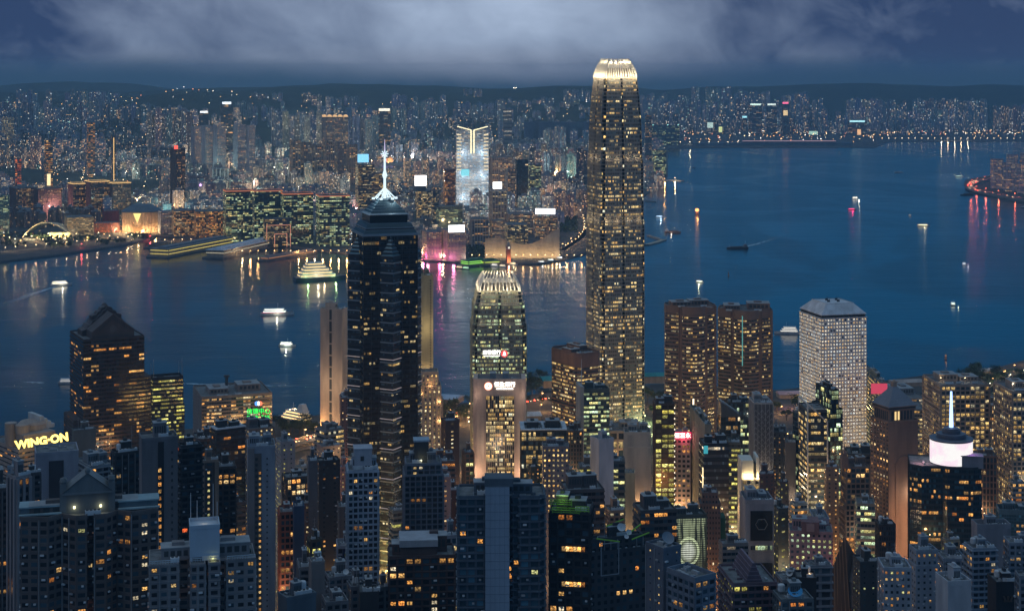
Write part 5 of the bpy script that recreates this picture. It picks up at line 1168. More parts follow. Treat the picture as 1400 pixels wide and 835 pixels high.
for k in range(26): z = z0 - 6 - 3.35*k; xx = i['L']*.34; mb.box(xx - .4, xx + .4, -i['D']/2 - .3, -i['D']/2 - .06, z, z + 1.2, 0, True)
mb.build('small_window', M_dark, i['root'])
AP('dark tower with a slanted teal roof right of the slotted grey slab', (243, 248, 276), 612, 800, th=14, wc=(.035, .04, .045), st='balcony', lit=.1, hue='red', wins=6)
i = AP('brown tower with a single column of lit square windows and tan edges', (272, 275, 298), 632, 900, th=8, wc=(.09, .075, .07), st='small', lit=0, hue='lime', trim=(.30, .22, .17), over=dict(cw=12, piers=(1.8, .6)))
for k in range(24):
    o = bpy.data.objects.new('window', WMESH[4 if k % 2 else 2]); C.objects.link(o); o.parent = i['root']; o.location = (-.5, -i['D']/2 - .12, i['H'] - 6 - 3.4*k); o.scale = (1.3, 1, 1.5)
AP('brown apartment wing stepping right of the single-column tower', (296, None, 322), 640, 915, th=4, dep=14, wc=(.08, .07, .07), st='balcony', lit=.12, hue='warm', over=dict(bands=(.6, .6)))
OF('black office with a white framed roof deck and scattered orange floors', (288, 296, 335), 590, 1150, th=20, wc=(.025, .025, .028), st='ribbon', lit=.30, hue='amber', roof='std', par=1.2); mb = MB(); q = SPECS[-1]['poly']; mb.band(q, SPECS[-1]['H'] + 1.2, SPECS[-1]['H'] + 2, .6, 0, -2.6); mb.build('roof_frame', wall((.45, .50, .57)), SPECS[-1]['root'])
OF('brown drum-fronted tower with stepped curved roof terraces', (258, None, 302), 604, 1180, th=4, dep=34, wc=(.09, .07, .065), st='ribbon', lit=.12, hue='amber', tiers=((634, 2.5), (618, 2.5)),
   poly=lambda L_, D: [(L_*.5*math.cos(math.pi*(1 + k/10)), -D*.1 + D*.4*math.sin(math.pi*(1 + k/10))) for k in range(11)] + [(L_/2, D/2), (-L_/2, D/2)])
i = AP('tall slab half tan and half pale blue with one column of amber windows', (339, None, 376), 612, 900, th=2, dep=18, wc=(.30, .33, .39), st='blank', over=dict(fh=8, bands=(.1, .05)))
mb = MB(); xw, xl_ = i['L'], -i['L']/2; y = -i['D']/2; mb.box(xl_, xl_ + xw*.24, y - .5, y - .05, 0, i['H'], 0); mb.box(xl_ + xw*.24, xl_ + xw*.50, y - .25, y - .05, 0, i['H'] - 3, 1)
for k in range(40): z = i['H'] - 6 - 3.2*k; mb.box(xl_ + xw*.27, xl_ + xw*.36, y - .4, y - .2, z - 1, z + .6, 2, True); mb.box(xl_ + xw*.68, xl_ + xw*.73, y - .2, y - .04, z - .6, z + .3, 2, True)
mb.build('stair_bay', [wall((.27, .235, .235)), wall((.15, .13, .12)), M_dark], i['root'])
for k in range(36):
    o = bpy.data.objects.new('window', WMESH[(0, 2, 1, 2)[k % 4]]); C.objects.link(o); o.parent = i['root']; o.location = (xl_ + xw*.44, y - .42, i['H'] - 14 - 3.2*k); o.scale = (1.25, 1, 1.6)
AP('pale grey curved-top block behind the tan and blue slab', (377, 384, 403), 606, 1090, th=14, wc=(.27, .29, .32), st='small', lit=.5, hue='lime', left='small', over=dict(cw=6, wx=.2, wy=.3))
OF('dark hillocky plant-roofed office with a few square lit windows', (330, 340, 375), 588, 1260, th=16, wc=(.12, .12, .13), st='small', lit=.5, hue='yellow')
OF('striped low office with pale bands and blue roof below the beige slab', (430, 445, 471), 590, 1390, th=32, wc=(.24, .24, .25), st='ribbon', lit=.3, hue='yellow', over=dict(bands=(2.0, .5)), left='ribbon', tiers=((610, .5),))
OF('low building with a reddish wall right of the beige slab', (466, None, 482), 545, 1560, th=4, dep=20, wc=(.22, .12, .11), st='small', lit=.15)
AP('black slab with a line of lit stair windows left of the white gridded tower', (432, 436, 465), 632, 1040, th=10, wc=(.028, .03, .034), st='small', lit=.15, over=dict(cw=6, wx=.2))
AP('slate slab in front of the black slab, nearly windowless', (422, None, 434), 632, 1000, th=4, dep=14, wc=(.10, .11, .13), st='blank', over=dict(fh=3.4, bands=(.2, .1)))
AP('low dark block with a roof lamp beneath the pale curved-top block', (386, 392, 424), 655, 1060, th=12, wc=(.08, .075, .075), st='grid', lit=.3, hue='warm')
AP('pinkish stepped block behind the slate slab, roof lamps glowing', (433, 440, 466), 612, 1250, th=16, wc=(.26, .21, .21), st='small', lit=.3); light(SPECS[-1]['root'], (2, -14, SPECS[-1]['H'] - 8), (1, .62, .25), 900, .5); light(SPECS[-1]['root'], (8, -14, SPECS[-1]['H'] - 3), (1, .62, .25), 600, .5)
i = AP('white apartment tower with blue-grey balcony grid left of the star-plan skyscraper base', (476, None, 517), 645, 850, th=3, dep=18, wc=(.36, .41, .49), st='balcony', lit=.12, hue='warm', wins=14, over=dict(cw=2.7, fh=3.1, bands=(.7, .6), piers=(.5, .7)), roof='std')
mb = MB(); mb.box(-4.5, 5, -5, 5, i['H'] + .5, i['H'] + 11, 0); mb.box(-4.8, 5.3, -5.3, 5.3, i['H'] + 11, i['H'] + 11.6, 0); mb.box(-1.2, .6, -5.2, -4.9, i['H'] + 5, i['H'] + 7.5, 1, True); mb.build('tank_house', [wall((.42, .44, .50)), M_dark], i['root'])
i = AP('dark twin-ribbed apartment tower with amber windows, right of the star-plan skyscraper', (553, None, 606), 636, 900, th=3, dep=20, wc=(.075, .08, .095), st='resid', lit=.18, hue='amber', wins=30, trim=(.20, .22, .26), over=dict(cw=3.2, bands=(.3, .3), piers=(.4, .6)), roof='std', tiers=((650, 1.0),))
mb = MB(); mb.box(-5, 3, -4, 4, i['H'] + .3, i['H'] + 12, 0); mb.box(-5.5, 3.5, -4.5, 4.5, i['H'] + 12, i['H'] + 13, 1); mb.build('tank_house', [wall((.05, .055, .06)), wall((.35, .45, .55))], i['root']); light(i['root'], (-1, -6.5, i['H'] + 2.4), (1, .9, .5), 120, .3)
i = AP('brown brick apartment block with a pale slab roof at lower centre', (532, None, 622), 762, 720, th=2, dep=18, wc=(.10, .065, .06), st='balcony', lit=.12, hue='amber', wins=22, over=dict(cw=3.6, bands=(.3, .5)))
mb = MB(); xa, za = loc_on(i, 548, 748); xb, _ = loc_on(i, 597, 748); mb.box(xa, xb, -8, 6, i['H'], za, 0); mb.box(xa - .6, xb + .6, -9, 6.5, za, za + 3.0, 1); mb.build('roof_house', [wall((.10, .07, .065)), wall((.36, .38, .42))], i['root'])
AP('slim brown slab with a row of dark windows left of the white gridded tower', (463, None, 481), 695, 950, th=3, dep=14, wc=(.16, .125, .115), st='small', lit=.03, over=dict(cw=8, wx=.16, wy=.35))
i = AP('white and navy block with a round crescent emblem panel', (461, None, 492), 748, 880, th=2, dep=14, wc=(.36, .36, .42), st='grid', lit=.12, hue='amber', over=dict(cw=3, bands=(.9, .2), piers=(.6, .25)))
mb = MB(); y = -i['D']/2; mb.box(-3.4, 3.2, y - .8, y - .3, i['H'] - 8, i['H'] - .5, 0, True)
mb.face([(2.0*math.cos(2*math.pi*k/20) - .2, y - .85, i['H'] - 4 + 2.0*math.sin(2*math.pi*k/20)) for k in range(20)], 1); mb.face([(1.7*math.cos(2*math.pi*k/20) + .6, y - .9, i['H'] - 4 + 1.7*math.sin(2*math.pi*k/20)) for k in range(20)], 2); mb.build('emblem_panel', [wall((.02, .025, .07)), wall((.55, .42, .05)), wall((.30, .31, .36))], i['root'])
AP('plain tan slab tower with bare side walls at lower left of centre', (422, 426, 444), 771, 700, th=10, wc=(.27, .235, .225), st='blank', over=dict(fh=6))
AP('stepped grey tenement beside the plain tan slab', (409, None, 424), 778, 715, th=4, dep=14, wc=(.20, .19, .20), st='resid', lit=.1)
i = AP('red-brick lit tenement glowing orange at its foot', (383, None, 403), 702, 960, th=4, dep=16, wc=(.30, .11, .07), st='grid', lit=.5, hue='warm', over=dict(fh=3.6)); light(i['root'], (-6, -14, i['H'] - 52), (1, .42, .14), 3500, 1)
AP('deep blue painted slab beside the red-brick tenement', (402, None, 416), 694, 950, th=4, dep=12, wc=(.035, .075, .16), st='blank', roof='std')
AP('narrow brown block with a chain of yellow lights behind the blue slab', (414, None, 426), 690, 1000, th=4, dep=12, wc=(.14, .09, .075), st='small', lit=1.2, hue='yellow', over=dict(cw=6, wx=.22, wy=.3))
AP('dark blue corner block with a bare roof at the bottom edge', (380, 392, 432), 820, 640, th=24, wc=(.12, .15, .18), st='blank', over=dict(fh=7))
AP('small tenement with curved parapet and water tanks at the bottom edge', (440, 446, 476), 826, 690, th=10, wc=(.20, .19, .20), st='resid', lit=.12)
AP('low cluttered tenement roofs left of the brown brick block', (474, 480, 502), 805, 720, th=12, wc=(.17, .17, .19), st='punch', lit=.15)
AP('dark low block with one lit doorway left of the brown brick block', (492, None, 518), 812, 700, th=3, dep=14, wc=(.05, .05, .055), st='blank'); 
AP('grey low tenement with white roof dish under the emblem block', (444, 450, 486), 792, 780, th=12, wc=(.19, .19, .21), st='resid', lit=.12); dish(SPECS[-1]['root'], 2, -4, SPECS[-1]['H'] + 2.5, 1.5)
AP('teal-roofed low block beside the brown brick block', (512, 516, 536), 806, 720, th=14, wc=(.11, .13, .15), st='resid', lit=.1); dish(SPECS[-1]['root'], 3, -2, SPECS[-1]['H'] + 3, 1.8)
AP('slim brown tower with a dotted column of lights, left of the beige bank block', (603, 609, 628), 577, 1250, th=16, wc=(.075, .05, .045), st='small', lit=1.2, hue='yellow', over=dict(cw=8, wx=.16, wy=.3))
AP('brown stepped office in front of the slim dotted tower', (596, None, 622), 632, 1180, th=4, dep=20, wc=(.15, .085, .065), st='ribbon', lit=.5, hue='amber')
AP('salmon-pink narrow block right of the dark twin-ribbed tower', (602, None, 616), 654, 1000, th=4, dep=14, wc=(.45, .28, .25), st='small', lit=.6, over=dict(cw=6, wx=.2, wy=.3))
AP('small white-roofed block with a lit shop floor under the salmon block', (602, 606, 628), 735, 800, th=12, wc=(.24, .24, .27), st='grid', lit=.5, hue='yellow')
AP('dark red-brown slab between the salmon block and the glass apartment tower', (612, None, 628), 672, 1020, th=4, dep=14, wc=(.12, .06, .045), st='small', lit=.3)
OF('dark cluttered podium roof with white chillers below the beige slab', (866, 876, 925), 700, 900, th=14, wc=(.09, .08, .08), st='ribbon', lit=.5, hue='amber', roof='std')
i = OF('warm-lit corner building with orange neon floor lines left of the coin projection', (886, 892, 914), 712, 940, th=14, wc=(.06, .05, .05), st='ribbon', lit=.3, hue='amber', over=dict(bands=(1.0, .3)))
mb = MB(); k = i['H'] - 4
for q in range(6): mb.box(-i['L']/2 - .4, i['L']/2 + .4, -i['D']/2 - .7, -i['D']/2 - .35, k - q*7.5, k - q*7.5 + .55, 0, True)
mb.build('neon_line', glow((1, .42, .18), .95), i['root'])
sg = thing('sign', 'small yellow-white vertical shop sign above the orange neon floor lines', 'sign', (gx(897, 930), 928, gz(702, 930)), 0); mb = MB(); mb.box(-1.6, 1.6, 0, .5, -4.2, 4.2, 0, True); mb.build('sign_board', glow((1, .72, .12), 1.3), sg); text_mesh('lettering', '新', glow((1, 1, .85), 2.5), 2.8, sg, (0, -.2, 1.6)); text_mesh('lettering', '記', glow((1, 1, .85), 2.5), 2.8, sg, (0, -.2, -1.8))
OF('dark low roof with clutter between the lit-column slab and the chiller podium', (766, 774, 826), 672, 960, th=10, wc=(.10, .085, .085), st='ribbon', lit=.15)
OF('grey slotted block with thin lit edges left of the green-lit slender tower', (776, None, 796), 590, 1390, th=4, dep=20, wc=(.13, .10, .09), st='fins', lit=.12)
OF('low grey roof block with louvres under the green-lit slender tower', (793, None, 812), 640, 1220, th=4, dep=18, wc=(.12, .12, .12), st='ribbon', lit=1.4, hue='lime')
# --- rounded department store with letter sign at far left
i = OF('beige banded department store with round roof drums at far left', (-14, 26, 88), 617, 1350, th=24, wc=(.42, .32, .27), st='ribbon', lit=.18, hue='amber', over=dict(bands=(2.4, .6)), roof='flat', par=1.5)
H = i['H']; r0 = i['root']; bm = wall((.42, .33, .28)); mb = MB()
mb.box(-i['L']*.36, i['L']*.34, -i['D']*.44, i['D']*.1, H, H + 12, 0); mb.lathe([(6, H + 12), (6, H + 19), (0, H + 19)], 18, 0, (-i['L']*.26, -i['D']*.25)); mb.lathe([(5, H), (5, H + 20), (0, H + 20)], 18, 0, (-i['L']*.42, -i['D']*.1)); mb.lathe([(12, H + 12), (12, H + 17), (10, H + 19), (0, H + 19)], 24, 0, (i['L']*.05, -i['D']*.1))
for k in range(4): mb.box(i['L']*.16 + k*3.4, i['L']*.16 + k*3.4 + 3.4, -i['D']*.2, i['D']*.2, H + 12, H + 23 - k*2.6, 1)
mb.build('roof_drums', [bm, wall((.52, .52, .52))], r0)
sg = thing('sign', 'large glowing yellow lower-case letter sign on the beige department store', 'sign', (gx(56, 1335), 1338, gz(606, 1335)), rad(22)); lt = text_mesh('lettering', 'WING·ON', glow((1, .72, .16), 2.3), 9.2, sg, (0, 0, 1.2), rot=(rad(90), rad(-5), 0), extrude=.5, bold=.42)
for x in (-12, 0, 12): light(sg, (x, -3.5, -5), (1, .58, .2), 500, .8)
# --- plain fill-in blocks deep in the street canyons
fill_spots = [(130, 690, 1050), (165, 700, 1000), (232, 640, 1100), (322, 690, 1080), (412, 640, 1180), (445, 700, 1100), (470, 640, 1200), (545, 700, 1080), (640, 620, 1350), (730, 640, 1250), (780, 650, 1330), (800, 700, 1040), (840, 700, 1010), (975, 640, 1330), (1045, 650, 1240), (1070, 660, 1220), (1092, 690, 1130), (1120, 710, 1060), (1185, 640, 1330), (1240, 640, 1290), (1330, 690, 1150), (1350, 640, 1380), (70, 640, 1150), (20, 640, 1120), (-30, 650, 1150), (290, 720, 980), (355, 640, 1150), (505, 640, 1150), (690, 700, 1000), (590, 690, 1120), (1300, 740, 960), (1390, 660, 1250), (430, 740, 900), (550, 740, 980)]
rf = random.Random(21)
tone = [('tan', TAN), ('grey', GREY), ('brown', BRN), ('dark', (.06, .06, .065)), ('pale', (.34, .34, .36)), ('blue-grey', BLU)]
where = lambda x: ['at the far left under the letter sign', 'in front of the gabled granite tower', 'below the long waterfront block', 'left of the star-plan skyscraper', 'around the beige bank block', 'below the tallest tower', 'below the twin brown towers', 'below the white hipped tower', 'around the tan pyramid tower', 'right of the round screen tower'][max(0, min(9, int(x // 140)))]
for k, (x, y, d) in enumerate(fill_spots):
    tn, col = tone[k % 6]; w = rf.uniform(16, 28)
    OF(f'{tn} mid-height block wedged in the street canyon {where(x)}', (x - w/2, x - w*.25, x + w/2), y, d, th=rf.uniform(8, 30), wc=tuple(c * rf.uniform(.8, 1.2) for c in col), st=rf.choice(['ribbon', 'punch', 'grid', 'resid', 'small']), lit=rf.uniform(.15, .7), hue=rf.choice(['warm', 'amber', 'yellow', 'lime', 'green']), group='fill-in blocks deep between the towers')
# ------------------------------------------------------------------ far side: landmark buildings
def FT(name, cat, label, px, yt, yb, d=None, **k):
    """far building: base row yb gives the distance unless d is set"""
    d = d or gd(yb, 4)
    k.setdefault('z0', 2.0); k.setdefault('roof', 'flat'); k.setdefault('st', 'punch')
    o = dict(bands=None, piers=None); o.update(k.pop('over', {})); k['over'] = o
    c = max(3.0, d / 1100); o.setdefault('cw', c); o.setdefault('fh', c * .95)
    return tower(name, cat, label, px, yt, d, **k)
def FO(l, px, yt, yb, **k): return FT('office_tower', 'office tower', l, px, yt, yb, **k)
def FA(l, px, yt, yb, **k): return FT('apartment_tower', 'apartment tower', l, px, yt, yb, **k)
def screen(info, px0, px1, y0, y1, col, st, label=None, name='screen', proud=1.0):
    x0, z1 = loc_on(info, px0, y0); x1, z0 = loc_on(info, px1, y1); y = -info['D']/2
    mb = MB(); mb.box(x0, x1, y - proud, y - .1 if z0 < info['H'] else y + 1.5, z0, z1, 0, True)
    if z0 >= info['H'] - .5:
        for q in (.2, .8): mb.box(x0 + (x1-x0)*q - .6, x0 + (x1-x0)*q + .6, y, y + 1.2, info['H'] - 1, z0, 1)
    o = mb.build(name, [glow(col, st), M_steel], info['root']); 
    if label: o['label'] = label
    return o
# green glass harbour-side offices
gk = dict(st='ribbon', wc=(.05, .07, .065), lit=.62, hue='green', bright=1.1, gcol=(.02, .035, .03), over=dict(cw=4.5, fh=4.2, wx=.9, wy=.6, bands=(1.2, .4)))
for px, yt, yb, lab in (((305, 309, 345), 262, 330, 'leftmost of the green-lit glass harbour offices, teal screen glow on its front'), ((344, 348, 386), 262, 328, 'second from left of the green-lit glass harbour offices, plain dark front'), ((384, 388, 428), 266, 333, 'third from left of the green-lit glass harbour offices, red roof edge'), ((432, 437, 478), 269, 336, 'rightmost of the green-lit glass harbour offices, beside the spired tower')):
    kk = dict(gk); i = FO(lab, px, yt, yb, th=8, **{**kk, 'over': dict(gk['over'])}); mb = MB(); mb.band(i['poly'], i['H'] - .6, i['H'] + 1.6, .7, 0); mb.build('roof_edge', glow((1, .30, .12), .42), i['root'])
FO('low glass office with an orange outlined portal frame beside the green-lit offices', (360, 362, 396), 300, 337, th=6, wc=(.05, .05, .05), st='ribbon', lit=.5, hue='yellow', over=dict(bands=(1, .3)))
i = SPECS[-1]; mb = MB(); y = -i['D']/2 - .8
for (xa, za, xb, zb) in ((-24, 0, -24, 50), (-24, 50, 30, 50), (30, 50, 30, 0), (-6, 0, -6, 30), (-6, 30, 22, 30), (22, 30, 22, 0)): mb.tube((xa, y, za), (xb, y, zb), .8, 4)
mb.build('portal_frame', glow((1, .42, .25), .55), i['root'])
i = FO('brown tower topped by a tilted blue-white lit billboard', (486, 490, 512), 226, 305, th=10, wc=(.20, .15, .13), st='ribbon', lit=.5, hue='yellow', over=dict(bands=(1.4, .4))); screen(i, 489, 504, 211, 222, (.25, .65, 1.0), 1.1, 'blue billboard')
FO('round-topped dark office right of the billboard tower', (500, 504, 528), 238, 300, th=10, wc=(.07, .07, .075), st='ribbon', lit=.7, hue='yellow', over=dict(bands=(1.4, .4)))
i = FO('narrow leaning-ribbed tower glowing yellow below a big white screen', (556, 572, 589), 262, 312, th=10, wc=(.10, .10, .11), st='ribbon', lit=1.6, hue='yellow', over=dict(bands=(1.6, .5)), bright=1.2); screen(i, 567, 583, 240, 254, (1, .98, .95), 1.9, 'tilted white advertising screen')
mb = MB(); x, z = loc_on(i, 575, 262); mb.box(x - 12, x + 12, -i['D']/2, i['D']*.2, i['H'], i['H'] + 26, 0); mb.build('roof_block', wall((.12, .13, .14)), i['root'])
# tall blue-white tower with two lit lines flaring at the top
d = 4350; i = FO('tallest blue-white far-shore tower with two glowing vertical lines flaring outward at its top', (624, None, 668), 178, 0, d=d, th=2.0, dep=50, wc=(.62, .66, .70), st='ribbon', lit=2.6, hue='white', bright=.9, gcol=(.16, .21, .25), over=dict(cw=4, fh=4.2, bands=(1.0, .5)), roof='flat')
y = -i['D']/2 - 1.2; mb = MB(); q = lambda px, py: loc_on(i, px, py)
for xa, xb in ((644, 625), (648, 667)): a = q(xa, 210); b = q(xa, 178); c = q(xb, 173); mb.tube((a[0], y, a[1]), (b[0], y, b[1]), 1.5, 5); mb.tube((b[0], y, b[1]), (c[0], y, c[1]), 1.3, 5)
mb.build('light_line', glow((1, .86, .52), 1.5), i['root']); mb = MB()
for k in range(11): 
    for s in (-1, 1): x = s * i['L'] * .42; z = i['H'] - 14 - k * 9.5; mb.box(x - 6, x + 6, y - .3, y + .9, z, z + 2.6, 0, True)
mb.build('floor_light', glow((1, .80, .48), .9), i['root']); a = q(636, 278)
mb = MB(); mb.box(-i['L']/2, i['L']/2, y - 14, y, 0, a[1] - 14, 0); mb.build('podium', facade((.4, .38, .33), .7, .6, 1.6, 'yellow', 1.0), i['root'])
x, z = q(636, 236); mb = MB(); mb.box(x - 11, x + 11, y - .3, y + .3, z - 9, z + 9, 0, True); mb.build('screen', glow((.25, .75, .85), .9), i['root'])
for k in (-30, -10, 10, 30): light(i['root'], (k, y - 20, 12), (1, .86, .6), 60000, 3)
for z in (60, 120, 180):
    for k in (-26, 26): light(i['root'], (k, y - 16, z), (.8, .92, 1), 16000, 2, name='facade_floodlight')
i = FO('pale ribbed hotel tower with a white roof screen beside the flared-line tower', (669, 673, 693), 262, 318, th=12, wc=(.42, .38, .36), st='fins', lit=.3, hue='yellow', over=dict(piers=(1.5, .8), cw=7)); screen(i, 674, 686, 249, 258, (1, .99, .92), 2.4, 'white screen')
FO('dark teal windowless slab right of the flared-line tower', (704, 706, 722), 219, 290, th=14, wc=(.025, .06, .07), st='curtain', lit=.03, over=dict(bands=(.3, .2)))
FO('teal glass tower with one lit face right of the dark teal slab', (720, 723, 740), 226, 286, th=12, wc=(.10, .12, .12), st='ribbon', lit=.9, hue='green', over=dict(bands=(1, .3)))
FO('slender lit apartment hotel left of the dark teal slab', (690, 694, 706), 232, 300, th=10, wc=(.26, .24, .23), st='fins', lit=.9, hue='warm', over=dict(piers=(1, .5)))
i = FO('wide waterfront hotel with a long glowing white roof sign', (728, 731, 762), 296, 325, th=-8, wc=(.40, .34, .30), st='grid', lit=.9, hue='warm', over=dict(bands=(1, .4), piers=(1, .4))); screen(i, 732, 759, 285, 293, (1, 1, 1), 1.9, name='roof_sign')
FO('hotel wing left of the long white roof sign', (692, 695, 729), 293, 322, th=6, wc=(.36, .31, .28), st='grid', lit=.9, hue='warm', over=dict(bands=(1, .4), piers=(1, .4)))
FO('cream hotel with a blue panel front behind the sail-roofed hall', (690, 694, 722), 308, 338, th=6, wc=(.42, .34, .26), st='grid', lit=.8, hue='yellow', over=dict(bands=(1, .4)))
FO('grey slab with white framed signs behind the clock tower', (670, 673, 690), 302, 340, th=8, wc=(.34, .30, .28), st='punch', lit=.9, hue='warm')
i = FO('waterfront shopping block with a white roof sign and pink-lit base', (602, 612, 637), 316, 356, th=14, wc=(.36, .31, .31), st='punch', lit=.9, hue='warm'); screen(i, 613, 635, 308, 317, (.95, 1, 1), 2.2, name='roof_sign')
light(i['root'], (-10, -i['D']/2 - 12, 8), (1, .25, .5), 15000, 3); light(i['root'], (20, -i['D']/2 - 12, 8), (1, .8, .6), 8000, 3)
i = FO('long grey waterfront block glowing magenta at street level', (560, 584, 604), 318, 354, th=14, wc=(.30, .27, .28), st='punch', lit=.8, hue='warm'); light(i['root'], (8, -i['D']/2 - 14, 8), (1, .12, .35), 20000, 3); light(i['root'], (-18, -i['D']/2 - 14, 10), (1, .3, .5), 12000, 3)
FO('cylindrical-cornered hotel tower behind the magenta-lit block', (589, 592, 600), 262, 318, th=10, wc=(.13, .14, .15), st='ribbon', lit=.5, hue='yellow', over=dict(bands=(1, .3)))
FO('low dark-green glass office between the leaning screen tower and the flared-line tower', (596, 600, 632), 283, 322, th=10, wc=(.05, .075, .075), st='ribbon', lit=.35, hue='green', over=dict(bands=(1, .3)))
FO('red-lit narrow office left of the flared-line tower', (606, 608, 622), 232, 300, th=6, wc=(.22, .08, .07), st='ribbon', lit=.7, hue='amber')
FO('pale paired residential blocks behind the waterfront shopping block', (642, 645, 668), 300, 340, th=6, wc=(.40, .37, .35), st='fins', lit=.4, over=dict(piers=(1.4, .7), cw=6))
FO('striped apartment slabs with warm windows right of the flared-line tower', (670, 673, 700), 216, 282, th=6, wc=(.36, .32, .30), st='fins', lit=.8, over=dict(piers=(1.2, .6), cw=6))
# tall dark residential pair by the cultural district
FA('tallest dark apartment tower on the left of the far shore with a red roof light', (231, 240, 253), 203, 296, th=20, wc=(.085, .075, .085), st='punch', lit=.55, hue='warm', over=dict(piers=(1.2, .8)))
screen(SPECS[-1], 238, 243, 199, 204, (1, .12, .08), 1.3, name='roof_light')
for px, yt, yb, lab in (((13, 22, 52), 258, 300, 'left brown lit estate slab behind the striped arch station'), ((47, 52, 84), 259, 301, 'middle brown lit estate slab behind the striped arch station'), ((93, 100, 118), 252, 300, 'narrow brown estate slab left of the gold-topped estate slabs'), ((116, 124, 150), 249, 301, 'gold-topped brown estate slab, left of two'), ((148, 154, 179), 251, 301, 'gold-topped brown estate slab, right of two')):
    i = FA(lab, px, yt, yb, th=16, wc=(.15, .11, .10), st='punch', lit=1.0, hue='warm', over=dict(piers=(1.5, .8)))
    if 'gold' in lab: mb = MB(); mb.band(i['poly'], i['H'], i['H'] + 1.8, .6, 0); mb.build('roof_light', glow((1, .62, .22), .9), i['root'])
for px, yt, yb, lab in (((261, 266, 279), 173, 228, 'first from left'), ((275, 281, 292), 172, 230, 'second from left'), ((291, 297, 309), 171, 231, 'third from left'), ((319, 325, 336), 171, 231, 'fourth from left'), ((337, 341, 349), 172, 236, 'rightmost')):
    FA(f'{lab} of five pale estate towers with bare sides and a lit central strip', px, yt, yb, d=gd(yb, 30), th=38, wc=(.33, .32, .38), st='punch', left='blank', lit=.8, hue='warm', group='five pale estate towers with lit strips')
for k in range(6): FA(f'brown tenement slab, {["first","second","third","fourth","fifth","sixth"][k]} from left in the dense row behind the green-lit offices', (396 + k*15.5, 400 + k*15.5, 411 + k*15.5), 192 + (k % 3)*3, 0, d=5400 + 60*k, th=14, wc=(.22, .18, .17), st='fins', lit=.35, over=dict(piers=(1.6, .8), cw=8), group='brown tenement slabs behind the green-lit offices')
FA('ochre floodlit block left of the green-lit office roofs', (400, 404, 434), 221, 258, th=8, wc=(.36, .27, .16), st='fins', lit=.5, hue='yellow', over=dict(piers=(2, 1), cw=9))
for k in range(5):
    i = FA(f'{["first","second","third","fourth","fifth"][k]} from left of five dark towers crowned by gold lit arches', (440 + k*7.3, None, 447 + k*7.3), 160, 0, d=6600, th=2.0, dep=22, wc=(.16, .16, .18), st='punch', lit=.5, group='five towers with gold arched tops')
    mb = MB(); r_ = i['L']*.46
    for q in range(8): a, b = math.pi*q/8, math.pi*(q+1)/8; mb.face([(r_*math.cos(a), -i['D']/2 - .5, i['H'] + r_*math.sin(a)), (r_*math.cos(a), i['D']/2, i['H'] + r_*math.sin(a)), (r_*math.cos(b), i['D']/2, i['H'] + r_*math.sin(b)), (r_*math.cos(b), -i['D']/2 - .5, i['H'] + r_*math.sin(b))], 0); mb.face([(0, -i['D']/2 - .5, i['H']), (r_*math.cos(a), -i['D']/2 - .5, i['H'] + r_*math.sin(a)), (r_*math.cos(b), -i['D']/2 - .5, i['H'] + r_*math.sin(b))], 0)
    mb.build('arched_top', glow((1, .60, .26), .8), i['root'])
for k in range(9): FA(f'{["first","second","third","fourth","fifth","sixth","seventh","eighth","ninth"][k]} from left in the long dark-blue wall of unlit slabs left of the tallest tower', (717 + k*10, None, 726.4 + k*10), 167, 0, d=7600 + (k % 2)*40, th=2.0, dep=30, wc=(.10, .15, .24), st='blank', lit=0, over=dict(piers=(4, 2), cw=16), group='dark-blue wall of unlit slabs')
FO('blocky tower with bright horizontal lit bars behind the flared-line tower', (688, None, 700), 150, 0, d=7200, th=2.0, dep=30, wc=(.16, .16, .18), st='ribbon', lit=1.5, hue='white', over=dict(cw=30, fh=18, wx=.95, wy=.3))
i = FO('dark office with a glowing white top band on the far left skyline', (302, None, 318), 141, 0, d=7000, th=2.0, dep=30, wc=(.10, .11, .14), st='curtain', lit=.25); screen(i, 304, 316, 139.5, 142.5, (.85, .95, 1), 1.6, name='roof_sign')
i = FO('dark office with a pale lit roof band above the stadium', (517, None, 534), 150, 0, d=7000, th=2.0, dep=30, wc=(.10, .11, .14), st='curtain', lit=.25, over=dict()); screen(i, 518, 533, 148.5, 152, (1, .95, .75), 1.2, name='roof_sign')
i = FO('slim office with a white roof band right of the far left skyline estate', (273, None, 285), 154, 0, d=6800, th=2.0, dep=26, wc=(.08, .13, .18), st='curtain', lit=.1); screen(i, 273.5, 284, 152, 154.5, (.9, .97, 1), 1.3, name='roof_sign')
FA('cream floodlit block at the far left edge', (3, None, 19), 161, 0, d=7400, th=2.0, dep=30, wc=(.48, .40, .28), st='punch', lit=3, hue='yellow')
FA('tower with glowing yellow stair strip in the left skyline middle', (118, 121, 130), 168, 0, d=5900, th=10, wc=(.06, .065, .08), st='ribbon', lit=1.5, hue='amber', over=dict(cw=7, fh=6))
FA('dark tower with a golden vertical strip and lit crown', (151, 153, 158), 186, 0, d=5600, th=10, wc=(.06, .06, .08), st='punch', lit=.2); i = SPECS[-1]; mb = MB(); mb.box(-1.5, 1.5, -i['D']/2 - .8, -i['D']/2 - .2, 20, i['H'] - 6, 0, True); mb.build('light_strip', glow((1, .62, .22), .9), i['root'])
FA('dark tower with scattered wide lit floors left of the golden strip tower', (60, 63, 72), 192, 0, d=5300, th=10, wc=(.05, .055, .07), st='ribbon', lit=1.0, hue='amber', over=dict(cw=8, fh=6))
FA('building with a red glowing front at the left', (21, None, 29), 218, 0, d=5000, th=2.0, dep=20, wc=(.3, .1, .08), st='ribbon', lit=3.0, hue='red', over=dict(cw=6, fh=6), bright=1.3)
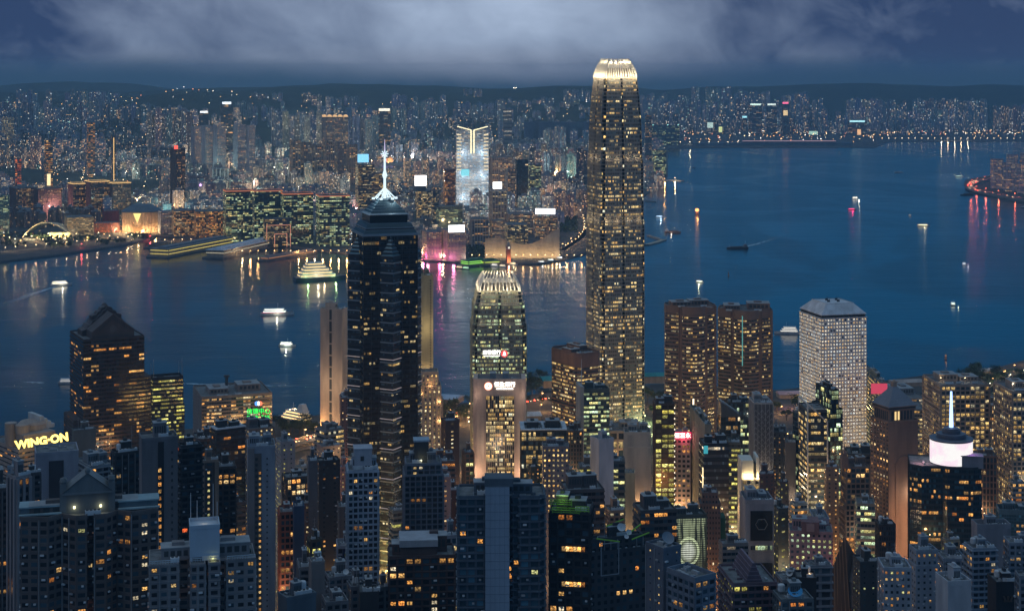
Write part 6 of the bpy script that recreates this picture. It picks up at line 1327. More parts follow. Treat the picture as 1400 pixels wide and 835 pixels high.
FA('narrow block with a tall yellow-white lit wall', (63, None, 70), 237, 0, d=4700, th=2.0, dep=18, wc=(.5, .4, .25), st='blank', lit=0); i = SPECS[-1]; mb = MB(); mb.box(-i['L']*.3, i['L']*.35, -i['D']/2 - .8, -i['D']/2 - .2, i['H'] - 36, i['H'] - 2, 0, True); mb.build('lit_wall', glow((1, .74, .38), 1.3), i['root'])
FO('grey windowless exhibition block behind the low mall', (250, 254, 274), 251, 288, th=10, wc=(.30, .27, .30), st='blank'); FO('pale block with a violet light on its front', (269, 272, 281), 249, 292, th=8, wc=(.40, .42, .50), st='blank'); i = SPECS[-1]; x, z = loc_on(i, 274, 253); mb = MB(); mb.lathe([(0, z - 4), (4, z), (0, z + 4)], 8, 0, (x, -i['D']/2 - 2)); mb.build('wall_or_fill_lamp', glow((.75, .45, 1), 2.2), i['root'])
FO('white open-framed exhibition hall with dark slots', (287, 290, 312), 231, 268, th=8, wc=(.50, .52, .54), st='grid', lit=.2, over=dict(piers=(3, 2), cw=14))
FO('long white civic building above the low mall', (265, 267, 300), 275, 296, th=6, wc=(.46, .44, .42), st='ribbon', lit=.6)
FO('low dark shopping mall with orange speckled front, left half', (234, 238, 265), 289, 322, th=6, wc=(.10, .07, .06), st='grid', lit=1.4, hue='warm', over=dict(bands=(1, .3))); FO('low dark shopping mall with orange speckled front, right half', (264, 268, 306), 290, 324, th=6, wc=(.11, .07, .06), st='grid', lit=1.5, hue='amber', over=dict(bands=(1, .3)))
FO('white narrow block beside the round theatre', (216, 220, 236), 290, 320, th=10, wc=(.50, .52, .54), st='fins', lit=.4, over=dict(piers=(1, .5)))
FO('dark red warehouse beside the round theatre', (140, 143, 163), 289, 312, th=6, wc=(.25, .03, .03), st='blank')
FO('long lit terrace building between the arch station and the round theatre', (88, 92, 128), 298, 322, th=6, wc=(.34, .26, .16), st='ribbon', lit=2.2, hue='yellow', over=dict(bands=(1.4, 1)))
FO('low red-lit pavilion beside the round theatre', (128, 131, 164), 306, 318, th=6, wc=(.3, .08, .06), st='ribbon', lit=2.2, hue='red')
FO('teal-scaffolded block at the far left shore', (-6, None, 12), 268, 322, th=2.0, dep=40, wc=(.16, .30, .30), st='grid', lit=.4, hue='green', over=dict(piers=(.8, .4)))
# round theatre
d = gd(319, 4); r_ = 26 * d / F; th_ = thing('theatre', 'round theatre with a glowing bronze curtain wall and dark conical roof', 'theatre', (gx(188, d), d + r_, 3)); h = gz(291, d) - 3; m2 = MB()
prof = []
n = 72
for k in range(n):
    a, b = 2*math.pi*k/n, 2*math.pi*(k+1)/n; f = lambda t: r_ * (1 + .012*math.cos(t*36))
    q0, q1 = f(a), f(b); e = 1.04; m2.face([(q0*math.cos(a), q0*math.sin(a), 0), (q1*math.cos(b), q1*math.sin(b), 0), (q1*e*math.cos(b), q1*e*math.sin(b), h), (q0*e*math.cos(a), q0*e*math.sin(a), h)], 0)
m2.build('curtain_wall', wall((.52, .38, .26), .5, .25), th_); m2 = MB(); m2.lathe([(r_*1.07, h), (r_*1.07, h + 2), (r_*.5, gz(282, d) - 3), (0, gz(280, d) - 3)], 48, 0); m2.build('roof', wall((.10, .14, .18), .5), th_)
m2 = MB(); m2.face([(-9, -r_*1.0 - 1.5, 4), (9, -r_*1.0 - 1.5, 4), (15, -r_*1.0 - 2.2, h*.62), (0, -r_*1.0 - 2.0, h*.25), (-15, -r_*1.0 - 2.2, h*.62)], 0); m2.face([(-10, -r_*1.04 - 2.6, h*.98), (0, -r_ - 2, h*.5), (10, -r_*1.04 - 2.6, h*.98)], 1); m2.build('entrance', [wall((.3, .2, .12)), glow((1, .75, .25), 1.2)], th_)
for k in range(7): a = math.pi * (1.12 + .76 * k / 6); light(th_, ((r_ + 14)*math.cos(a), (r_ + 14)*math.sin(a), 6), (1, .60, .26), 20000, 1.5)
# striped arch station
d = gd(325, 4); st_ = thing('station', 'station hall with sweeping cream-striped arched roof glowing from inside', 'station', (gx(62, d), d, 3), rad(6)); Lw = 62 * d / F; ar = 26 * d / F * .9
for k in range(13):
    m2 = MB(); f = k / 12; y0 = 3 + f * 90; n = 20; prev = None
    for q in range(n + 1):
        t = q / n; x = -Lw*.5 + Lw*1.05*t; z = max(1, (ar * (1.0 - .25*f)) * math.sin(math.pi * min(1, t*1.0)) ** .8 * (1 - .25*t)); w = 2.6
        cur = [(x, y0 + t*10 - w, z), (x, y0 + t*10 + w, z), (x, y0 + t*10 + w, z + 1.6), (x, y0 + t*10 - w, z + 1.6)]
        if prev: m2.hexa([prev[0], cur[0], cur[1], prev[1]], [prev[3], cur[3], cur[2], prev[2]], 0)
        prev = cur
    m2.build('roof_rib', wall((.62, .56, .40), .6, .1), st_)
m2 = MB(); n = 20
for q in range(n):
    t0, t1 = q / n, (q + 1) / n; X0, X1 = -Lw*.5 + Lw*1.05*t0, -Lw*.5 + Lw*1.05*t1; Z = lambda t: max(.5, ar * math.sin(math.pi*t) ** .8 * (1 - .25*t) - 1.5)
    m2.face([(X0, 4, Z(t0)), (X1, 4, Z(t1)), (X1, 100, Z(t1)*.72), (X0, 100, Z(t0)*.72)], 0)
m2.build('roof', wall((.13, .16, .17), .5), st_)
m2 = MB(); m2.box(Lw*.1, Lw*.55, -6, 1, 0, 14, 0); m2.build('glass_front', facade((.4, .33, .2), .9, .9, 3, 'yellow', 1.1), st_)
for k in range(6): light(st_, (-Lw*.4 + Lw*.17*k, -14, 8), (1, .78, .38), 26000, 2)
# sail-roofed hall
d = gd(352, 4); hl = thing('concert_hall', 'pale windowless waterfront hall with a swooping ski-slope roofline', 'concert hall', (gx(715, d), d, 3)); m2 = MB(); n = 24; sx = F / d
tops = [(663, 326), (684, 325.5), (694, 329), (705, 333), (716, 334.5), (727, 333), (738, 328.5), (748, 322), (757, 315.5), (765, 313)]
dep = 75
for (a, ya), (b, yb) in zip(tops, tops[1:]):
    X0, X1 = gx(a, d) - gx(715, d), gx(b, d) - gx(715, d); Z0, Z1 = gz(ya, d) - 3, gz(yb, d) - 3
    m2.face([(X0, 0, 0), (X1, 0, 0), (X1, 0, Z1), (X0, 0, Z0)], 0); m2.face([(X0, 0, Z0), (X1, 0, Z1), (X1*.9, dep, Z1*.6), (X0*.9, dep, Z0*.6)], 1); m2.tube((X0, -.4, Z0), (X1, -.4, Z1), .9, 4, 2)
X0, X1 = gx(663, d) - gx(715, d), gx(765, d) - gx(715, d); m2.face([(X0*.9, dep, 0), (X0, 0, 0), (X0, 0, gz(326, d) - 3), (X0*.9, dep, (gz(326, d) - 3)*.6)], 0); m2.face([(X1, 0, 0), (X1*.9, dep, 0), (X1*.9, dep, (gz(313, d) - 3)*.6), (X1, 0, gz(313, d) - 3)], 0)
for px in (684, 693, 738): X = gx(px, d) - gx(715, d); m2.box(X - .6, X + .6, -1.2, 0, 0, gz({684: 325.5, 693: 328.5, 738: 328.5}[px], d) - 3, 2)
m2.build('wall', [wall((.50, .42, .32), .8, .15), wall((.16, .17, .18)), wall((.45, .38, .30))], hl)
for k in range(9): light(hl, (-72 + 18*k, -12, 5), (1, .74, .38), 3400, 2)
# clock tower
d = gd(358, 4); ck = thing('clock_tower', 'slim red-brick clock tower lit orange in front of the sail-roofed hall', 'clock tower', (gx(695, d), d, 3), rad(20)); m2 = MB(); m2.box(-4, 4, -4, 4, 0, 34, 0); m2.band(rect(8, 8), 28, 29, .6, 1); m2.band(rect(8, 8), 33.4, 34.4, .8, 1); m2.box(-2.8, 2.8, -2.8, 2.8, 34, 38, 1); m2.lathe([(3, 38), (2.6, 40.5), (1.2, 42.5), (.3, 44), (0, 46)], 12, 1); m2.build('shaft', [wall((.42, .16, .10)), wall((.55, .45, .38))], ck)
m2 = MB(); m2.face([(2.4*math.cos(2*math.pi*k/16), -4.3, 31 + 2.4*math.sin(2*math.pi*k/16)) for k in range(16)]); m2.build('clock_face', glow((1, .9, .7), .9), ck); light(ck, (-3, -11, 4), (1, .45, .2), 12000, 1)
# arena and lit decks
d = 6300; sd = thing('stadium', 'stadium bowl with a violet-lit roof band beyond the tenements', 'stadium', (gx(545, d), d, hill(gx(545, d), d)), 0); m2 = MB(); m2.lathe([(58, 0), (66, 40), (60, 44), (40, 30)], 40, 0); m2.lathe([(66.5, 26), (67, 36)], 40, 1); m2.build('bowl', [wall((.30, .28, .26)), glow((.40, .32, .62), .30)], sd)
# right: slab blocks by the far shore behind the tallest tower
FO('dark teal block with turquoise roof lights, right of the tallest tower', (889, None, 929), 172, 198, th=2.0, dep=60, wc=(.035, .06, .07), st='punch', lit=.35, hue='green'); i = SPECS[-1]
for k in (-.4, .1, .45): mb = MB(); mb.lathe([(0, i['H'] + 1), (4, i['H'] + 4), (0, i['H'] + 7)], 8, 0, (i['L']*k, -i['D']/2 + 6)); mb.build('roof_lamp', glow((.35, .95, .85), 1.6), i['root'])
FA('dark narrow shore tower with dotted windows just right of the tallest tower', (882, None, 891), 158, 0, d=6900, th=2.0, dep=30, wc=(.06, .07, .09), st='punch', lit=.35)
FO('square dark office with green-yellow lit windows on the shore right of the tallest tower', (891, 895, 911), 206, 241, th=12, wc=(.05, .06, .06), st='grid', lit=1.3, hue='green', over=dict(bands=(1, .3)))
FO('white shore block beside the square green-lit office', (880, None, 893), 222, 243, th=2.0, dep=40, wc=(.45, .44, .44), st='punch', lit=.6)
FO('low orange-lit shore building beside the square green-lit office', (880, None, 889), 238, 246, th=2.0, dep=30, wc=(.5, .3, .2), st='blank', lit=0); light(SPECS[-1]['root'], (0, -SPECS[-1]['D']/2 - 12, 10), (1, .5, .25), 40000, 3)
d = gd(199, 4); tm = thing('cruise_terminal', 'long low cruise terminal with a pink-white roof line on the far spit', 'terminal', (gx(1090, d), d, 3)); m2 = MB(); l = 75 * d / F; m2.box(-l*1.9, l, 0, 60, 0, 16, 0); m2.box(-l, l*.7, -2, 62, 16, 24, 0); m2.build('wall', facade((.14, .2, .26), .8, .4, .25, 'white'), tm); m2 = MB(); m2.box(-l, l*.7, -4, -2.1, 24, 28, 0, True); m2.build('roof_line', glow((.85, .55, .62), .42), tm)
for px, yt, w, lab, extra in ((1033, 143, 18, 'office with a green-white lit roof line, left of a pair on the right skyline', ((.75, 1, .85), 1.2)), (1055, 143, 14, 'office with a green-white lit roof line, right of a pair on the right skyline', ((.85, 1, .9), 1.1)), (1074, 141, 10, 'tower with a pink-red roof sign on the right skyline', ((1, .15, .3), 1.4)), (971, 166, 10, 'block with a pale square lit screen on the right far shore', ((.7, .95, .85), .7)), (985, 172, 6, 'narrow block with a tall yellow-green lit front', ((.9, 1, .4), .8)), (1018, 160, 8, 'office with a cyan roof line on the right far shore', ((.4, .9, 1), 1.2)), (1112, 178, 15, 'low glowing aqua glass hall on the right far shore', ((.55, .9, .75), .7)), (1172, 166, 26, 'dark lit-topped mall at the end of the far spit', ((.5, .95, 1), 1.2))):
    i = FO(lab, (px - w/2, None, px + w/2), yt, 0, d=10300, th=2.0, dep=50, wc=(.08, .10, .12), st='punch', lit=.5, hue='mixed', over=dict(cw=9, fh=8))
    big = 'screen' in lab or 'front' in lab or 'hall' in lab
    screen(i, px - w*.4, px + w*.4, yt + (1.5 if big else -1.2), yt + (9 if big else 1.2), extra[0], extra[1], name='roof_sign' if not big else 'screen')
FO('block with an orange lit arch on the far spit', (1171, None, 1178), 175, 0, d=10250, th=2.0, dep=40, wc=(.3, .2, .12), st='blank'); screen(SPECS[-1], 1172, 1177, 177, 187, (1, .55, .25), 1.0)
FO('tower with a square orange lit panel below its pink sign neighbour', (1070, None, 1079), 150, 0, d=10200, th=2.0, dep=40, wc=(.14, .12, .11), st='blank'); screen(SPECS[-1], 1071, 1077, 151, 158, (1, .72, .35), .9)

# ------------------------------------------------------------------ far side: apartment estates and streets of blocks
FAR = facade((.3, .3, .3), .52, .5, .2, 'mixed', 1.55, (.02, .025, .03), 1, .85, attr=True)
M_farroof = wall((.16, .17, .18))
rk = random.Random(99)
def far_block(mb, x, y, z0, z1, w, dp, th, tint, lit, hs, plan):
    ca, sa = math.cos(th), math.sin(th)
    tr = lambda pl: [(x + a*ca - b*sa, y + a*sa + b*ca) for a, b in pl]
    c = max(3.2, y / 1250); par = (tint, (lit, hs, 0))
    def pr(pl, za, zb):
        n = len(pl); u0 = rk.randint(0, 4000); v0 = rk.randint(0, 400)
        for i in range(n):
            p, q = pl[i], pl[(i+1) % n]; l = math.hypot(q[0]-p[0], q[1]-p[1]); nc = max(1, round(l/c)); nf = max(1, round((zb-za)/c))
            mb.face([(*p, za), (*q, za), (*q, zb), (*p, zb)], 0, [(u0, v0), (u0+nc, v0), (u0+nc, v0+nf), (u0, v0+nf)], par); u0 += nc + 1
    def top(pl, z):
        if len(pl) == 4: mb.face([(*p, z) for p in pl], 1, None, par)
        else:
            cx, cy = sum(p[0] for p in pl)/len(pl), sum(p[1] for p in pl)/len(pl)
            for a, b in zip(pl, pl[1:] + pl[:1]): mb.face([(*a, z), (*b, z), (cx, cy, z)], 1, None, par)
    h = [(-w/2, -dp/2), (w/2, -dp/2), (w/2, dp/2), (-w/2, dp/2)]
    if plan == 'cross':
        a, b = w/2, w/2; k = w*.17
        h = [(-k, -b), (k, -b), (k, -k), (a, -k), (a, k), (k, k), (k, b), (-k, b), (-k, k), (-a, k), (-a, -k), (-k, -k)]
    elif plan == 'notch':
        k = w*.09; n2 = dp*.28
        h = [(-w/2, -dp/2), (-k, -dp/2), (-k, -dp/2+n2), (k, -dp/2+n2), (k, -dp/2), (w/2, -dp/2), (w/2, dp/2), (-w/2, dp/2)]
    pl = tr(h); pr(pl, z0, z1); top(pl, z1)
    r2 = tr([(p[0]*.42, p[1]*.42) for p in ((-w/2, -dp/2), (w/2, -dp/2), (w/2, dp/2), (-w/2, dp/2))]); zz = z1 + min(9, 3 + w*.12)
    for i in range(4): mb.face([(*r2[i], z1), (*r2[(i+1) % 4], z1), (*r2[(i+1) % 4], zz), (*r2[i], zz)], 2, None, par)
    mb.face([(*p, zz) for p in r2], 1, None, par)
TN = {'pale': (.58, .60, .62), 'grey': (.34, .34, .36), 'pinkish': (.46, .37, .36), 'brown': (.26, .19, .16), 'dark': (.10, .105, .12), 'bluish': (.34, .43, .54), 'cream': (.60, .54, .45)}
cand = []   # (apparent size, args, label, group)
# named estates: where, x range, top rows, distance, count, width px, tones, lit, plan
EST = [
 ('on the far left skyline ridge', 22, 52, 121, 128, 8600, 4, 7, ('bluish', 'pale'), .30, 'cross'), ('on the far left skyline ridge', 60, 72, 122, 126, 8700, 1, 9, ('pale',), .3, 'cross'), ('on the far left skyline ridge', 88, 162, 122, 128, 8500, 9, 7.5, ('bluish', 'pale'), .32, 'cross'),
 ('below the far left skyline ridge', 0, 165, 136, 150, 8000, 22, 7.5, ('bluish', 'grey', 'pale'), .28, 'cross'),
 ('right of the far left skyline ridge', 165, 250, 141, 152, 7800, 12, 7, ('bluish', 'grey'), .26, 'cross'), ('in the red-dotted cluster above the five pale estate towers', 200, 262, 146, 158, 7300, 9, 8, ('brown', 'pinkish', 'grey'), .42, 'notch'),
 ('on the ridge right of the dark banded office', 322, 352, 138, 146, 8000, 4, 7, ('bluish',), .22, 'cross'), ('high on the hill above the floodlit deck', 346, 368, 128, 133, 8700, 3, 7, ('pale', 'pinkish'), .3, 'cross'), ('high on the hill above the floodlit deck', 372, 386, 127, 130, 8700, 2, 6.5, ('pale',), .3, 'cross'),
 ('in the warm-lit row high on the hillside', 412, 440, 127, 131, 8800, 4, 6, ('brown', 'grey'), .75, 'notch'), ('in the slim pale row above the gold arches', 445, 468, 132, 136, 8600, 4, 5.6, ('pale', 'grey'), .25, 'cross'), ('in the slim pale row above the gold arches', 470, 492, 131, 134, 8600, 3, 6, ('pale', 'bluish'), .25, 'cross'),
 ('left of the gold arches', 372, 440, 150, 160, 7300, 9, 9, ('pale', 'bluish', 'cream'), .35, 'cross'), ('right of the gold arches', 475, 516, 156, 164, 7000, 5, 9, ('bluish', 'grey'), .25, 'notch'),
 ('pale pair of skyline towers above the stadium', 536, 558, 129, 132, 8600, 2, 10, ('pale', 'bluish'), .22, 'cross'), ('in the row of slender pale towers over the stadium', 566, 608, 138, 143, 8300, 5, 7, ('pale',), .22, 'cross'), ('behind the lit-roof office over the stadium', 536, 570, 146, 152, 7900, 5, 7, ('bluish', 'pale'), .3, 'cross'),
 ('tops in the cloud above the flared-line tower', 634, 660, 121, 124, 9300, 4, 5, ('pale',), .4, 'cross'), ('clustered above the flared-line tower', 620, 692, 135, 146, 8500, 9, 7, ('pale', 'bluish'), .24, 'cross'),
 ('in the low pale row right of the barred tower', 694, 740, 137, 143, 9000, 7, 6, ('cream', 'pale'), .4, 'notch'), ('pale tower block behind the wooded knoll', 740, 756, 133, 138, 8900, 2, 8, ('bluish', 'pinkish'), .22, 'notch'), ('in the tall pale wall left of the crown of the tallest tower', 770, 806, 121, 125, 9000, 6, 6.4, ('pale', 'bluish'), .25, 'cross'), ('in the pale rooftop row below the wooded knoll', 744, 806, 150, 160, 8200, 9, 7, ('pale', 'cream'), .35, 'notch'),
 ('in the lit tenement belt right of the flared-line tower', 670, 800, 195, 210, 6300, 17, 8.5, ('grey', 'brown', 'dark'), .55, 'notch'), ('in the pale slab row left of the tallest tower', 742, 792, 206, 214, 5700, 6, 9, ('pale', 'grey'), .35, 'notch'), ('dark tower pressed against the left side of the tallest tower', 788, 804, 202, 206, 5500, 2, 8, ('dark',), .3, 'notch'),
 ('right behind the crown of the tallest tower', 876, 946, 127, 140, 11500, 16, 6, ('bluish', 'pale'), .35, 'cross'), ('tallest in the right-hand skyline', 945, 956, 119, 121, 11600, 2, 6, ('pale',), .3, 'cross'), ('tallest in the right-hand skyline', 964, 1000, 119, 123, 11600, 5, 6.5, ('bluish', 'pale'), .3, 'cross'), ('in the right-hand skyline above the green roof lines', 1005, 1052, 123, 131, 11600, 9, 6, ('pale', 'bluish'), .35, 'cross'), ('right of the pink roof sign', 1070, 1108, 125, 134, 11400, 7, 6, ('pale', 'bluish', 'cream'), .4, 'cross'),
 ('along the right far shore, mixed heights', 880, 1130, 148, 176, 10500, 44, 7, ('dark', 'grey', 'bluish'), .5, 'notch'), ('along the right far shore, mixed heights', 1120, 1165, 153, 170, 10500, 8, 6, ('bluish', 'grey'), .5, 'notch'),
 ('on the right skyline estate, left group', 1158, 1206, 134, 138, 11200, 9, 5.5, ('bluish', 'pale'), .45, 'cross'), ('on the right skyline estate, middle group', 1208, 1240, 136, 146, 11200, 6, 5.5, ('bluish',), .45, 'cross'), ('on the right skyline estate, right group', 1248, 1350, 134, 139, 11200, 18, 5.6, ('bluish', 'grey'), .5, 'cross'), ('small lit blocks at the right end of the skyline', 1358, 1390, 144, 148, 11000, 6, 5, ('grey', 'brown'), .7, 'notch'), ('near the right frame edge on the far shore', 1386, 1404, 142, 150, 10600, 3, 7, ('pinkish', 'bluish'), .4, 'cross'),
 ('in the lower row of the right skyline estate', 1156, 1352, 146, 156, 10800, 28, 5.8, ('bluish', 'pale'), .45, 'cross'), ('in the middle row of the right-hand skyline', 885, 1125, 134, 148, 11000, 32, 6, ('bluish', 'pale', 'grey'), .4, 'cross'),
 ('in the pale shore estate below the right skyline', 1200, 1292, 160, 168, 10300, 11, 8, ('bluish',), .22, 'notch'),
]
tall = [('tall', 8), ('mid-height', 0), ('low', -8)]
for where_, a, b, t0, t1, d, n, wp, tones, lit, plan in EST:
    for k in range(n):
        px = a + (b - a) * (k + .5) / n + rk.uniform(-.15, .15) * wp; dd = d * rk.uniform(.985, 1.015); yt = rk.uniform(t0, t1); w = wp * dd / F * rk.uniform(.85, 1.1)
        x = gx(px, dd); z1 = gz(yt, dd); z0 = max(2, hill(x, dd)) - 3
        if z1 < z0 + 25: z1 = z0 + 25
        tn = rk.choice(tones); tint = tuple(c * rk.uniform(.85, 1.15) for c in TN[tn])
        hh = 'taller' if yt < (t0 + t1)/2 else 'shorter'
        cand.append(((z1 - z0) * w / dd ** 2 * 1.3, (x, dd, z0, z1, w, w * rk.uniform(.6, .9), rad(rk.uniform(-12, 25)), tint, lit * rk.uniform(.28, .62), rk.uniform(.15, .45), plan), f'{tn} {hh} tower block {where_}', where_))
# general fabric of streets
used = [(s['c'][0], s['c'][1], max(s['L'], s['D']) * .75) for s in SPECS if s['d'] > 3000]
used += [(gx(188, 4000), 4000, 90), (gx(62, 3900), 3950, 130), (gx(715, 3480), 3510, 110), (gx(545, 6300), 6300, 80)]
zone = lambda px: ('left of the striped arch station', 'behind the round theatre', 'above the low mall', 'behind the green-lit harbour offices', 'around the billboard tower', 'around the flared-line tower', 'behind the sail-roofed hall', 'left of the tallest tower', 'right of the tallest tower')[max(0, min(8, int((px + 60) // 110)))]
def open_ground(px, d):
    py = HY + 396 * F / d
    if px < 210 and py > 312: return True
    if 640 < px and py > 300 and px > 765: return True
    if px > 660 and py > 322: return True
    if px < 480 and py > 322: return True
    if py > 342: return True
    if px > 800 and (py > 262 or (px > 905 and py > 197)): return True
    if 355 < px < 435 and 205 < py < 262 and not 395 < px < 436: return rk.random() < .5
    return False
d = 3620.0
while d < 9200:
    step = 42 + (d - 3600) * .0075; x = gx(-40, d)
    while x < gx(912 if d > 7000 else 905, d):
        px = x / d * F + HX; jx, jd = x + rk.uniform(-9, 9), d + rk.uniform(-9, 9)
        py = HY + 396 * F / d
        if not open_ground(px, d) and hill(jx, jd) < (190 if d > 6000 else 6) and not any((jx-ux)**2 + (jd-ud)**2 < (ur + 16)**2 for ux, ud, ur in used):
            rq = random.Random(int((jx + 9000) / (120 + 60*(int(d/240) % 3))) * 991 + int(d / 240) * 37); r = rq.random() * .8 + rk.random() * .2; near = d < 4600
            if rq.random() < .10 and rk.random() < .8: x += step; continue
            h = rq.uniform(22, 48) if r < .62 else rq.uniform(48, 80) if r < .90 else rq.uniform(80, 125) if d > 4800 else rq.uniform(50, 75)
            if px > 560 and d < 4200: h = min(h, 42)
            if d < 3900: h = min(h, 30)
            lim = gz(205 - (d - 5200) * .012 if d > 5200 else 232, d); h = min(h, max(18, lim))
            w = rq.uniform(18, 32) * rk.uniform(.85, 1.15); z0 = max(2, hill(jx, jd)) - 3
            tn = rq.choice(['grey', 'grey', 'brown', 'pinkish', 'dark', 'pale', 'bluish', 'cream'] if d < 6500 else ['grey', 'bluish', 'pale', 'dark', 'bluish'])
            tint = tuple(c * rk.uniform(.85, 1.1) for c in TN[tn]); hh = 'tall' if h > 80 else 'mid-rise' if h > 45 else 'low'
            h *= rk.uniform(.86, 1.1); lit = rq.choice([.06, .12, .22, .35, .6, 1.2]) * rk.uniform(.7, 1.3) if h < 60 else rq.choice([.15, .28, .5]) * rk.uniform(.8, 1.2)
            cand.append(((h * w) / d ** 2 * (.75 if h < 45 else 1.1), (jx, jd, z0, z0 + h, w, rk.uniform(14, 30), rad(rq.choice([12, 14, 17, -8, 24]) + rk.uniform(-2, 2)), tint, lit, rq.uniform(0, .45), rq.choice(['box', 'notch', 'box', 'cross'] if h > 45 else ['box', 'notch'])), f'{tn} {hh} tower block in the streets {zone(px)}', zone(px)))
        x += step * rk.uniform(.75, 1.25)
    d += step * rk.uniform(.85, 1.15)
cand.sort(key=lambda c: -c[0])
NIND = 290
rest = MB(); rest.a = []
for k, (sz, a, lab, grp) in enumerate(cand):
    if k < NIND:
        mb = MB(); mb.a = []
        x, y, z0 = a[0], a[1], a[2]
        far_block(mb, 0, y, z0, *a[3:]); mb.v = [(p[0], p[1] - y, p[2] - z0) for p in mb.v]
        o = mb.build('tower_block', [FAR, M_farroof, M_plant], None, (x, y, z0)); tag(o, lab, 'tower block', 'tower blocks ' + grp)
    else: far_block(rest, *a)
o = rest.build('distant_blocks', [FAR, M_farroof, M_plant]); tag(o, 'dense mass of small lit blocks filling the far shore between the larger towers', 'buildings', kind='stuff')
print('far candidates', len(cand))
# ------------------------------------------------------------------ island point at right: estate, coastal road, cars
for k, (px, yt, lab) in enumerate(((( 1348, 1354, 1372), 217, 'leftmost of the blue-grey estate slabs on the right-hand point'), ((1366, 1372, 1392), 222, 'middle of the blue-grey estate slabs on the right-hand point'), ((1384, 1390, 1412), 224, 'rightmost of the blue-grey estate slabs on the right-hand point'), ((1372, 1376, 1392), 211, 'darker estate tower rising behind the middle slab on the right-hand point'), ((1388, 1394, 1420), 209, 'darker estate tower with lit roof at the right edge of the point'))):
    FA(lab, px, yt, 258 + 3*k if k < 3 else 248, th=-14, wc=(.44, .47, .54), st='punch', lit=.5, hue='warm')
def ribbon(name, pts, w, mat, z=None, th=.9, deck=True):
    mb = MB(); n = len(pts)
    for i in range(n - 1):
        a, b = Vector(pts[i]), Vector(pts[i+1]); t = (b - a); t.z = 0; t.normalize(); s = Vector((t.y, -t.x, 0)) * w / 2
        def off(k):
            p = Vector(pts[k]); tt = Vector(pts[min(n-1, k+1)]) - Vector(pts[max(0, k-1)]); tt.z = 0; tt.normalize(); return p, Vector((tt.y, -tt.x, 0)) * w / 2
        (pa, sa), (pb, sb) = off(i), off(i+1)
        q = [pa + sa, pb + sb, pb - sb, pa - sa]; lo = [p - Vector((0, 0, th)) for p in q]
        mb.face([tuple(p) for p in (q[3], q[0], q[1], q[2])], 0)
        for u, v in ((0, 1), (2, 3)): mb.face([tuple(p) for p in (lo[u], lo[v], q[v], q[u])], 1)
        if deck:
            for sgn in (1, -1):
                A0, B0 = pa + sa * sgn, pb + sb * sgn; mb.hexa([tuple(A0), tuple(B0), tuple(B0 - sb.normalized()*sgn*.4), tuple(A0 - sa.normalized()*sgn*.4)], [tuple(p + Vector((0, 0, 1.0))) for p in (A0, B0, B0 - sb.normalized()*sgn*.4, A0 - sa.normalized()*sgn*.4)], 1)
    return mb.build(name, [mat, wall((.30, .29, .28))])
def spline(pts, n=8):
    out = []
    for i in range(len(pts) - 1):
        p0, p1, p2, p3 = (Vector(pts[max(0, min(len(pts)-1, i+k))]) for k in (-1, 0, 1, 2))
        for j in range(n):
            t = j / n; out.append(.5*((2*p1) + (p2-p0)*t + (2*p0-5*p1+4*p2-p3)*t*t + (3*p1-p0-3*p2+p3)*t**3))
    out.append(Vector(pts[-1])); return out
# street lamps: one design, copied; each carries its own light
def lamp_proto(col, h, label, power, group, big=1.0):
    t = thing('street_lamp', label, 'street lamp', (0, 0, -900), 0, group); mb = MB(); mb.tube((0, 0, 0), (0, 0, h), .16*big, 5, 0, .1*big); mb.tube((0, 0, h), (1.6*big, 0, h + .25), .1*big, 4); mb.build('pole', M_steel, t)
    mb = MB(); mb.lathe([(0, h - .5*big), (.65*big, h - .2*big), (.65*big, h + .1*big), (0, h + .3*big)], 8, 0, (1.6*big, 0)); mb.build('lamp_head', glow(col, 9.0), t); return t
def with_light(root, col, power, h, r=1.0): light(root, (1.6, 0, h - 1.6), col, power, r)
ORG, WRM, WHL = (1, .50, .16), (1, .68, .34), (1, .9, .75)
PR = {}
first = {}
def street_lamp(p, col, h, power, label, group, big=1.0, rz=0):
    key = (col, big)
    if key not in PR: o = PR[key] = lamp_proto(col, h, label, power, group, big); o.location = p; o['label'] = label; o['group'] = group
    else:
        o = PR[key].copy(); C.objects.link(o); o.location = p; o['label'] = label; o['group'] = group
        for ch in PR[key].children:
            if ch.type == 'MESH': c = ch.copy(); C.objects.link(c); c.parent = o
    o.rotation_euler = (0, 0, rz)
    if power: light(o, (1.6*big, 0, h - 1.4*big), col, power, .8*big)
    return o
# coastal road on the right point with red tail lights
pts = spline([P(1362, 243, 9), P(1340, 247, 9), P(1326, 252, 9), P(1330, 258, 9), P(1355, 264, 9), P(1400, 272, 9), P(1470, 286, 9)])
o = ribbon('road', [tuple(p) for p in pts], 30, M_road, th=6); tag(o, kind='structure')
car = thing('car', 'car with red tail lights on the coastal road of the right-hand point', 'car', (0, 0, 0), 0, 'cars on the coastal road'); mb = MB(); mb.hexa([(-2.3, -1, .3), (2.3, -1, .3), (2.3, 1, .3), (-2.3, 1, .3)], [(-2.3, -1, 1.0), (2.3, -1, 1.0), (2.3, 1, 1.0), (-2.3, 1, 1.0)]); mb.hexa([(-1.7, -.95, 1.0), (1.2, -.95, 1.0), (1.2, .95, 1.0), (-1.7, .95, 1.0)], [(-1.2, -.8, 1.6), (.6, -.8, 1.6), (.6, .8, 1.6), (-1.2, .8, 1.6)], 1); mb.build('body', [wall((.12, .12, .13), .4), glass()], car)
mb = MB(); mb.box(-2.5, -2.3, -1, 1, .5, 1.5, 0, True); mb.build('tail_light', glow((1, .06, .03), 16), car); mb = MB(); mb.box(2.3, 2.5, -1, 1, .5, 1.1, 0, True); mb.build('headlight', glow((1, .8, .5), 6), car)
rc = random.Random(4); firstcar = True
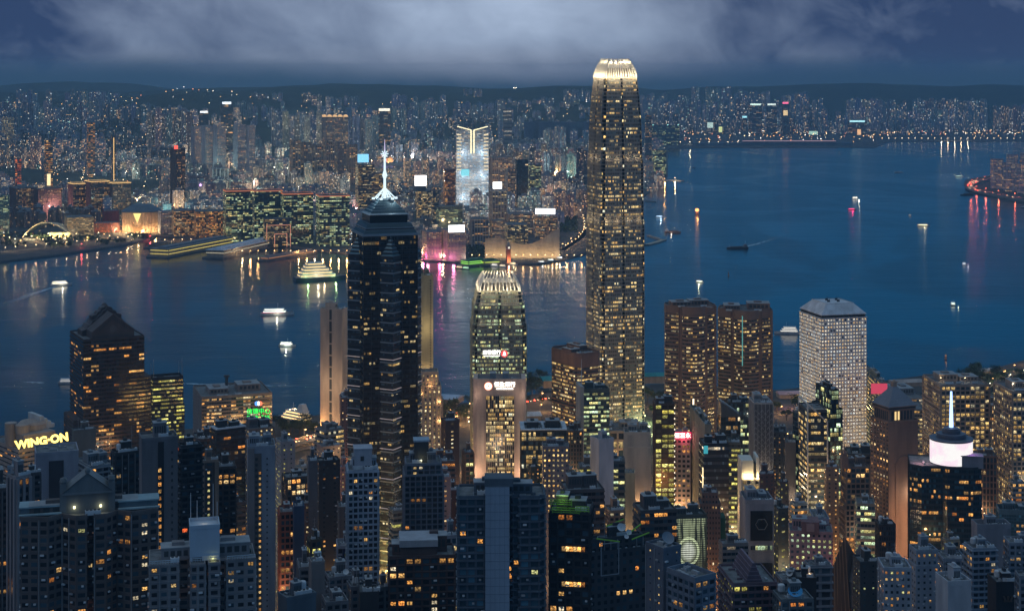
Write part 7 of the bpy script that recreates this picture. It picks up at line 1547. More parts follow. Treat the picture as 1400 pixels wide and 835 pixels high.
for k in range(46):
    f = rc.uniform(0, len(pts) - 2); i0 = int(f); a, b = pts[i0], pts[i0+1]; t = (b - a).normalized(); lane = rc.choice((-9, -5, 5, 9)); s = Vector((t.y, -t.x, 0)); p = a.lerp(b, f - i0) + s * lane; ang = math.atan2(t.y, t.x) + (0 if rc.random() < .8 else math.pi)
    if firstcar: car.location = (p.x, p.y, p.z + .02); car.rotation_euler = (0, 0, ang); firstcar = False
    else: dup(car, (p.x, p.y, p.z + .02), ang)
for k in range(2, len(pts) - 2, 4):
    street_lamp(tuple(pts[k] + Vector((0, 0, 0))), (1, .16, .08) if k % 8 else ORG, 12, 9000 if k % 8 else 9000, 'street lamp over the coastal road on the right-hand point', 'street lamps on the coastal road', 1.6)
# elevated road by the ferry terminal, left of the beige slab
pts = spline([P(376, 612, 14), P(398, 605, 14), P(420, 599, 14), P(440, 595, 14), P(470, 591, 14)]); o = ribbon('road', [tuple(p) for p in pts], 13, M_road, th=2.0); tag(o, kind='structure')
for k in (6, 14, 20): street_lamp((pts[k].x, pts[k].y + 7, 14), ORG, 9, 9000, 'tall lamp lighting the elevated road orange beside the beige slab', 'lamps of the elevated road', 1.0)
pts = spline([P(376, 624, 5), P(405, 612, 5), P(440, 606, 5)]); o = ribbon('road', [tuple(p) for p in pts], 12, M_road, th=2.0); tag(o, kind='structure')
street_lamp(tuple(P(418, 606, 5)), ORG, 9, 6000, 'lamp of the lower road under the elevated road', 'lamps of the elevated road')
# waterfront roads in Central
for row, lab in (([P(560, 596, 3.2), P(630, 580, 3.2), P(660, 576, 3.2), P(730, 566, 3.2), P(800, 560, 3.2), P(900, 556, 3.2)], 'a'), ([P(590, 572, 3.2), P(650, 562, 3.2), P(740, 545, 3.2), P(800, 540, 3.2)], 'b'), ([P(1040, 566, 3.2), P(1100, 560, 3.2), P(1180, 556, 3.2)], 'c'), ([P(1340, 540, 3.2), P(1372, 520, 3.2), P(1400, 503, 3.2), P(1440, 484, 3.2)], 'd')):
    pts = spline(row); o = ribbon('road', [tuple(p) for p in pts], 17, M_road, th=.3, deck=False); tag(o, kind='structure')
    for k in range(1, len(pts), 3 if lab != 'd' else 4): street_lamp((pts[k].x, pts[k].y + (9 if k % 2 else -9), 3), ORG, 10, 12000 if lab != 'd' else 5000, {'a': 'orange street lamp on the avenue behind the beige bank block', 'b': 'orange street lamp on the waterfront road by the shorter claw-crowned tower', 'c': 'orange street lamp between the twin brown towers and the white hipped tower', 'd': 'orange street lamp along the park road at the right edge'}[lab], 'orange street lamps near the island shore')
HKS = [s_ for s_ in SPECS if s_['d'] < 2000]
def blocked(x, y):
    for s_ in HKS:
        dx, dy = x - s_['c'][0], y - s_['c'][1]; ca, sa = math.cos(s_['th']), math.sin(s_['th'])
        if abs(dx*ca + dy*sa) < s_['L']/2 + 2.5 and abs(dy*ca - dx*sa) < s_['D']/2 + 2.5: return True
    return False
def free_spot(q):
    for k in range(60):
        a, r_ = k * 2.4, k * 1.1; x, y = q.x + r_*math.cos(a), q.y + r_*math.sin(a)
        if not blocked(x, y): return Vector((x, y, q.z))
    return q
rcar = random.Random(6)
for row, z in (([P(560, 596, 3.2), P(630, 580, 3.2), P(660, 576, 3.2), P(730, 566, 3.2), P(800, 560, 3.2), P(900, 556, 3.2)], 3.2), ([P(590, 572, 3.2), P(650, 562, 3.2), P(740, 545, 3.2), P(800, 540, 3.2)], 3.2), ([P(376, 612, 14), P(398, 605, 14), P(420, 599, 14), P(440, 595, 14), P(470, 591, 14)], 14)):
    q = spline(row)
    for k in range(16 if z < 5 else 8):
        f = rcar.uniform(0, len(q) - 2); a, b = q[int(f)], q[int(f) + 1]; t_ = (b - a).normalized(); sgn = rcar.choice((-1, 1)); s_ = Vector((t_.y, -t_.x, 0)) * sgn * rcar.choice((2.0, 5.2 if z < 5 else 4.4)); p = a.lerp(b, f - int(f)) + s_
        dup(car, (p.x, p.y, z + .03), math.atan2(t_.y, t_.x) + (0 if sgn > 0 else math.pi), 'car with lit lamps on the elevated road beside the beige slab' if z > 5 else 'car with lit lamps on the orange-lit waterfront avenues', 'cars on the island waterfront roads')
# lamps deep in the street canyons
for px, py, pw, col in ((520, 800, 22000, (1, .62, .18)), (512, 775, 9000, (1, .62, .18)), (527, 790, 9000, (1, .6, .15)), (395, 835, 9000, ORG), (620, 700, 4000, ORG), (638, 665, 5000, ORG), (640, 640, 6000, ORG), (655, 690, 4000, WRM), (725, 700, 4000, WRM), (790, 660, 3000, WRM), (870, 620, 6000, WRM), (880, 650, 5000, WRM), (860, 700, 5000, WRM), (910, 650, 4000, ORG), (940, 700, 4000, WRM), (975, 700, 3500, ORG), (1000, 690, 3500, WRM), (1062, 640, 4000, WRM), (1075, 600, 4000, ORG), (1080, 680, 4000, ORG), (1140, 700, 5500, ORG), (1150, 735, 4500, ORG), (1185, 700, 4500, ORG), (1230, 690, 4500, ORG), (1180, 620, 4500, WRM), (1255, 610, 4500, WRM), (1350, 640, 4000, WRM), (690, 640, 3500, WRM), (600, 640, 4500, ORG), (455, 650, 3000, ORG), (300, 660, 2500, ORG), (335, 640, 2500, WRM), (880, 575, 9000, (.75, 1, .35)), (886, 590, 6000, (.85, 1, .5)), (830, 600, 6000, WRM), (760, 590, 5000, ORG)):
    q = free_spot(P(px, py, 6)); street_lamp((q.x, q.y, hkz(q.y)), col, 9, pw * 2.6, 'street lamp glowing at the bottom of a street canyon', 'street lamps deep in the canyons')
# promenade lamps on the far shore: warm and coloured streaks on the water
row = [(x, 349, ORG if k % 3 else WRM, 9000) for k, x in enumerate(range(330, 480, 11))] + [(x, 361 - abs(x - 700) * .02, ORG if k % 2 else WRM, 2200) for k, x in enumerate(range(644, 800, 10))] + [(x, 334 - (x - 210) * .02, WRM, 5000) for x in range(212, 330, 12)] + [(x, 345 - (x * .09), WRM, 4000) for x in range(6, 200, 14)]
for k, (x, y, c, pw) in enumerate(row):
    q = P(x, min(y, 355) - 1.5, 4); street_lamp((q.x, q.y, 3), c, 9, pw, 'warm promenade lamp on the far waterfront ' + ('left of the round theatre' if x < 206 else 'by the ferry piers' if x < 330 else 'below the green-lit offices' if x < 490 else 'by the sail-roofed hall'), 'promenade lamps on the far waterfront', 1.3)
for x, c, pw in ((577, (1, .08, .28), 60000), (585, (1, .12, .35), 60000), (593, (1, .3, .2), 35000), (604, (1, .75, .4), 28000), (613, (.5, 1, .4), 18000), (622, (1, .85, .5), 18000), (568, (1, .3, .4), 26000)):
    q = P(x, 353.5, 4); street_lamp((q.x, q.y, 3), c, 9, pw * .5, f'{"magenta" if c[1] < .2 else "green" if c[0] < .9 else "warm"} promenade light below the waterfront shopping block', 'coloured promenade lights', 1.4)
for x, y, c, pw in ((110, 338, (1, .1, .1), 5000), (204, 327, (1, .06, .06), 16000), (895, 247, ORG, 16000), (908, 247, ORG, 25000), (922, 246, WRM, 16000)):
    q = P(x, y, 4); street_lamp((q.x, q.y, 3), c, 9, pw, f'{"red" if c[1] < .2 else "orange"} shore lamp {"on the left inlet" if x < 300 else "on the breakwater right of the tallest tower"}', 'shore lamps', 1.6)
for x in list(range(1205, 1400, 9)) + list(range(890, 1130, 13)):
    y = 192.6 if x > 1200 else 198; q = P(x, y - .6, 4); street_lamp((q.x, q.y, 3), WRM if x % 2 else (1, .85, .55), 14, 20000 if 1285 < x < 1325 or x % 3 == 0 else 0, 'tiny lamp on the far right shore line', 'lamps on the far right shore', 3.0)
for k in range(26):
    x = 4 + k * 7.6; q = P(x, 331 - x*.055 + (k % 4) * 2.6 - 4, 4); street_lamp((q.x, q.y, 3), (ORG, WRM, (1, .85, .5))[k % 3], 9, 9000, 'warm lamp in the gardens between the striped arch station and the round theatre', 'garden lamps left of the round theatre', 1.6)
# floodlights over the deck at the middle left
for x, y, pw in ((378, 183, 3e5), (403, 195, 2e5), (373, 232, 4e4), (383, 233, 4e4), (391, 233, 4e4), (398, 247, 4e4), (408, 248, 4e4), (417, 248, 4e4), (404, 234, 4e4)):
    q = P(x, y + 6, 4); zt = gz(y, q.y); street_lamp((q.x, q.y, 3), (1, .95, .62), zt - 3, pw, 'tall white floodlight mast over the floodlit deck left of the tenements', 'floodlight masts', 4.5)
# added fill lamps on tall masts, scattered to brighten the far facades
rg = random.Random(12); n_ = 0
while n_ < 95:
    px = rg.uniform(0, 880); d = 3750 * (7600 / 3750) ** rg.random()
    if open_ground(px, d): continue
    c, nm = rg.choice(((ORG, 'orange'), (ORG, 'orange'), (WRM, 'amber'), (WRM, 'amber'), ((1, .9, .7), 'white'), ((.6, 1, .85), 'teal'), ((1, .45, .4), 'pinkish')))
    if 340 < px < 440: c, nm = ((1, .92, .6), 'white')
    street_lamp((gx(px, d), d, 3), c, 38, rg.uniform(80000, 200000) * (d / 5000) ** 1.2, f'tall {nm} added fill lamp among the blocks {zone(px)}', 'added fill lamps in the far streets', 2.2); n_ += 1
# curved lit streets on the far shore near the tallest tower
for row in ([P(772, 342, 3.2), P(790, 330, 3.2), P(798, 316, 3.2), P(796, 300, 3.2), P(786, 284, 3.2), P(780, 275, 3.2)], [P(760, 346, 3.2), P(800, 318, 3.2), P(820, 300, 3.2)], [P(742, 268, 3.2), P(770, 264, 3.2), P(800, 256, 3.2)], [P(480, 340, 3.2), P(540, 345, 3.2), P(575, 352, 3.2)]):
    pts = spline(row); o = ribbon('road', [tuple(p) for p in pts], 24, M_road, th=.3, deck=False); tag(o, kind='structure')
    for k in range(0, len(pts), 2): street_lamp((pts[k].x, pts[k].y + 8, 3), ORG if k % 4 else WRM, 11, 6000, 'orange street lamp along the curving far-shore road left of the tallest tower', 'street lamps on the curving far-shore road', 1.4)
# far street lamps: uncountable sparkle between the blocks
mbs = [MB() for _ in range(4)]; rs = random.Random(31)
for k in range(1150):
    px = rs.uniform(-10, 905); d = 3650 * (9000 / 3650) ** rs.random()
    if open_ground(px, d) and not (px < 205 and d > 3600 and HY + 396*F/d < 345): continue
    x = gx(px, d); z = max(3, hill(x, d)) + rs.uniform(8, 34) * (1 if rs.random() < .6 else .35); r = .55 * (d / 3600) * rs.uniform(.7, 1.6); mbs[rs.choice((0, 0, 0, 1, 1, 2, 3))].lathe([(0, z - r), (r, z), (0, z + r)], 4, 0, (x, d))
for k in range(260):
    px = rs.uniform(885, 1400); d = rs.uniform(9850, 10500) if px > 1200 else rs.uniform(9000, 10400); x = gx(px, d); z = 4 + rs.uniform(4, 30); r = 1.6 * rs.uniform(.7, 1.7); mbs[rs.choice((0, 0, 1, 2, 3))].lathe([(0, z - r), (r, z), (0, z + r)], 4, 0, (x, d))
for m_, c, s, nm in zip(mbs, ((1, .5, .16), (1, .75, .4), (1, .95, .8), (1, .3, .12)), (5, 5.5, 6, 4), ('orange', 'warm', 'white', 'reddish')): tag(m_.build('distant_street_lamps', glow(c, s)), f'{nm} sparkle of countless far street lamps between the far-shore blocks', 'street lamps', kind='stuff')
for k, (px, py) in enumerate(((1379, 126), (704, 115), (701, 116))): q = Vector((gx(px, 10400), 10400, 0)); street_lamp((q.x, q.y, hill(q.x, q.y)), (1, .85, .6), 16, 0, 'lone lamp high on the dark hillside', 'lone hillside lamps', 5.0)

# ------------------------------------------------------------------ piers and floating decks on the far shore
def pier(label, a, b, w, h, roofm, litm, bands=2, decky=True):
    A_, B_ = P(*a, 3), P(*b, 3); v = B_ - A_; v.z = 0; L_ = v.length; ang = math.atan2(v.y, v.x); t = thing('pier', label, 'pier', (A_.x, A_.y, 0), ang); m2 = MB(); m2.box(-12, L_, -w/2 - 5, w/2 + 5, -1, 3, 0); m2.build('deck', wall((.16, .15, .14)), t)
    m2 = MB(); m2.box(0, L_, -w/2, w/2, 3, 3 + h, 0)
    for k in range(int(L_ / 12)): m2.box(k*12, k*12 + .8, -w/2 - .5, -w/2, 3, 3 + h, 1)
    m2.build('hall', [facade((.30, .27, .22), .8, .6, 1.5, 'yellow', .9), wall((.34, .30, .26))], t)
    m2 = MB(); m2.box(-3, L_, -w/2 - 3, w/2 + 3, 3 + h, 4.2 + h, 0); m2.box(8, L_ - 8, -w/4, w/4, 4.2 + h, 7.5 + h, 0); m2.build('roof', roofm, t)
    m2 = MB()
    for k in range(bands): z = 3.4 + h * (k + .55) / bands; m2.box(0, L_, -w/2 - 3.3, -w/2 - 2.9, z, z + 1.0, 0, True); m2.box(-3.4, -3, -w/2 - 3, w/2, z, z + 1.0, 0, True)
    if litm: m2.build('light_line', litm, t)
    return t
pier('long two-storey pier terminal outlined in yellow light', (218, 350), (306, 333), 42, 15, wall((.22, .22, .24)), glow((1, .78, .18), .85))
pier('white-roofed cruise pier with a bright sheltered deck', (294, 351), (382, 331), 40, 14, wall((.60, .66, .74)), glow((1, .88, .6), .55), 1)
pier('low flat finger pier with orange lamps at its tip', (362, 354.5), (428, 344), 16, 3, wall((.24, .22, .22)), glow((1, .42, .16), .5), 1)
pier('small dark inlet jetty beside the round theatre', (206, 337), (232, 332), 14, 3, wall((.12, .12, .13)), None)
pier('green-lit ferry pier below the waterfront shopping block', (636, 362), (662, 359.5), 22, 8, wall((.08, .22, .12)), glow((.35, .95, .12), 1.2), 2)
pier('green-lit ferry pier with yellow lamps, nearer the clock tower', (660, 361), (680, 360), 20, 7, wall((.10, .2, .12)), glow((.75, .95, .1), 1.0), 1)
def jetty(label, pts, w, mat, zt=2.4):
    q = spline([P(*p, zt) for p in pts], 4); o = ribbon('breakwater', [tuple(p) for p in q], w, mat, th=4, deck=False); return tag(o, label, 'breakwater')
jetty('V-shaped lit breakwater right of the tallest tower, its outer arm', [(884, 334), (896, 331), (908, 327)], 12, wall((.5, .42, .3))); jetty('inner arm of the V-shaped breakwater', [(886, 321), (898, 325), (907, 328)], 8, wall((.3, .24, .2)))
jetty('long diagonal sea wall on the shore right of the tallest tower', [(882, 264), (893, 255), (903, 247)], 16, wall((.42, .42, .42))); jetty('straight lit breakwater at the end of the diagonal sea wall', [(903, 247), (918, 246), (934, 247)], 14, wall((.4, .38, .34)))
jetty('small dark floating jetty right of the tallest tower', [(883, 274), (890, 275), (896, 275.5)], 10, wall((.08, .09, .1)))
# canopy, pier sheds and marquee on the island shore
def shed(name, label, cat, px, py, w, dp, h, roofm, rz=0, lit=.8, hue='yellow'):
    q = P(px, py, 3); t = thing(name, label, cat, (q.x, q.y, 3), rad(rz)); m2 = MB(); m2.box(-w/2, w/2, -dp/2, dp/2, 0, h, 0); m2.build('wall', facade((.34, .30, .25), .8, .6, lit, hue, 1.0), t); m2 = MB(); m2.hexa([(-w/2-1, -dp/2-1, h), (w/2+1, -dp/2-1, h), (w/2+1, dp/2+1, h), (-w/2-1, dp/2+1, h)], [(-w/2-1, -1.5, h+3), (w/2+1, -1.5, h+3), (w/2+1, 1.5, h+3), (-w/2-1, 1.5, h+3)]); m2.build('roof', roofm, t); return t
TEAL = wall((.02, .26, .28)); shed('ferry_pier', 'teal-roofed ferry pier between the tallest tower and the twin brown towers', 'ferry pier', 896, 522, 34, 20, 9, TEAL, 8, 1.8); shed('ferry_pier', 'teal-roofed ferry pier peeking out left of the brown chamfered tower', 'ferry pier', 748, 527, 16, 30, 9, TEAL, 12, 1.6)
shed('ferry_pier', 'pale blue hip-roofed pier shed right of the floodlit turrets', 'ferry pier', 611, 549, 34, 30, 6, wall((.40, .52, .66)), -18, 1.5, 'white'); shed('marquee', 'pink-lit white marquee on the shore left of the white hipped tower', 'marquee', 1078, 543, 26, 16, 5, wall((.55, .40, .44)), 6, 1.0, 'white'); shed('canopy', 'grey skylight canopy over the road right of the beige bank block', 'canopy', 727, 572, 18, 20, 5, wall((.50, .56, .62)), 12, .6)
shed('pavilion', 'long low white waterfront pavilion above the park trees at right', 'pavilion', 1340, 512, 34, 8, 5, wall((.40, .40, .42)), 14, .3); shed('pavilion', 'low shore pavilion with glowing lamps behind the concrete grid tower', 'pavilion', 1238, 527, 40, 12, 5, wall((.42, .38, .36)), 10, .8)
light(None, tuple(P(1078, 548, 12)), (1, .45, .5), 5000, 1.2, name='marquee_light'); 

# ------------------------------------------------------------------ boats
M_hullw = wall((.62, .64, .66), .4); M_hulld = wall((.04, .05, .06), .4); M_hullr = wall((.30, .05, .05), .5)
GLW = glow((1, .86, .58), 1.6)
def boat(name, cat, label, px, py, lpx, ang, decks=2, hull=None, sup=None, litm=None, mast=True, stripe=None, low=False, beam=.24, group=None, lamps=0, cargo=False):
    q = P(px, py, 0); lpx *= 1.3 if lpx < 20 and px > 880 else 1.08; L_ = lpx * q.y / F; B = L_ * beam; t = thing(name, label, cat, (q.x, q.y, 0), rad(ang), group); hh = L_ * (.055 if not low else .04) + .8
    m2 = MB(); n = 12; st = []
    for k in range(n + 1):
        f = k / n; w = B/2 * (1 - max(0, (f - .6) / .4) ** 2.2 * .97) * (1 - max(0, (.12 - f) / .12) * .15); st.append((-L_/2 + L_*f, w, hh * (1 + .35 * max(0, f - .65))))
    for a, b in zip(st, st[1:]):
        for s in (1, -1):
            qd = [(a[0], s*a[1]*.8, -.5), (b[0], s*b[1]*.8, -.5), (b[0], s*b[1], b[2]), (a[0], s*a[1], a[2])]; m2.face(qd if s < 0 else qd[::-1], 0)
        m2.face([(a[0], -a[1], a[2]), (b[0], -b[1], b[2]), (b[0], b[1], b[2]), (a[0], a[1], a[2])], 1)
    a = st[0]; m2.face([(a[0], a[1]*.8, -.5), (a[0], -a[1]*.8, -.5), (a[0], -a[1], a[2]), (a[0], a[1], a[2])], 0)
    m2.build('hull', [hull or M_hullw, wall((.22, .2, .19))], t)
    z = hh; l0, l1 = (-.42, .26) if not cargo else (-.46, -.28)
    m2 = MB(); m3 = MB()
    for k in range(decks):
        dh = L_ * .045 + .7; ins = .06 * k; x0, x1 = L_*(l0 + ins * .6), L_*(l1 - ins); w = B * (.42 - .035*k)
        m2.box(x0, x1, -w, w, z, z + dh, 0); m2.box(x0 - .4, x1 + .5, -w - .3, w + .3, z + dh, z + dh + .25, 0)
        m3.box(x0 + .6, x1 - .5, -w - .12, -w - .02, z + dh*.35, z + dh*.8, 0, True); m3.box(x0 + .6, x1 - .5, w + .02, w + .12, z + dh*.35, z + dh*.8, 0, True); m3.box(x1 + .02, x1 + .1, -w*.8, w*.8, z + dh*.35, z + dh*.8, 0, True); m3.box(x0 - .1, x0 - .02, -w*.8, w*.8, z + dh*.35, z + dh*.8, 0, True); z += dh + .25
    m2.build('superstructure', sup or M_hullw, t)
    if litm: m3.build('window_band', litm, t)
    if stripe: m2 = MB(); m2.box(-L_*.45, L_*.2, -B*.44 - .2, -B*.44 + .2, hh - .2, hh + .5, 0, True); m2.build('stripe', stripe, t)
    if mast: m2 = MB(); x = L_*.02 if not cargo else -L_*.38; m2.tube((x, 0, z), (x, 0, z + L_*.12 + 2), .18, 5); m2.tube((x, -B*.2, z + L_*.07 + 1), (x, B*.2, z + L_*.07 + 1), .1, 4); m2.build('mast', M_pale, t)
    if cargo: m2 = MB(); m2.box(-L_*.22, L_*.34, -B*.36, B*.36, hh - .2, hh + 1.6, 0); m2.tube((L_*.38, 0, hh), (L_*.38, 0, hh + L_*.1), .3, 5, 1); m2.build('cargo_hold', [wall((.10, .06, .05)), M_pale], t)
    if lamps: light(t, (0, -B*.9 - 2, hh + 2), lamps[0], lamps[1] * .12, .6, name='deck_lamp')
    return t
CW = (1, .9, .65)
boat('ferry', 'ferry', 'white fast ferry trailing a pale wake at the far left', 84, 390, 27, 28, 2, litm=glow((1, .9, .65), 2.2), lamps=(CW, 16000), beam=.26)
boat('ferry', 'ferry', 'long striped cruise ferry with teal and red bands, mid harbour left', 379, 430, 42, 7, 2, litm=glow((.9, .95, .8), 1.8), stripe=glow((.9, .1, .2), .9), lamps=(CW, 26000), beam=.22)
boat('ferry', 'ferry', 'small white ferry with two bright reflections below the striped one', 393, 473, 22, -8, 2, litm=glow((1, 1, .8), 2.4), lamps=((.9, 1, .75), 16000))
boat('ferry', 'ferry', 'white ferry half hidden by the gabled granite tower', 94, 524, 26, 4, 2, litm=glow((.9, .9, .9), .5))
sh = boat('passenger_ship', 'ship', 'passenger ship with glowing open decks moored right of the long waterfront block', 402, 576, 58, 140, 3, hull=M_hulld, litm=glow((1, .66, .28), 1.5), lamps=((1, .62, .25), 5000), beam=.34)
for x in (-14, -6, 2, 10, 18): light(sh, (x, -3, 15), (1, .6, .25), 700, .4, name='deck_lamp')
m2 = MB(); m2.hexa([(-20, -5, 12), (-8, -5, 12), (-8, 5, 12), (-20, 5, 12)], [(-17, -3, 22), (-12, -3, 22), (-12, 3, 22), (-17, 3, 22)]); m2.build('funnel', M_hullw, sh)
cr = boat('passenger_ship', 'ship', 'multi-deck white floating ship lit in gold and green, left of the spired tower', 438, 382, 66, 20, 5, hull=M_hulld, litm=glow((1, .74, .34), .95), lamps=((1, .75, .4), 40000), beam=.36)
light(cr, (-30, -26, 8), (.5, 1, .4), 5000, 1); light(cr, (25, -26, 8), (.6, 1, .4), 6000, 1); light(cr, (-10, -26, 12), CW, 5000, 1)
boat('boat', 'boat', 'small blue-white lit boat right of the tallest tower', 902, 297, 9, 20, 1, litm=glow((.5, .75, 1), 3), lamps=((.6, .8, 1), 12000)); boat('cargo_ship', 'cargo ship', 'pinkish cargo ship near the V-shaped breakwater', 920, 318, 18, -28, 2, hull=wall((.34, .2, .16)), cargo=True, lamps=((1, .8, .6), 9000)); boat('cargo_ship', 'cargo ship', 'long dark cargo barge with a faint wake in mid harbour', 1008, 340, 28, 190, 2, hull=M_hulld, sup=wall((.2, .2, .22)), cargo=True, lamps=((1, .9, .8), 2500)); boat('boat', 'boat', 'small cream motor boat with a bright reflection below the cargo barge', 957, 386, 9, -30, 1, litm=glow((1, .95, .7), 3), lamps=((1, 1, .6), 9000))
boat('ferry', 'ferry', 'white lit harbour ferry seen end-on above the red boat', 1169, 272, 10, 62, 2, litm=glow((1, .9, .7), 3), lamps=(CW, 26000), beam=.4); boat('boat', 'boat', 'red glowing boat below the end-on white ferry', 1165, 287, 9, 0, 1, hull=M_hullr, litm=glow((1, .06, .2), 3.5), lamps=((1, .05, .2), 14000)); boat('boat', 'boat', 'tiny buff boat left of the long yellow-lit boat', 1244, 295, 6, 70, 1, sup=wall((.5, .42, .36)), litm=glow((1, .8, .6), .8), beam=.4); boat('boat', 'boat', 'long low yellow-lit boat at right of the harbour', 1263, 309, 14, 0, 1, litm=glow((1, .85, .45), 2.6), lamps=((1, .85, .5), 9000), low=True)
boat('boat', 'boat', 'small white upright boat far right, above the lit ferry', 1318, 362, 7, 80, 2, litm=glow((.95, .95, 1), 1.6), lamps=((.9, .9, 1), 3500), beam=.5); boat('ferry', 'ferry', 'small bright ferry facing the viewer at lower right', 1303, 417, 11, 78, 2, hull=M_hulld, litm=glow((.85, 1, .8), 2.4), lamps=((.9, 1, .7), 5000), beam=.42); boat('yacht', 'yacht', 'sleek white superyacht left of the white hipped tower', 1076, 456, 32, 172, 3, litm=glow((1, .95, .85), .9), lamps=((1, .9, .8), 2500), beam=.2)
boat('boat', 'boat', 'dark tug beside the coastal road point', 1322, 267, 14, 170, 1, hull=M_hulld, sup=wall((.07, .07, .08)), low=False); boat('boat', 'boat', 'faint pale boat in the upper right harbour', 1229, 236, 10, 0, 1, low=True, litm=None); boat('boat', 'boat', 'tiny dark boat near the far shore right of the tallest tower', 949, 230, 5, 60, 1, hull=M_hulld, litm=None, sup=wall((.08, .08, .09)), beam=.4); boat('boat', 'boat', 'small lit boat rounding the right-hand point', 1312, 242, 9, 0, 1, litm=glow((.7, 1, .8), 1.8)); boat('boat', 'boat', 'dark boat touching the right frame edge below the coastal road', 1399, 284, 6, 30, 1, hull=M_hulld, litm=None, beam=.4)
for px, py, a, lab, c in ((627, 367, 150, 'green star-route ferry at the left of the green-lit pier', (1, .7, .4)), (636, 368, 150, 'second ferry moored against the green-lit pier', (.5, .9, .5)), (675, 364, 150, 'ferry moored left of the clock tower, white upper deck', (1, .9, .8)), (686, 365, 150, 'ferry moored below the clock tower, dark hull', (1, .75, .45)), (741, 360, 12, 'white tour boat moored below the sail-roofed hall, left of three', (1, 1, .9)), (754, 357.5, 14, 'white tour boat moored below the sail-roofed hall, middle of three', (.8, 1, .9)), (766, 354.5, 16, 'white tour boat moored below the sail-roofed hall, right of three', (.9, 1, 1)), (702, 362, 4, 'flat lit barge moored right of the clock tower', (1, .7, .35))):
    boat('ferry' if py > 361 and px < 700 else 'tour_boat', 'ferry' if px < 700 else 'boat', lab, px, py, 11, a, 2, hull=M_hulld if px < 640 else M_hullw, litm=glow(c, 1.8), lamps=(c, 9000))
def buoy(label, px, py, col, h=12, lit=3.0, r=5):
    q = P(px, py, 0); t = thing('buoy', label, 'buoy', (q.x, q.y, 0)); m2 = MB(); m2.lathe([(r*.9, -.5), (r, 1.2), (r*.8, 2.2), (r*.35, h*.6), (r*.3, h), (0, h)], 12); m2.build('float', wall((.35, .15, .08)), t); m2 = MB(); m2.lathe([(0, h*.55), (r*.75, h*.7), (r*.75, h), (0, h*1.2)], 10); 
    if lit: m2.build('lantern', glow(col, lit), t); light(t, (0, -r*1.5, h*.8), col, 3500 if lit > 1 else 100, .6)
buoy('glowing orange beacon buoy right of the tallest tower', 953, 294, (1, .42, .12), 16, 2.6, 7); buoy('thin unlit red marker buoy below the cargo barge', 996, 377, (1, .2, .1), 9, 0, 1.6); buoy('dark marker buoy with a dull lamp off the concrete grid tower', 1293, 491, (.5, .25, .1), 6, .35, 1.8)
# foam wakes lying on the water
m, nt = newmat('foam'); o = N(nt, 'ShaderNodeOutputMaterial'); b = N(nt, 'ShaderNodeBsdfPrincipled'); tr = N(nt, 'ShaderNodeBsdfTransparent'); mx = N(nt, 'ShaderNodeMixShader'); uv = N(nt, 'ShaderNodeUVMap'); uv.uv_map = 'UVMap'; s = N(nt, 'ShaderNodeSeparateXYZ'); L = nt.links.new; L(uv.outputs[0], s.inputs[0]); t = N(nt, 'ShaderNodeTexCoord'); nz = N(nt, 'ShaderNodeTexNoise'); nz.inputs['Scale'].default_value = .12; nz.inputs['Detail'].default_value = 5; L(t.outputs['Object'], nz.inputs['Vector'])
e = M(nt, 'MULTIPLY', MR(nt, s.outputs[1], 0, .5), MR(nt, s.outputs[1], 1, .5)); f = M(nt, 'MULTIPLY', M(nt, 'MULTIPLY', e, MR(nt, s.outputs[0], 1, .1, 0, 1.0)), MR(nt, nz.outputs[0], .35, .6))
b.inputs['Base Color'].default_value = (.55, .75, .85, 1); b.inputs['Roughness'].default_value = .9; L(f, mx.inputs[0]); L(tr.outputs[0], mx.inputs[1]); L(b.outputs[0], mx.inputs[2]); L(mx.outputs[0], o.inputs[0]); FOAM = m
for pts, w in (([(76, 392), (50, 400), (22, 410), (-10, 422)], 26), ([(250, 524), (310, 526), (380, 527), (440, 526)], 16), ([(60, 523), (40, 522), (20, 520)], 12), ([(1016, 338), (1040, 332), (1070, 322)], 26), ([(1060, 458), (1040, 461)], 8)):
    q = spline([P(x, y, .35) for x, y in pts], 6); mb = MB(); n = len(q)
    for i in range(n - 1):
        a, b_ = q[i], q[i+1]; tt = (b_ - a).normalized(); sd = Vector((tt.y, -tt.x, 0)); w0, w1 = w * (.6 + .8*i/n), w * (.6 + .8*(i+1)/n)
        mb.face([tuple(a + sd*w0/2), tuple(b_ + sd*w1/2), tuple(b_ - sd*w1/2), tuple(a - sd*w0/2)], 0, [(i/n, 0), ((i+1)/n, 0), ((i+1)/n, 1), (i/n, 1)])
    tag(mb.build('wake', FOAM), kind='stuff')

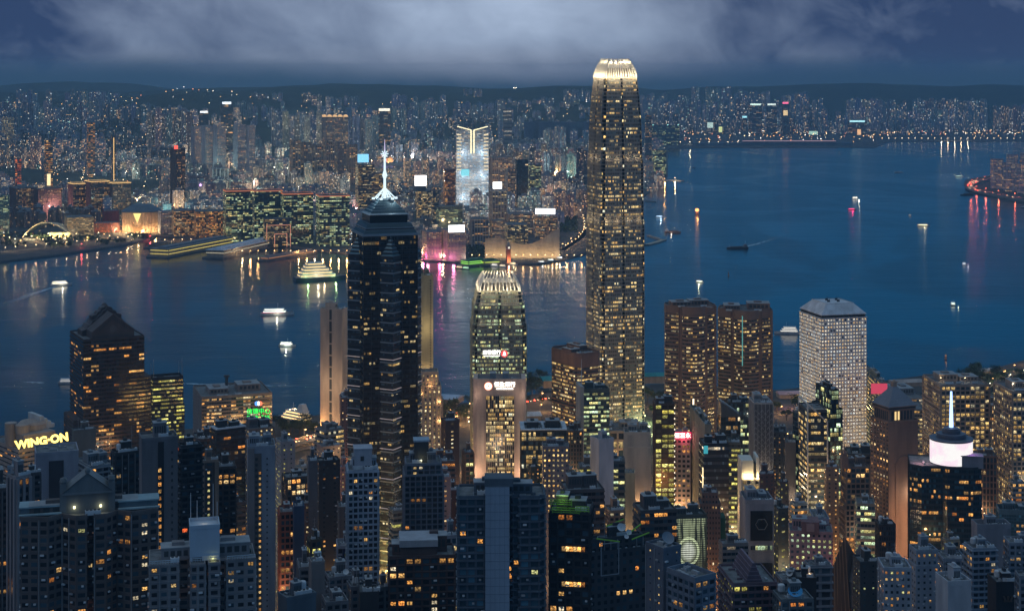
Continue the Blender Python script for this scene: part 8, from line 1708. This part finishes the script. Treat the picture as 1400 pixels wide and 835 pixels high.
# ------------------------------------------------------------------ trees along the island shore and park
M_leaf = [wall((.03, .05, .02), .8, .4), wall((.05, .085, .03), .8, .4), wall((.022, .04, .02), .8, .3)]
M_bark = wall((.09, .07, .05))
def tree_proto(seed, h):
    r = random.Random(seed); t = thing('tree', 'dark leafy tree', 'tree', (0, 0, -950)); mb = MB(); mb.tube((0, 0, 0), (.2, .1, h*.5), .45, 7, 0, .28); tips = []
    for k in range(7):
        a = k * .9 + r.uniform(-.3, .3); z = h * r.uniform(.3, .5); tip = (math.cos(a)*h*r.uniform(.2, .36), math.sin(a)*h*r.uniform(.2, .36), h*r.uniform(.6, .9)); mb.tube((.1, .05, z), tip, .18, 5, 0, .06); tips.append(tip)
    mb.build('trunk', M_bark, t); mb = MB()
    for k in range(420):
        c = Vector(r.choice(tips)) + Vector((r.gauss(0, 1), r.gauss(0, 1), r.gauss(0, .8))) * h * .11; u = Vector((r.gauss(0, 1), r.gauss(0, 1), r.gauss(0, 1))).normalized(); w = u.orthogonal().normalized(); s = h * r.uniform(.025, .055); mb.face([tuple(c + u*s), tuple(c + w*s), tuple(c - u*s), tuple(c - w*s)], r.choice((0, 0, 1, 2)))
    mb.build('crown', M_leaf, t); return t
TP = [tree_proto(s, h) for s, h in ((1, 13), (2, 16), (3, 11))]
rt = random.Random(8); firsts = [True]*3
def plant(x, y, z, lab, grp):
    k = rt.randrange(3); s = rt.uniform(.8, 1.25); rz = rt.uniform(0, 6)
    if firsts[k]: o = TP[k]; o.location = (x, y, z); o.rotation_euler = (0, 0, rz); o.scale = (s, s, s); o['label'] = lab; o['group'] = grp; firsts[k] = False
    else: dup(TP[k], (x, y, z), rz, lab, grp, s)
for (x0, x1, y0, y1, n, lab) in ((600, 642, 553, 578, 16, 'dark tree by the orange avenue left of the beige bank block'), (714, 756, 524, 566, 18, 'dark tree between the beige bank block and the brown chamfered tower'), (370, 436, 583, 597, 14, 'dark tree below the moored passenger ship'), (1310, 1400, 512, 545, 34, 'park tree behind the right-hand concrete grid towers'), (884, 910, 545, 575, 6, 'tree at the foot of the tallest tower'), (1060, 1092, 548, 575, 6, 'tree between the twin brown towers and the white hipped tower')):
    for k in range(n):
        q = P(rt.uniform(x0, x1), rt.uniform(y0, y1), 3); plant(q.x, q.y, 3, lab, lab.replace('dark tree', 'trees').replace('park tree', 'trees').replace('tree', 'trees', 1) if not lab.startswith('dark') and not lab.startswith('park') else lab.replace('dark tree', 'trees').replace('park tree', 'trees'))
mb = MB(); q = [P(x, y, 3.02) for x, y in ((1325, 530), (1345, 512), (1400, 500), (1440, 500), (1440, 545), (1360, 548))]; mb.cap([(p.x, p.y) for p in q], 3.02); tag(mb.build('lawn', M_grass), kind='structure')
for x, y in ((1352, 530), (1368, 524), (1380, 518), (1392, 522), (1385, 535), (1398, 512), (1340, 522), (1330, 518), (1372, 534)): q_ = P(x, y, 3); street_lamp((q_.x, q_.y, 3), (1, .92, .55), 6, 1800, 'small path lamp glowing in the park at the right edge', 'park path lamps', .9)
# trees on the far waterfront as one far-off wood
mb = MB()
for k in range(4200):
    px = rs.uniform(0, 205) if k % 2 else rs.choice((rs.uniform(640, 662), rs.uniform(760, 790), rs.uniform(360, 430), rs.uniform(120, 190)))
    py = rs.uniform(322, 346 - px*.08) if k % 2 else (rs.uniform(338, 352) if 640 < px < 662 else rs.uniform(292, 318) if px > 700 else rs.uniform(236, 252) if px > 300 else rs.uniform(228, 240)); q = P(px, py, 3)
    if k % 2 and mnoise.noise(Vector((q.x * .012, q.y * .012, 3))) < .12: continue
    c = Vector((q.x, q.y, 3 + rs.uniform(1, 9))); u = Vector((rs.gauss(0, 1), rs.gauss(0, 1), rs.gauss(0, 1))).normalized(); w = u.orthogonal(); s = rs.uniform(1.5, 4); mb.face([tuple(c + u*s), tuple(c + w*s), tuple(c - u*s), tuple(c - w*s)], rs.choice((0, 0, 1, 2)))
tag(mb.build('distant_woods', M_leaf), 'dark tree masses along the far waterfront and among the blocks', 'trees', kind='stuff')
# vertical light strips on the twin brown towers
strip(948, 545, 576, 1640, 1.6, (1, .85, .6), 1.6, 'bright vertical light strip on the left twin brown tower')
strip(976, 478, 548, 1690, .9, (.75, .9, .9), .5, 'thin pale light strip between the twin brown towers')
strip(1015, 432, 500, 1690, 1.0, (.25, .8, .75), .3, 'thin teal light strip on the right twin brown tower')
